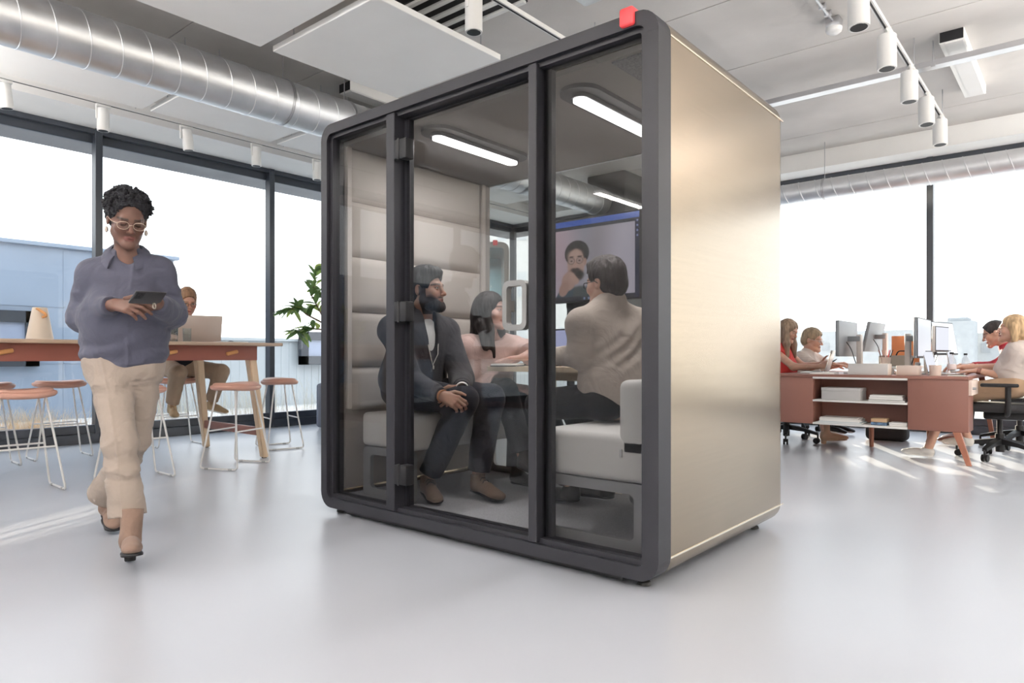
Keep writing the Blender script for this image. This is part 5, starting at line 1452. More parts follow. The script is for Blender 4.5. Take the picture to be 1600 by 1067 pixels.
def hair_col(base, var=0.35, fr=90):
    base = np.array(base)
    return lambda P: base * (1 + var * vnoise(P * np.array([fr, fr, fr * 0.25]), 5))[:, None]

def wrinkle(seed, a=0.004, f=16.0, st=(1, 1, 1)):
    st = np.array(st, float)
    def d(P):
        q = P * st
        w = q + 0.05 * np.stack([vnoise(q * 7, seed + 1), vnoise(q * 7, seed + 2), vnoise(q * 7, seed + 3)], -1)
        n = vnoise(w * f, seed); rdg = 1 - 2 * np.abs(vnoise(w * f * 0.7, seed + 7))
        return a * (0.55 * n - 0.5 * rdg + 0.25 * vnoise(w * f * 2.2, seed + 9))
    return d

M['skin'] = mat('skin', (1, 1, 1), 0.5, spec=0.4, var=0.03, vscale=40, attr='Col', sub=0.08)
M['hair'] = mat('hair', (1, 1, 1), 0.6, spec=0.35, var=0.15, vscale=60, attr='Col', bump=0.08, bscale=160, stretch=(1, 1, 0.15))
M['curls'] = mat('tight curls', (1, 1, 1), 0.75, spec=0.3, var=0.3, vscale=120, attr='Col', bump=0.9, bscale=160)
def cloth(name, col, rough=0.9, var=0.05, bump=0.05, bs=260, sheen=0.08, folds=0.45): return mat(name, col, rough, spec=0.2, var=var, vscale=8, bump=bump, bscale=bs, sheen=sheen, folds=folds)

def shoe(name, an, toe, root, m, sole_m, floor=None, s=1.0, high=0.03, heel=0.0, sneaker=True, label=None, res=0.004, laces=None):
    """Shoe from the ankle joint towards the toe tip; sole follows the foot's pitch."""
    an, toe = np.asarray(an, float), np.asarray(toe, float)
    f = toe - an; fl = nrm(V3(f[0], f[1], 0)); base_h = 0.075 * s
    # foot plane: heel point below the ankle, toe point given
    heel_p = an - V3(0, 0, base_h) - fl * 0.045 * s if floor is None else V3(an[0], an[1], floor) - fl * 0.045 * s
    fd = nrm(toe - heel_p); rt = nrm(np.cross(fd, V3(0, 0, 1))); up = np.cross(rt, fd); R = np.stack([rt, fd, up], 1)
    L_ = 0.265 * s
    P = lambda a, b, c: heel_p + R @ (V3(a, b, c) * s)
    U = Sdf()
    U.ell(P(0, 0.045, 0.040), np.array((0.036, 0.050, 0.042)) * s, R, 0.03); U.ell(P(0, 0.130, 0.036), np.array((0.039, 0.075, 0.034)) * s, R, 0.03)
    U.ell(P(0, 0.205, 0.027), np.array((0.043, 0.058, 0.024)) * s, R, 0.03)
    U.cap(P(0, 0.052, 0.05), np.asarray(an) + V3(0, 0, high), 0.038 * s, 0.040 * s, 0.03, flat='b')
    if laces: U.ell(P(0, 0.115, 0.066), np.array((0.018, 0.045, 0.012)) * s, R, 0.02)
    U.plane(P(0, 0, 0.012), -up)
    sh = skin_obj(name, U, res, m, root, label=label)
    B = Sdf(); h = 0.009 if not sneaker else 0.013
    B.cap(P(0, 0.042, h), P(0, 0.205, h), 0.040 * s, 0.046 * s, 0.02, sq=(up, h / 0.042)); B.plane(P(0, 0, -0.001), -up); B.plane(P(0, 0, 2 * h), up)
    if heel: B.cap(P(0, 0.030, 0.0), P(0, 0.026, -heel / s), 0.026 * s, 0.022 * s, 0.006, flat='b')
    skin_obj('sole', B, res, sole_m, sh)
    if laces:
        bm = nb()
        for q in range(4):
            z0 = 0.094 - q * 0.0085; b0 = 0.085 + q * 0.022
            tube(bm, [P(-0.022, b0, z0 - 0.012), P(-0.008, b0 + 0.008, z0), P(0.008, b0 - 0.002, z0), P(0.022, b0 + 0.006, z0 - 0.012)], 0.0025 * s, n=6)
        o = obj('laces', bm, laces, parent=sh); o.data.transform(Matrix.Translation(-Vector(root.location)))
    return sh

def spectacles(root, c, R, s, m, round_=1.0, thick=0.0016, lens=True):
    g = lambda x, y, z: Vector(c + R @ (V3(x, y, z) * s))
    bm = nb()
    for q in (-1, 1):
        tube(bm, [g(q * 0.032 + 0.0235 * cos(a) * (1 if True else 0), 0.100 - 0.006 * abs(cos(a)) ** 2, 0.002 + 0.0195 * round_ * sin(a) * (1 + 0.08 * cos(2 * a))) for a in np.linspace(0, 2 * pi, 28, endpoint=False)], thick, n=6, closed=True)
        tube(bm, [g(q * 0.0555, 0.094, 0.008), g(q * 0.074, 0.070, 0.010), g(q * 0.080, 0.0, 0.012), g(q * 0.080, -0.018, 0.0)], thick, n=6)
    tube(bm, [g(-0.009, 0.104, 0.004), g(0, 0.109, 0.008), g(0.009, 0.104, 0.004)], thick, n=6)
    o = obj('spectacles', bm, m, parent=root); o.data.transform(Matrix.Translation(-Vector(root.location)))
    if lens:
        bm = nb()
        for q in (-1, 1): bm.faces.new([bm.verts.new(g(q * 0.032 + 0.023 * cos(a), 0.100 - 0.006 * cos(a) ** 2, 0.002 + 0.019 * round_ * sin(a))) for a in np.linspace(0, 2 * pi, 24, endpoint=False)])
        l = obj('lens', bm, M['lens_glass'], parent=o); l.data.transform(Matrix.Translation(-Vector(root.location)))
    return o
def collar(name, c, TR, r0, r1, hb, hf, leaf, m, root, open_=0.45, thick=0.004, dep=1.0):
    r_, f_, u_ = TR.T; rr = []
    for t in np.linspace(open_, 2 * pi - open_, 34):
        w = ((1 + cos(t)) / 2) ** 2; d = f_ * cos(t) * dep + r_ * sin(t)
        up_ = c + d * (r0 + 0.016 * w) + u_ * (hb * (1 - w) + hf * w); lo_ = c + d * (r1 + 0.020 * w) + u_ * ((hb - 0.038) * (1 - w) + (hf - leaf) * w)
        md = (up_ * 0.55 + lo_ * 0.45) + d * 0.006
        rr.append([Vector(q) for q in (up_ - d * thick, md - d * thick, lo_ - d * thick, lo_ + d * thick, md + d * thick * 1.6, up_ + d * thick * 1.2)])
    bm = nb(); rings(bm, rr)
    return into(obj(name, bm, m, parent=root, ang=60), root)
def into(o, root): o.data.transform(Matrix.Translation(-Vector(root.location))); return o
def wristband(root, name, wr, d, r, w, m, label=None):
    d = nrm(d); a, b, _ = frame_of(d); bm = nb(); wr = Vector(wr); d = Vector(d)
    rr = [[wr + d * t + a * (q * cos(2 * pi * j / 20)) + b * (q * sin(2 * pi * j / 20)) for j in range(20)] for t, q in ((-w / 2, r), (-w / 2, r + 0.004), (w / 2, r + 0.004), (w / 2, r))]
    rings(bm, rr, closed=True)
    return into(obj(name, bm, m, parent=root, label=label), root)
# ================================================================== PEOPLE
UP = V3(0, 0, 1)
def per(label, base, group=None): return thing('person', label, 'person', tuple(base), 0, group)
def hbase(R): return lambda c, x, y, z, s=1.0: c + R @ (V3(x, y, z) * s)
def strands(a, fr, seed):
    return lambda P: a * (0.6 * vnoise(P * np.array([fr, fr, fr * 0.2]), seed) + 0.4 * vnoise(P * np.array([fr * 2.3, fr * 2.3, fr * 0.5]), seed + 1))

# ------------------------------------------------------------------ A: woman walking towards the viewer, phone in both hands
def woman_walking():
    root = per('woman in slate blue shirt and beige flared trousers walking while reading her phone', (-3.42, 1.28, 0))
    f = V3(0.976, -0.218, 0); J = dict(
        neck=W(199, 400, 3.23), shR=W(145, 427, 3.20), shL=W(251, 424, 3.28), elR=W(128, 496, 3.25), wrR=W(178, 476, 3.03),
        elL=W(268, 490, 3.31), wrL=W(245, 473, 3.05), hipR=W(168, 560, 3.24), hipL=W(222, 560, 3.30),
        knR=W(188, 690, 3.09), anR=W(207, 822, 3.02), knL=W(214, 688, 3.33), anL=W(173, 782, 3.60))
    hc = W(199, 345, 3.17); s = 1.02
    hf = nrm(nrm(V3(-hc[0], -hc[1], 0)) * cos(0.42) + V3(0.352, 0.936, 0) * 0.16 - UP * sin(0.42)); R = basis(hf, UP); G = hbase(R)
    skin = (0.122, 0.060, 0.043)
    B = Sdf(); TR = torso_ops(B, J, 0.98, 1.05, fem=True)
    head_ops(B, hc, R, s, fem=True, neck=J['neck'] + V3(0, 0, -0.02), nr=0.049)
    limb(B, J['shR'], J['elR'], J['wrR'], (0.048, 0.040, 0.027)); limb(B, J['shL'], J['elL'], J['wrL'], (0.048, 0.040, 0.027))
    limb(B, J['hipR'], J['knR'], J['anR'], (0.074, 0.045, 0.033)); limb(B, J['hipL'], J['knL'], J['anL'], (0.074, 0.045, 0.033))
    cr = V3(0.765, 0.644, 0); cf = V3(0.644, -0.765, 0)      # picture right, towards the viewer
    hand_ops(B, J['wrR'], cr * 0.95 + cf * 0.25 - UP * 0.10, UP * 0.55 + cf * 0.8, True, [(0.15, 0.45, 0.3), (0.35, 0.6, 0.4), (0.5, 0.7, 0.5), (0.6, 0.8, 0.5)], 0.98, thumb=(0.35, 0.85, 0.1))
    hand_ops(B, J['wrL'], -cr * 0.92 + cf * 0.10 - UP * 0.22, -UP * 0.35 + cf * 0.9, False, [(0.25, 0.5, 0.3), (0.3, 0.6, 0.4), (0.3, 0.6, 0.45), (0.35, 0.6, 0.5)], 0.98, thumb=(0.5, 0.75, -0.3))
    skin_obj('body', B, 0.0032, M['skin'], root, col=face_paint(skin, hc, R, s, lips=(0.21, 0.075, 0.065), closed=True))
    # hair: rounded natural curls, wider at the top
    Hh = Sdf(); Hh.ell(G(hc, 0, -0.022, 0.062, s), np.array((0.090, 0.104, 0.080)) * s, R, 0.03); Hh.ell(G(hc, 0, -0.045, 0.020, s), np.array((0.082, 0.080, 0.090)) * s, R, 0.04)
    Hh.ell(G(hc, 0, 0.085, -0.010, s), np.array((0.066, 0.075, 0.094)) * s, R, 0.012, '-')
    for q in (-1, 1): Hh.ell(G(hc, q * 0.078, 0.018, -0.040, s), np.array((0.030, 0.055, 0.040)) * s, R, 0.012, '-')
    rnd = random.Random(11)
    for k in range(330):
        a, b = rnd.uniform(0, 2 * pi), rnd.uniform(-0.25, 1.0); q = math.sqrt(max(0, 1 - b * b))
        d = V3(q * cos(a), q * sin(a), b)
        if d[1] > 0.50 and b < 0.52: continue
        p = V3(0, -0.022, 0.062) + d * V3(0.092, 0.105, 0.083) * rnd.uniform(0.97, 1.06)
        Hh.ell(G(hc, *p, s), rnd.uniform(0.007, 0.012), None, 0.004)
    def curl(P): return 0.004 * (1 - 2 * np.abs(vnoise(P * 85, 2))) + 0.003 * vnoise(P * 190, 4)
    skin_obj('hair', Hh, 0.0032, M['curls'], root, disp=curl, amp=0.007, col=hair_col((0.012, 0.012, 0.016), 0.4, 120), smooth=0)
    spectacles(root, hc, R, s, mat('thin gold wire', (0.75, 0.62, 0.50), 0.3, metal=1.0), 0.95, 0.0012)
    for q in (-1, 1):
        bm = nb(); lathe(bm, [(0.001, 0.0), (0.006, -0.006), (0.0085, -0.016), (0.006, -0.026), (0.001, -0.030)], c=Vector(G(hc, q * 0.080, -0.004, -0.034, s)), n=14); into(obj('earring', bm, mat('pearl drop', (0.62, 0.55, 0.50), 0.25), parent=root), root)
    # shirt
    S = Sdf(); u_ = TR[:, 2]; fw = TR[:, 1]; rt = TR[:, 0]
    torso_ops(S, J, 0.93, 1.02, off=0.013, fem=True, low=False)
    mh = (J['hipR'] + J['hipL']) / 2
    S.ell(mh + u_ * 0.05, (0.186, 0.136, 0.19), TR, 0.07); S.ell(mh + u_ * 0.17 + fw * 0.03, (0.172, 0.128, 0.13), TR, 0.06)
    for a, b, c in ((J['shR'], J['elR'], J['wrR']), (J['shL'], J['elL'], J['wrL'])):
        S.cap(a, b, 0.064, 0.060, 0.022); e = b + (c - b) * 0.80
        S.cap(b, e, 0.060, 0.047, 0.03); S.cap(b + (c - b) * 0.72, b + (c - b) * 0.93, 0.045, 0.040, 0.005, flat='ab')
    S.plane(mh - u_ * 0.055, -u_, 0.006)
    S.ell(mh - u_ * 0.10 + fw * 0.15 - rt * 0.10, (0.10, 0.10, 0.085), TR, 0.02, '-'); S.ell(mh - u_ * 0.115 + fw * 0.14 + rt * 0.10, (0.08, 0.10, 0.09), TR, 0.02, '-')
    S.cap(W(199, 394, 3.16), W(206, 424, 3.07), 0.056, 0.036, 0.008, '-'); S.cap(W(206, 424, 3.07), W(211, 446, 3.045), 0.034, 0.010, 0.006, '-')
    wr = wrinkle(21, 0.008, 8.0, (1, 1, 0.8)); wf = wrinkle(27, 0.004, 20.0, (1, 1, 1.6))
    def sd2(P):
        q = P - mh; x = q @ rt; z = q @ u_; y = q @ fw
        fold = np.exp(-(np.sqrt(((P - J['elR']) ** 2).sum(1)) / 0.13) ** 2) + np.exp(-(np.sqrt(((P - J['elL']) ** 2).sum(1)) / 0.13) ** 2)
        return wr(P) + wf(P) * (0.4 + 1.6 * fold) - 0.004 * np.exp(-(((x + 0.045) / 0.009) ** 2)) * (y > 0.02) * (z > -0.02) + 0.005 * np.sin(z * 70 + x * 25 + 2 * vnoise(P * 6, 4)) * np.exp(-((z - 0.03) / 0.08) ** 2)
    blue = cloth('slate blue shirt', (0.064, 0.066, 0.094), 0.75, 0.04, 0.06, 500)
    skin_obj('shirt', S, 0.0036, blue, root, disp=sd2, amp=0.011, smooth=1)
    collar('shirt_collar', J['neck'] + V3(0, 0, -0.004), TR, 0.062, 0.096, 0.064, -0.012, 0.064, blue, root, 0.52)
    # trousers
    T = Sdf(); T.ell(mh - u_ * 0.03, (0.170, 0.126, 0.13), TR, 0.06)
    T.cap(J['hipR'] + V3(0, 0, -0.01), J['knR'], 0.095, 0.062, 0.05); T.cap(J['hipL'] + V3(0, 0, -0.01), J['knL'], 0.093, 0.060, 0.03)
    hR, hL = W(199, 806, 3.05), W(163, 772, 3.56)
    T.cap(J['knR'], hR, 0.061, 0.077, 0.05, flat='b'); T.cap(J['knL'], hL, 0.058, 0.080, 0.02, flat='b')
    T.plane(mh + u_ * 0.12, u_)
    w2 = wrinkle(33, 0.006, 9.0, (1, 1, 0.6)); w3 = wrinkle(35, 0.004, 22.0, (1, 1, 1.8))
    def td(P):
        t = np.clip((J['hipR'][2] - P[:, 2]) / (J['hipR'][2] - J['knR'][2]), 0, 1)[:, None]; t2 = np.clip((J['knR'][2] - P[:, 2]) / (J['knR'][2] - hR[2]), 0, 1)[:, None]
        axp = J['hipR'] + (J['knR'] - J['hipR']) * t + (hR - J['knR']) * t2
        q = P - axp; side = q @ rt; frn = q @ fw
        bend = np.exp(-((P[:, 2] - 0.40) / 0.10) ** 2) + 0.9 * np.exp(-((P[:, 2] - 0.75) / 0.07) ** 2)
        return w2(P) + w3(P) * (0.5 + bend) - 0.005 * np.exp(-(side / 0.008) ** 2) * (frn > 0.02) + 0.005 * np.sin(P[:, 2] * 66 + 16 * P[:, 0] + 3 * vnoise(P * 6, 8)) * bend
    skin_obj('trousers', T, 0.0036, cloth('beige trousers', (0.325, 0.27, 0.232), 0.85, 0.04, 0.06, 500), root, disp=td, amp=0.012, smooth=1)
    suede = cloth('taupe suede', (0.20, 0.135, 0.105), 0.95, 0.15, 0.15, 120); blk = M['black']
    for nm, an, toe, heel_p in (('ankle_boot', J['anR'], W(207, 868, 2.80), W(203, 861, 3.02)), ('ankle_boot', J['anL'], W(180, 829, 3.45), W(166, 802, 3.64))):
        fd = nrm(toe - heel_p); r2 = nrm(np.cross(fd, UP)); u2 = np.cross(r2, fd); RB = np.stack([r2, fd, u2], 1); P = lambda a, b, c: heel_p + RB @ V3(a, b, c)
        ln = np.linalg.norm(toe - heel_p)
        U = Sdf(); U.ell(P(0, 0.03, 0.045), (0.034, 0.048, 0.045), RB, 0.03); U.ell(P(0, ln * 0.55, 0.036), (0.037, 0.07, 0.036), RB, 0.03); U.ell(P(0, ln * 0.80, 0.024), (0.038, 0.058, 0.025), RB, 0.03)
        U.cap(P(0, 0.045, 0.05), an + V3(0, 0, 0.075), 0.041, 0.046, 0.03, flat='b'); U.plane(P(0, 0, 0.004), -u2)
        b_ = skin_obj(nm, U, 0.0032, suede, root, disp=wrinkle(5, 0.002, 22), amp=0.004)
        Sx = Sdf(); Sx.cap(P(0, ln * 0.42, 0.0), P(0, ln * 0.83, 0.0), 0.038, 0.042, 0.02); Sx.cap(P(0, 0.03, 0), P(0, ln * 0.5, 0), 0.030, 0.033, 0.02); Sx.plane(P(0, 0, 0.008), u2); Sx.plane(P(0, 0, -0.006), -u2)
        Sx.cap(P(0, 0.024, 0.0), P(0, 0.022, -0.040), 0.025, 0.022, 0.006, flat='b')
        skin_obj('sole', Sx, 0.0032, blk, b_)
    # phone, held
    pc = W(231, 465, 2.965); t = thing('smartphone', 'dark smartphone held in both hands by the walking woman', 'phone', tuple(pc))
    d1 = nrm(cr * 0.42 - cf * 0.90 + UP * 0.04); nn = nrm(cf * 0.50 - UP * 0.72 + cr * 0.50); d2 = np.cross(nn, d1); Rm = Matrix(np.stack([d1, nrm(d2), nrm(np.cross(d1, d2))], 1).tolist())
    bm = nb(); bx(bm, (0, 0, 0), (0.148, 0.072, 0.009), rot=Rm, bev=0.004, seg=3); obj('case', bm, mat('dark phone shell', (0.05, 0.048, 0.052), 0.3, metal=0.5), parent=t)
    bm = nb(); bx(bm, Rm @ Vector((-0.048, 0.014, 0.0052)), (0.036, 0.036, 0.003), rot=Rm, bev=0.001); 
    for q in ((-0.056, 0.022), (-0.04, 0.022), (-0.048, 0.006)): cyl(bm, Rm @ Vector((q[0], q[1], 0.005)), Rm @ Vector((q[0], q[1], 0.0085)), 0.006, n=14)
    obj('camera_block', bm, M['black'], parent=t)
    wristband(root, 'ring', W(241, 478, 3.0), cr, 0.0098, 0.004, mat('pale ring', (0.8, 0.72, 0.6), 0.3, metal=1.0))
woman_walking()

# ------------------------------------------------------------------ shared builder for the seated people
def sitter(label, base, J, hc, hf, hs, skin, res, fem=False, ears=True, w=1.0, dp=1.0, hu=UP, neckr=0.055, paint={}, hands=(), top=None, legs=None, armr=(0.050, 0.042, 0.028), foot=True, nose=0):
    root = per(label, base)
    R = basis(hf, hu); B = Sdf(); TR = torso_ops(B, J, w, dp, fem=fem)
    head_ops(B, hc, R, hs, fem=fem, ears=ears, neck=J['neck'], nr=neckr)
    for q in 'RL': limb(B, J['sh' + q], J['el' + q], J['wr' + q], armr); limb(B, J['hip' + q], J['kn' + q], J['an' + q], (0.072, 0.050, 0.036), bulge=0.006)
    for q, h in zip('RL', hands): hand_ops(B, J['wr' + q], h[0], h[1], q == 'R', h[2], h[3] if len(h) > 3 else 1.0, **(h[4] if len(h) > 4 else {}))
    skin_obj('body', B, res, M['skin'], root, col=face_paint(skin, hc, R, hs, **paint))
    return root, R, TR
def torso_top(J, TR, off, w, dp, fem, sleeve, sr=(0.064, 0.056, 0.045), low=0.03, hem=0.03, belly=0.0):
    S = Sdf(); torso_ops(S, J, w, dp, off=off, fem=fem, low=False)
    mh = (J['hipR'] + J['hipL']) / 2; u, f = TR[:, 2], TR[:, 1]
    S.ell(mh + u * 0.07, (0.168 * w + off, 0.118 * dp + off + belly, 0.16), TR, 0.06)
    for q in 'RL':
        a, b, c = J['sh' + q], J['el' + q], J['wr' + q]
        if sleeve <= 1: S.cap(a, a + (b - a) * sleeve, sr[0], sr[1], 0.035, flat='b')
        else:
            S.cap(a, b, sr[0], sr[1], 0.018); S.cap(b, b + (c - b) * (sleeve - 1), sr[1], sr[2], 0.03, flat='b')
    S.plane(mh - u * hem, -u, 0.006)
    return S
def trousers(J, TR, off=0.016, r=(0.090, 0.072, 0.058), hem=0.92, cut=0.10, w=1.0, dp=1.0):
    T = Sdf(); mh = (J['hipR'] + J['hipL']) / 2; u = TR[:, 2]
    T.ell(mh + u * 0.02, (0.168 * w + off, 0.118 * dp + off, 0.115), TR, 0.06); T.plane(mh + u * cut, u)
    for q in 'RL':
        T.cap(J['hip' + q], J['kn' + q], r[0], r[1], 0.045); T.cap(J['kn' + q], J['kn' + q] + (J['an' + q] - J['kn' + q]) * hem, r[1], r[2], 0.03, flat='b')
    return T
def short_hair(c, R, s, top=0.016, back=0.010, fringe=0.0, low=-0.035, side=0.078):
    H = Sdf(); G = hbase(R)
    H.ell(G(c, 0, -0.012, 0.040 + top * 0.5, s), np.array((0.074 + back * 0.7, 0.096 + back, 0.084 + top * 0.6)) * s, R, 0.02)
    H.ell(G(c, 0, -0.050, -0.005, s), np.array((0.064 + back * 0.6, 0.058 + back * 0.8, 0.070)) * s, R, 0.03)
    H.ell(G(c, 0, 0.090, -0.030, s), np.array((0.090, 0.066, 0.106 - fringe)) * s, R, 0.010, '-')
    for q in (-1, 1): H.ell(G(c, q * side, 0.026, -0.040, s), np.array((0.026, 0.040, 0.062)) * s, R, 0.008, '-'); H.ell(G(c, q * 0.080, -0.012, -0.02, s), np.array((0.016, 0.024, 0.045)) * s, R, 0.006, '-')
    H.plane(G(c, 0, 0, low - 0.035, s), R @ V3(0, 0.55, -1))
    return H

# ------------------------------------------------------------------ B: man with the laptop at the high table
def man_laptop():
    J = dict(neck=V3(-6.97, 3.13, 1.285), shR=V3(-6.99, 2.94, 1.215), shL=V3(-6.99, 3.32, 1.215), elR=V3(-6.86, 2.86, 1.085), elL=V3(-6.86, 3.42, 1.090), wrR=V3(-6.60, 2.90, 1.078), wrL=V3(-6.61, 3.14, 1.078),
             hipR=V3(-7.08, 3.03, 0.79), hipL=V3(-7.08, 3.22, 0.79), knR=V3(-6.70, 2.97, 0.745), knL=V3(-6.71, 3.40, 0.745), anR=V3(-6.86, 2.98, 0.415), anL=V3(-6.84, 3.36, 0.425))
    hc = V3(-6.86, 3.13, 1.435); hf = nrm(V3(0.93, -0.18, -0.28)); s = 1.08; skin = (0.50, 0.275, 0.20)
    root, R, TR = sitter('man in black tee and khaki trousers typing on a laptop at the high table', (-7.0, 3.13, 0.415), J, hc, hf, s, skin, 0.0045, paint=dict(brow=(0.16, 0.09, 0.05), beard=((0.30, 0.17, 0.11), 0.45), iris=(0.1, 0.1, 0.12)),
                         hands=((V3(1, 0.1, -0.12), V3(0, 0, 1), [0.25] * 4), (V3(1, -0.15, -0.12), V3(0, 0, 1), [0.25] * 4)))
    H = short_hair(hc, R, s, 0.022, 0.008); skin_obj('hair', H, 0.004, M['hair'], root, disp=strands(0.004, 70, 3), amp=0.005, col=hair_col((0.22, 0.12, 0.065)))
    spectacles(root, hc, R, s, mat('brown spectacle frame', (0.10, 0.05, 0.035), 0.4), 0.95, 0.0022)
    S = torso_top(J, TR, 0.014, 1.0, 1.0, False, 0.75, (0.072, 0.066, 0.05), hem=-0.0); skin_obj('tee', S, 0.005, cloth('black tee', (0.018, 0.018, 0.024), 0.9), root, disp=wrinkle(3, 0.004, 14), amp=0.006)
    T = trousers(J, TR, 0.014, (0.094, 0.076, 0.060), 0.90, cut=0.07); skin_obj('trousers', T, 0.005, cloth('khaki trousers', (0.36, 0.265, 0.19), 0.9), root, disp=wrinkle(4, 0.005, 14), amp=0.007)
    m = cloth('tan suede trainer', (0.42, 0.31, 0.19), 0.85)
    shoe('shoe', J['anR'], J['anR'] + V3(0.17, -0.045, -0.105), root, m, M['paper'], high=0.02, res=0.0045, laces=M['tan']); shoe('shoe', J['anL'], J['anL'] + V3(0.17, 0.06, -0.105), root, m, M['paper'], high=0.02, res=0.0045, laces=M['tan'])
man_laptop()

# ------------------------------------------------------------------ C: bearded man in the charcoal jacket
def man_jacket():
    J = dict(neck=V3(-2.935, 2.675, 1.128), shR=V3(-2.955, 2.488, 1.052), shL=V3(-2.925, 2.868, 1.052), elR=W(640, 594, 3.79), wrR=W(690, 618, 3.63), elL=W(722, 592, 3.95), wrL=W(722, 606, 3.74),
             hipR=V3(-3.04, 2.595, 0.700), hipL=V3(-3.04, 2.775, 0.700), knR=V3(-2.615, 2.69, 0.660), knL=V3(-2.60, 2.895, 0.660), anR=V3(-2.86, 2.655, 0.20), anL=V3(-2.66, 2.855, 0.205))
    hc = W(666, 455, 3.90); s = 1.05; cr = V3(0.765, 0.644, 0); cf = V3(0.644, -0.765, 0)
    hf = nrm(cr * 0.93 + cf * 0.33 + UP * 0.06); skin = (0.335, 0.190, 0.140)
    hcen = W(704, 628, 3.60)
    root, R, TR = sitter('bearded man in charcoal zip jacket sitting with clasped hands inside the booth', (-2.95, 2.72, 0.10), J, hc, hf, s, skin, 0.0032, w=1.06, dp=1.02,
                         paint=dict(beard=((0.018, 0.013, 0.012), 0.97), brow=(0.012, 0.01, 0.01), lips=(0.26, 0.12, 0.10), gaze=(0.0035, 0.001)),
                         hands=((nrm(cr * 0.72 - UP * 0.30 + cf * 0.25), nrm(UP * 0.45 + cf * 0.85), [(0.5, 0.9, 0.5), (0.55, 0.9, 0.5), (0.6, 0.9, 0.5), (0.65, 0.9, 0.5)], 1.0), (nrm(-cr * 0.55 - UP * 0.60 + cf * 0.45), nrm(UP * 0.5 + cr * 0.6 + cf * 0.5), [(0.4, 0.8, 0.6), (0.45, 0.85, 0.6), (0.5, 0.9, 0.6), (0.55, 0.9, 0.6)], 1.0)))
    H = short_hair(hc, R, s, 0.020, 0.008, 0.004); G = hbase(R)
    H.ell(G(hc, 0, 0.048, 0.098, s), np.array((0.058, 0.050, 0.030)) * s, R, 0.03)
    skin_obj('hair', H, 0.0032, M['hair'], root, disp=strands(0.007, 55, 8), amp=0.008, col=hair_col((0.012, 0.011, 0.012), 0.5))
    Bd = Sdf(); head_ops(Bd, hc, R, s, off=0.006, ears=False); Bd.ell(G(hc, 0, 0.040, -0.092, s), np.array((0.066, 0.078, 0.052)) * s, R, 0.012, '&'); Bd.ell(G(hc, 0, 0.102, -0.056, s), np.array((0.026, 0.040, 0.014)) * s, R, 0.006, '-'); Bd.ell(G(hc, 0, 0.02, -0.03, s), np.array((0.050, 0.060, 0.06)) * s, R, 0.006, '-')
    skin_obj('beard', Bd, 0.003, M['hair'], root, disp=strands(0.003, 120, 5), amp=0.003, col=hair_col((0.014, 0.011, 0.011), 0.4), smooth=1)
    S = torso_top(J, TR, 0.030, 1.06, 1.02, False, 1.84, (0.076, 0.068, 0.050), hem=0.045, belly=0.01)
    for q in 'RL': S.cap(J['el' + q] + (J['wr' + q] - J['el' + q]) * 0.76, J['el' + q] + (J['wr' + q] - J['el' + q]) * 0.95, 0.046, 0.040, 0.008, flat='ab')
    nk = J['neck']; r_, f_, u_ = TR.T
    for q in (-1, 1):
        S.cap(nk + r_ * q * 0.070 - f_ * 0.025 + u_ * 0.045, nk + r_ * q * 0.050 + f_ * 0.085 - u_ * 0.045, 0.024, 0.018, 0.015); S.cap(nk + r_ * q * 0.05 - f_ * 0.06 + u_ * 0.040, nk + r_ * q * 0.072 - f_ * 0.02 + u_ * 0.048, 0.024, 0.024, 0.02)
    S.cap(nk - f_ * 0.055 + u_ * 0.035 + r_ * 0.04, nk - f_ * 0.055 + u_ * 0.035 - r_ * 0.04, 0.026, None, 0.02)
    ms = (J['shR'] + J['shL']) / 2
    S.cap(nk + f_ * 0.05 + u_ * 0.06, ms + f_ * 0.150 - u_ * 0.09, 0.050, 0.024, 0.008, '-'); S.cap(ms + f_ * 0.150 - u_ * 0.07, ms + f_ * 0.17 - u_ * 0.165, 0.024, 0.004, 0.006, '-')
    skin_obj('jacket', S, 0.0036, cloth('charcoal jacket', (0.058, 0.058, 0.066), 0.9, 0.06, 0.1, 400), root, disp=wrinkle(12, 0.006, 9), amp=0.008, smooth=2, label='charcoal zip jacket')
    Te = Sdf(); torso_ops(Te, J, 1.03, 1.0, off=0.012, low=False); Te.ell(ms + f_ * 0.10 - u_ * 0.06, (0.085, 0.12, 0.16), TR, 0.01, '&'); Te.ell(nk + f_ * 0.055 + u_ * 0.055, (0.062, 0.06, 0.05), TR, 0.006, '-')
    skin_obj('tee', Te, 0.0036, cloth('white tee', (0.70, 0.70, 0.70)), root)
    bm = nb(); zip_ = []
    mh = (J['hipR'] + J['hipL']) / 2
    for q in (-1, 1): tube(bm, [Vector(nk + r_ * q * 0.052 + f_ * 0.108 - u_ * 0.04), Vector(ms + r_ * q * 0.028 + f_ * 0.152 - u_ * 0.10), Vector(ms + f_ * 0.158 - u_ * 0.165)], 0.0032, n=6)
    tube(bm, [Vector(ms + f_ * 0.158 - u_ * 0.165), Vector(ms + f_ * 0.155 - u_ * 0.26), Vector(mh + f_ * 0.165 + u_ * 0.10)], 0.003, n=6); bx(bm, Vector(ms + f_ * 0.165 - u_ * 0.175), (0.010, 0.010, 0.022), bev=0.002)
    into(obj('zip', bm, M['alu'], parent=root, label='silver zip'), root)
    T = trousers(J, TR, 0.014, (0.092, 0.080, 0.066), 0.90, cut=0.08); skin_obj('trousers', T, 0.004, cloth('navy black trousers', (0.016, 0.018, 0.028), 0.85), root, disp=wrinkle(14, 0.005, 12), amp=0.007, smooth=2)
    br = cloth('brown leather shoe', (0.15, 0.105, 0.08), 0.6, 0.1, 0.05, 200, 0.0)
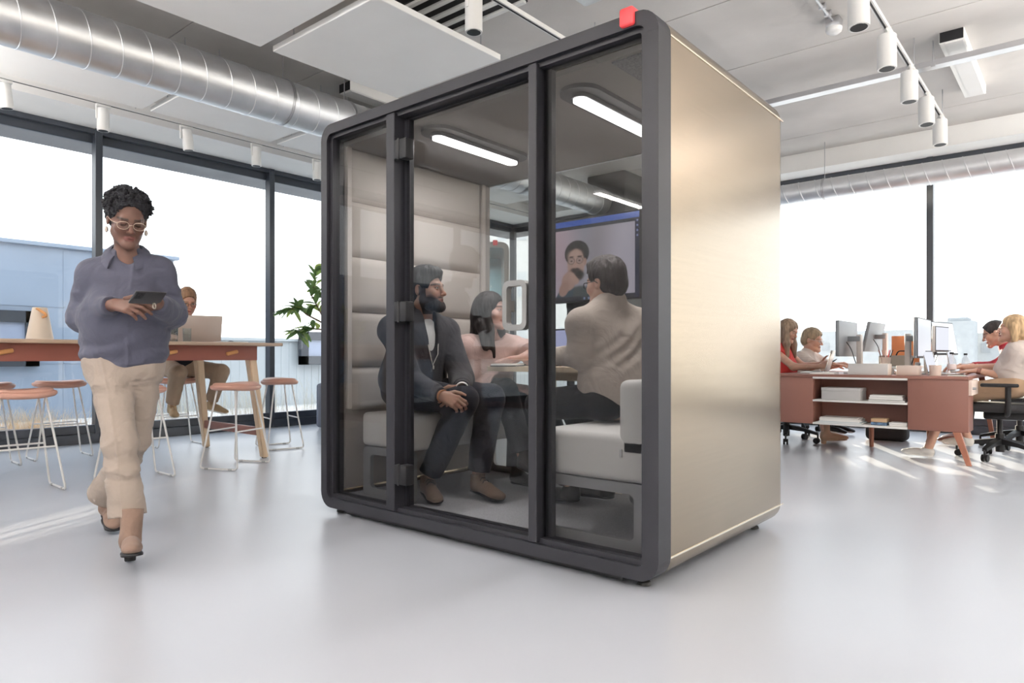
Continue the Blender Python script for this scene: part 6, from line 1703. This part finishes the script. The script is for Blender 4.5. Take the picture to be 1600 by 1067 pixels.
    shoe('shoe', J['anL'], J['anL'] + V3(0.185, -0.03, -0.098), root, br, M['black'], high=0.03, laces=M['black'], res=0.0035, s=1.05); shoe('shoe', J['anR'], J['anR'] + V3(0.16, -0.09, -0.095), root, br, M['black'], high=0.03, laces=M['black'], res=0.004, s=1.05)
    wristband(root, 'bracelet', J['wrR'] + (J['wrR'] - J['elR']) * 0.02, J['wrR'] - J['elR'], 0.031, 0.006, mat('tan cord', (0.45, 0.2, 0.1), 0.7))
    wristband(root, 'watch', J['wrL'] + (J['wrL'] - J['elL']) * 0.06, J['wrL'] - J['elL'], 0.032, 0.024, M['paper'], 'white watch strap')
man_jacket()

# ------------------------------------------------------------------ D: woman in the pink sweater
def woman_pink():
    J = dict(neck=V3(-2.845, 3.165, 1.020), shR=V3(-2.925, 3.025, 0.958), shL=V3(-2.755, 3.310, 0.955), elR=W(744, 608, 4.20), wrR=W(800, 604, 4.10), elL=W(838, 549, 4.20), wrL=W(818, 558, 4.02),
             hipR=V3(-3.00, 3.12, 0.700), hipL=V3(-2.93, 3.28, 0.700), knR=W(790, 612, 4.08), knL=W(812, 622, 4.18), anR=W(818, 712, 4.02), anL=W(808, 737, 4.16))
    hc = W(766, 487, 4.20); s = 0.98; cr = V3(0.765, 0.644, 0); cf = V3(0.644, -0.765, 0)
    hf = nrm(cr * 0.90 + cf * 0.42 + UP * 0.02); skin = (0.52, 0.335, 0.285)
    root, R, TR = sitter('woman with long dark hair in a pale pink sweater sitting in the booth', (-2.95, 3.16, 0.10), J, hc, hf, s, skin, 0.0036, fem=True, ears=False, w=0.94, neckr=0.046, armr=(0.043, 0.037, 0.025), paint=dict(brow=(0.05, 0.03, 0.025), lips=(0.42, 0.17, 0.16)),
                         hands=((nrm(cr * 0.9 - UP * 0.15 + cf * 0.2), nrm(UP * 0.8 + cf * 0.5), [0.3] * 4, 0.92), (nrm(-cr * 0.85 - cf * 0.1 - UP * 0.06), UP, [0.12] * 4, 0.92)))
    H = Sdf(); G = hbase(R)
    H.ell(G(hc, 0, -0.012, 0.044, s), np.array((0.081, 0.102, 0.086)) * s, R, 0.02); H.ell(G(hc, 0, -0.045, -0.01, s), np.array((0.080, 0.070, 0.09)) * s, R, 0.03)
    H.ell(G(hc, 0, 0.088, -0.022, s), np.array((0.062, 0.068, 0.088)) * s, R, 0.008, '-')
    for q in (-1, 1):
        H.cap(G(hc, q * 0.066, 0.004, 0.02, s), G(hc, q * 0.074, 0.030, -0.13, s), 0.026, 0.030, 0.02, sq=(R[:, 0], 0.55)); e = G(hc, q * 0.072, 0.060, -0.26, s) - UP * 0.02
        H.cap(G(hc, q * 0.074, 0.030, -0.13, s), e, 0.032, 0.009, 0.02, sq=(R[:, 0], 0.6)); H.cap(G(hc, q * 0.06, -0.03, -0.08, s), G(hc, q * 0.085, 0.01, -0.22, s), 0.036, 0.024, 0.02)
    H.cap(G(hc, 0, -0.07, -0.03, s), G(hc, 0, -0.10, -0.22, s), 0.062, 0.050, 0.03)
    skin_obj('hair', H, 0.0034, M['hair'], root, disp=strands(0.005, 70, 6), amp=0.006, col=hair_col((0.020, 0.016, 0.016), 0.5))
    S = torso_top(J, TR, 0.022, 0.96, 1.05, True, 1.55, (0.068, 0.068, 0.072), hem=-0.02); nk = J['neck']; r_, f_, u_ = TR.T
    S.ell(nk + u_ * 0.055 + f_ * 0.030, (0.072, 0.075, 0.06), TR, 0.008, '-')
    skin_obj('sweater', S, 0.0038, cloth('pale pink knit', (0.560, 0.405, 0.375), 0.95, 0.04, 0.3, 260, 0.3), root, disp=wrinkle(41, 0.005, 10), amp=0.007, smooth=2)
    T = trousers(J, TR, 0.014, (0.086, 0.072, 0.066), 0.93, cut=0.09, w=0.95); skin_obj('trousers', T, 0.004, cloth('dark grey trousers', (0.035, 0.036, 0.044), 0.85), root, disp=wrinkle(42, 0.005, 12), amp=0.007, smooth=2)
    m = cloth('black boot', (0.03, 0.028, 0.028), 0.5)
    shoe('shoe', J['anL'], J['anL'] + V3(0.17, 0.02, -0.08), root, m, M['black'], high=0.06, res=0.004); shoe('shoe', J['anR'], J['anR'] + V3(0.15, 0.0, -0.11), root, m, M['black'], high=0.06, res=0.004)
woman_pink()

# ------------------------------------------------------------------ E: man in the taupe jacket seen from behind
def man_back():
    J = dict(neck=W(951, 475, 3.46), shR=V3(-1.80, 3.155, 1.075), shL=V3(-1.91, 2.80, 1.065), elR=V3(-2.02, 3.30, 0.935), wrR=V3(-2.23, 3.19, 0.905), elL=W(908, 556, 3.36), wrL=W(868, 556, 3.58),
             hipR=V3(-1.775, 3.06, 0.682), hipL=V3(-1.83, 2.86, 0.682), knR=V3(-2.20, 3.12, 0.650), knL=V3(-2.22, 2.875, 0.650), anR=V3(-2.03, 3.22, 0.195), anL=V3(-2.13, 3.03, 0.195))
    hc = W(946, 445, 3.47); s = 1.02; hf = nrm(V3(-0.985, 0.12, -0.03)); skin = (0.52, 0.315, 0.245)
    root, R, TR = sitter('short haired man in a taupe jacket and glasses, seen from behind in the booth', (-1.9, 2.98, 0.10), J, hc, hf, s, skin, 0.0034, w=1.08, dp=1.06, paint=dict(brow=(0.04, 0.03, 0.025)),
                         hands=((nrm(V3(-0.9, -0.2, -0.1)), UP, [0.3] * 4), (nrm(V3(-0.85, 0.45, -0.10)), nrm(V3(0.1, -0.1, 1)), [(0.3, 0.4, 0.3)] * 4)))
    H = short_hair(hc, R, s, 0.022, 0.012, low=-0.040); G = hbase(R); H.ell(G(hc, 0, 0.030, 0.106, s), np.array((0.058, 0.070, 0.026)) * s, R, 0.03)
    skin_obj('hair', H, 0.0032, M['hair'], root, disp=strands(0.006, 80, 12), amp=0.007, col=hair_col((0.036, 0.028, 0.028), 0.5))
    spectacles(root, hc, R, s, M['black'], 0.85, 0.0022)
    S = torso_top(J, TR, 0.026, 1.04, 1.06, False, 1.93, (0.072, 0.064, 0.046), hem=0.080, belly=0.02); nk = J['neck']; r_, f_, u_ = TR.T
    for q in (-1, 1): S.cap(nk + r_ * q * 0.058 - f_ * 0.02 + u_ * 0.022, nk + r_ * q * 0.05 + f_ * 0.07 - u_ * 0.03, 0.020, 0.018, 0.012)
    S.cap(nk - f_ * 0.05 + u_ * 0.022 + r_ * 0.04, nk - f_ * 0.05 + u_ * 0.022 - r_ * 0.04, 0.022, None, 0.02)
    wr = wrinkle(52, 0.005, 9)
    shc = (J['shR'] + J['shL']) / 2
    def dd(P):
        q = P - shc; z = q @ u_; x = q @ r_
        return wr(P) + 0.005 * np.sin(z * 85 - x * 55 + 2.2 * vnoise(P * 7, 3)) * np.exp(-((z + 0.17) / 0.10) ** 2 - ((x + 0.02) / 0.16) ** 2)
    skin_obj('jacket', S, 0.0036, cloth('taupe jacket', (0.40, 0.345, 0.305), 0.85, 0.03, 0.06, 500), root, disp=dd, amp=0.011, smooth=2)
    T = trousers(J, TR, 0.014, (0.092, 0.078, 0.062), 0.92, cut=0.05, w=1.05); skin_obj('trousers', T, 0.004, cloth('black trousers', (0.014, 0.014, 0.017), 0.85), root, disp=wrinkle(53, 0.004, 12), amp=0.006)
    m = cloth('black leather shoe', (0.02, 0.019, 0.02), 0.4, 0.1, 0.02, 200, 0.0)
    for q in 'RL': shoe('shoe', J['an' + q], J['an' + q] + V3(-0.19, 0.02, -0.088), root, m, M['black'], high=0.03, res=0.004, s=1.05)
    wristband(root, 'watch', J['wrL'] - (J['wrL'] - J['elL']) * 0.10, J['wrL'] - J['elL'], 0.034, 0.028, M['black'], 'black watch')
man_back()

# ------------------------------------------------------------------ F, G, H, I: the desk workers
def woman_red():
    J = dict(neck=V3(-2.53, 7.49, 1.035), shR=V3(-2.55, 7.33, 0.960), shL=V3(-2.53, 7.66, 0.960), elR=W(1240, 573, 7.06), wrR=W(1277, 573, 6.98), elL=V3(-2.38, 7.72, 0.80), wrL=V3(-2.16, 7.58, 0.82),
             hipR=V3(-2.54, 7.40, 0.632), hipL=V3(-2.54, 7.58, 0.632), knR=V3(-2.14, 7.40, 0.545), knL=V3(-2.14, 7.60, 0.545), anR=V3(-2.06, 7.42, 0.115), anL=V3(-2.12, 7.62, 0.115))
    hc = V3(-2.455, 7.49, 1.175); hf = nrm(V3(0.90, -0.12, -0.42)); s = 1.0; skin = (0.52, 0.31, 0.23)
    root, R, TR = sitter('woman with long straight hair in a red top reading a phone, beside the booth edge', (-2.5, 7.5, 0.02), J, hc, hf, s, skin, 0.0055, fem=True, ears=False, w=0.92, neckr=0.046, armr=(0.043, 0.036, 0.025), paint=dict(brow=(0.12, 0.08, 0.05)),
                         hands=((nrm(V3(0.8, 0.1, 0.15)), nrm(V3(0, -0.8, 0.6)), [(0.3, 0.5, 0.3)] * 4, 0.95), (nrm(V3(0.8, -0.3, 0.1)), nrm(V3(0, 0.6, -0.5)), [(0.3, 0.5, 0.3)] * 4, 0.95)))
    H = Sdf(); G = hbase(R); H.ell(G(hc, 0, -0.012, 0.044, s), (0.081, 0.102, 0.086), R, 0.02); H.ell(G(hc, 0, 0.088, -0.022, s), (0.060, 0.066, 0.090), R, 0.008, '-')
    for q in (-1, 1): H.cap(G(hc, q * 0.066, 0.0, 0.03, s), hc + R[:, 0] * q * 0.075 + V3(0.02, 0, -0.14), 0.032, 0.036, 0.02); H.cap(hc + R[:, 0] * q * 0.075 + V3(0.02, 0, -0.14), hc + R[:, 0] * q * 0.085 + V3(0.03, 0, -0.27), 0.038, 0.022, 0.02)
    H.cap(G(hc, 0, -0.06, 0.0, s), hc + V3(-0.06, 0, -0.27), 0.072, 0.055, 0.03); skin_obj('hair', H, 0.005, M['hair'], root, disp=strands(0.005, 70, 16), amp=0.006, col=hair_col((0.235, 0.165, 0.115), 0.4))
    S = torso_top(J, TR, 0.016, 0.94, 1.05, True, 0.25, (0.060, 0.055, 0.05), hem=-0.0); S.ell(J['neck'] + TR @ V3(0, 0.04, 0.04), (0.075, 0.07, 0.07), TR, 0.008, '-'); skin_obj('top', S, 0.0055, cloth('red top', (0.62, 0.055, 0.05), 0.8), root, disp=wrinkle(61, 0.004, 14), amp=0.006)
    T = trousers(J, TR, 0.012, (0.088, 0.070, 0.062), 0.55, cut=0.06, w=0.95); skin_obj('trousers', T, 0.006, cloth('mauve trousers', (0.26, 0.20, 0.18)), root, disp=wrinkle(62, 0.004, 12), amp=0.006)
    m = cloth('beige suede boot', (0.40, 0.26, 0.19), 0.9)
    shoe('ankle_boot', J['anR'], W(1329, 688, 6.98), root, m, m, high=0.11, heel=0.03, res=0.005, s=1.05, sneaker=False); shoe('ankle_boot', J['anL'], J['anL'] + V3(0.19, 0.0, -0.085), root, m, m, high=0.11, heel=0.02, res=0.005, sneaker=False)
    pc = W(1296, 567, 6.95); t = thing('smartphone', 'black smartphone held by the woman in the red top', 'phone', tuple(pc), radians(-10)); bm = nb(); bx(bm, (0, 0, 0), (0.145, 0.07, 0.009), rot=R3(ry=-0.45, rx=0.3), bev=0.004); obj('case', bm, M['black'], parent=t)
woman_red()
def man_grey():
    J = dict(neck=V3(-2.53, 8.42, 0.955), shR=V3(-2.55, 8.24, 0.880), shL=V3(-2.53, 8.58, 0.880), elR=V3(-2.42, 8.17, 0.79), elL=V3(-2.38, 8.66, 0.78), wrR=V3(-2.20, 8.24, 0.812), wrL=V3(-2.16, 8.52, 0.812),
             hipR=V3(-2.58, 8.30, 0.636), hipL=V3(-2.58, 8.50, 0.636), knR=V3(-2.16, 8.30, 0.545), knL=V3(-2.16, 8.52, 0.545), anR=V3(-2.30, 8.34, 0.115), anL=V3(-2.26, 8.52, 0.115))
    hc = V3(-2.485, 8.43, 1.085); hf = nrm(V3(0.97, -0.05, -0.16)); s = 1.10; skin = (0.58, 0.33, 0.24)
    root, R, TR = sitter('fair haired person with glasses in a pale grey tee behind the left laptop', (-2.5, 8.4, 0.02), J, hc, hf, s, skin, 0.0055, w=1.1, dp=1.1, paint=dict(brow=(0.25, 0.17, 0.1)), hands=((V3(1, 0.1, -0.1), UP, [0.25] * 4), (V3(1, -0.1, -0.1), UP, [0.25] * 4)))
    H = short_hair(hc, R, s, 0.020, 0.012, low=-0.06); skin_obj('hair', H, 0.005, M['hair'], root, disp=strands(0.005, 70, 26), amp=0.006, col=hair_col((0.27, 0.20, 0.13), 0.35))
    spectacles(root, hc, R, s, mat('pale wire frame', (0.5, 0.5, 0.5), 0.3, metal=0.6), 0.9, 0.0022)
    S = torso_top(J, TR, 0.020, 1.1, 1.12, False, 0.95, (0.080, 0.078, 0.06), hem=0.0); skin_obj('tee', S, 0.0055, cloth('pale grey tee', (0.54, 0.475, 0.435), 0.9), root, disp=wrinkle(71, 0.005, 12), amp=0.007)
    T = trousers(J, TR, 0.012, (0.090, 0.074, 0.060), 0.92, cut=0.05); skin_obj('trousers', T, 0.006, cloth('dark jeans', (0.03, 0.035, 0.05)), root)
    for q in 'RL': shoe('shoe', J['an' + q], J['an' + q] + V3(0.19, 0.0, -0.095), root, M['black'], M['paper'], res=0.005)
man_grey()
def woman_blonde():
    J = dict(neck=V3(-0.475, 7.40, 1.010), shR=V3(-0.50, 7.57, 0.950), shL=V3(-0.47, 7.25, 0.950), elL=W(1577, 590, 5.93), wrL=W(1527, 579, 6.08), elR=V3(-0.62, 7.68, 0.80), wrR=W(1505, 574, 6.32),
             hipR=V3(-0.50, 7.50, 0.636), hipL=V3(-0.50, 7.30, 0.636), knR=V3(-0.98, 7.42, 0.555), knL=V3(-0.96, 7.24, 0.555), anR=W(1512, 684, 6.05), anL=W(1450, 701, 6.10))
    hc = V3(-0.510, 7.40, 1.140); hf = nrm(V3(-0.985, -0.05, 0.02)); s = 1.0; skin = (0.60, 0.36, 0.27)
    root, R, TR = sitter('blonde woman in a cream short sleeved tee with a watch, at the right photo edge', (-0.55, 7.4, 0.02), J, hc, hf, s, skin, 0.0045, fem=True, ears=False, w=0.94, dp=1.05, neckr=0.048, armr=(0.046, 0.040, 0.026), paint=dict(brow=(0.20, 0.13, 0.07)),
                         hands=((nrm(V3(-0.95, 0.0, 0.08)), nrm(V3(0, 0.2, 1)), [(0.35, 0.6, 0.4)] * 4, 0.95), (nrm(V3(-0.95, -0.05, -0.06)), nrm(V3(0.0, -0.15, 1)), [(0.10, 0.2, 0.15)] * 4, 0.95)))
    H = Sdf(); G = hbase(R); H.ell(G(hc, 0, -0.018, 0.046, s), (0.084, 0.100, 0.086), R, 0.02); H.ell(G(hc, 0, -0.055, -0.02, s), (0.082, 0.066, 0.090), R, 0.03); H.ell(G(hc, 0, 0.088, -0.022, s), (0.066, 0.072, 0.092), R, 0.008, '-')
    for q in (-1, 1): H.cap(G(hc, q * 0.068, -0.012, 0.02, s), G(hc, q * 0.076, -0.020, -0.105, s), 0.034, 0.026, 0.02)
    skin_obj('hair', H, 0.0045, M['hair'], root, disp=strands(0.005, 70, 36), amp=0.006, col=hair_col((0.52, 0.36, 0.21), 0.35))
    S = torso_top(J, TR, 0.012, 0.92, 1.02, True, 0.62, (0.060, 0.066, 0.06), hem=0.02); S.ell(J['neck'] + TR @ V3(0, 0.03, 0.05), (0.072, 0.07, 0.06), TR, 0.008, '-'); skin_obj('tee', S, 0.0045, cloth('cream tee', (0.66, 0.58, 0.54), 0.9), root, disp=wrinkle(81, 0.005, 12), amp=0.007, smooth=2)
    T = trousers(J, TR, 0.014, (0.094, 0.078, 0.085), 0.42, cut=0.06); skin_obj('skirt_shorts', T, 0.005, cloth('tan culottes', (0.44, 0.30, 0.20)), root, disp=wrinkle(82, 0.005, 12), amp=0.007)
    m = cloth('white trainer', (0.78, 0.76, 0.73), 0.6)
    shoe('shoe', J['anL'], W(1414, 709, 6.22), root, m, M['paper'], high=0.0, res=0.0045, s=0.98); shoe('shoe', J['anR'], W(1478, 694, 6.20), root, m, M['paper'], high=0.0, res=0.0045, s=0.98)
    wristband(root, 'watch', J['wrL'] - (J['wrL'] - J['elL']) * 0.06, J['wrL'] - J['elL'], 0.028, 0.030, M['terra_light'], 'dark brown watch')
woman_blonde()
def woman_dark():
    J = dict(neck=V3(-0.62, 8.44, 0.985), shR=V3(-0.60, 8.60, 0.915), shL=V3(-0.58, 8.28, 0.915), elL=V3(-0.70, 8.20, 0.81), wrL=V3(-0.85, 8.28, 0.805), elR=V3(-0.74, 8.68, 0.80), wrR=W(1516, 571, 7.06),
             hipR=V3(-0.50, 8.52, 0.636), hipL=V3(-0.50, 8.33, 0.636), knR=V3(-0.95, 8.52, 0.550), knL=V3(-0.93, 8.32, 0.550), anR=V3(-0.98, 8.50, 0.115), anL=V3(-0.98, 8.24, 0.115))
    hc = V3(-0.725, 8.44, 1.130); hf = nrm(V3(-0.90, -0.10, -0.36)); s = 1.06; skin = (0.50, 0.285, 0.21)
    root, R, TR = sitter('woman with dark tied back hair in a red top, behind the blonde woman', (-0.62, 8.44, 0.02), J, hc, hf, s, skin, 0.0055, fem=True, w=0.92, neckr=0.048, armr=(0.044, 0.037, 0.025), paint=dict(brow=(0.03, 0.02, 0.02)),
                         hands=((nrm(V3(-0.95, 0.0, 0.12)), UP, [(0.5, 0.6, 0.4)] * 4, 0.95), (nrm(V3(-0.95, 0.1, -0.05)), UP, [0.3] * 4, 0.95)))
    H = short_hair(hc, R, s, 0.004, 0.005, -0.014, low=-0.05); G = hbase(R); H.ell(G(hc, 0, -0.12, 0.02, s), (0.035, 0.035, 0.035), R, 0.02); skin_obj('hair', H, 0.005, M['hair'], root, disp=strands(0.003, 70, 46), amp=0.004, col=hair_col((0.022, 0.018, 0.018), 0.4))
    S = torso_top(J, TR, 0.016, 0.94, 1.05, True, 1.90, (0.060, 0.052, 0.036), hem=0.0); S.cap(J['neck'] + V3(0, 0, -0.02), J['neck'] + TR @ V3(0, 0.01, 0.045), 0.066, 0.060, 0.02, flat='b'); skin_obj('top', S, 0.0055, cloth('crimson top', (0.36, 0.03, 0.045), 0.8), root, disp=wrinkle(91, 0.004, 12), amp=0.006)
    T = trousers(J, TR, 0.012, (0.088, 0.072, 0.060), 0.92, cut=0.06, w=0.95); skin_obj('trousers', T, 0.006, cloth('black slacks', (0.018, 0.018, 0.02)), root)
    for q in 'RL': shoe('shoe', J['an' + q], J['an' + q] + V3(-0.19, 0.0, -0.095), root, M['terra_light'], M['paper'], res=0.005)
woman_dark()
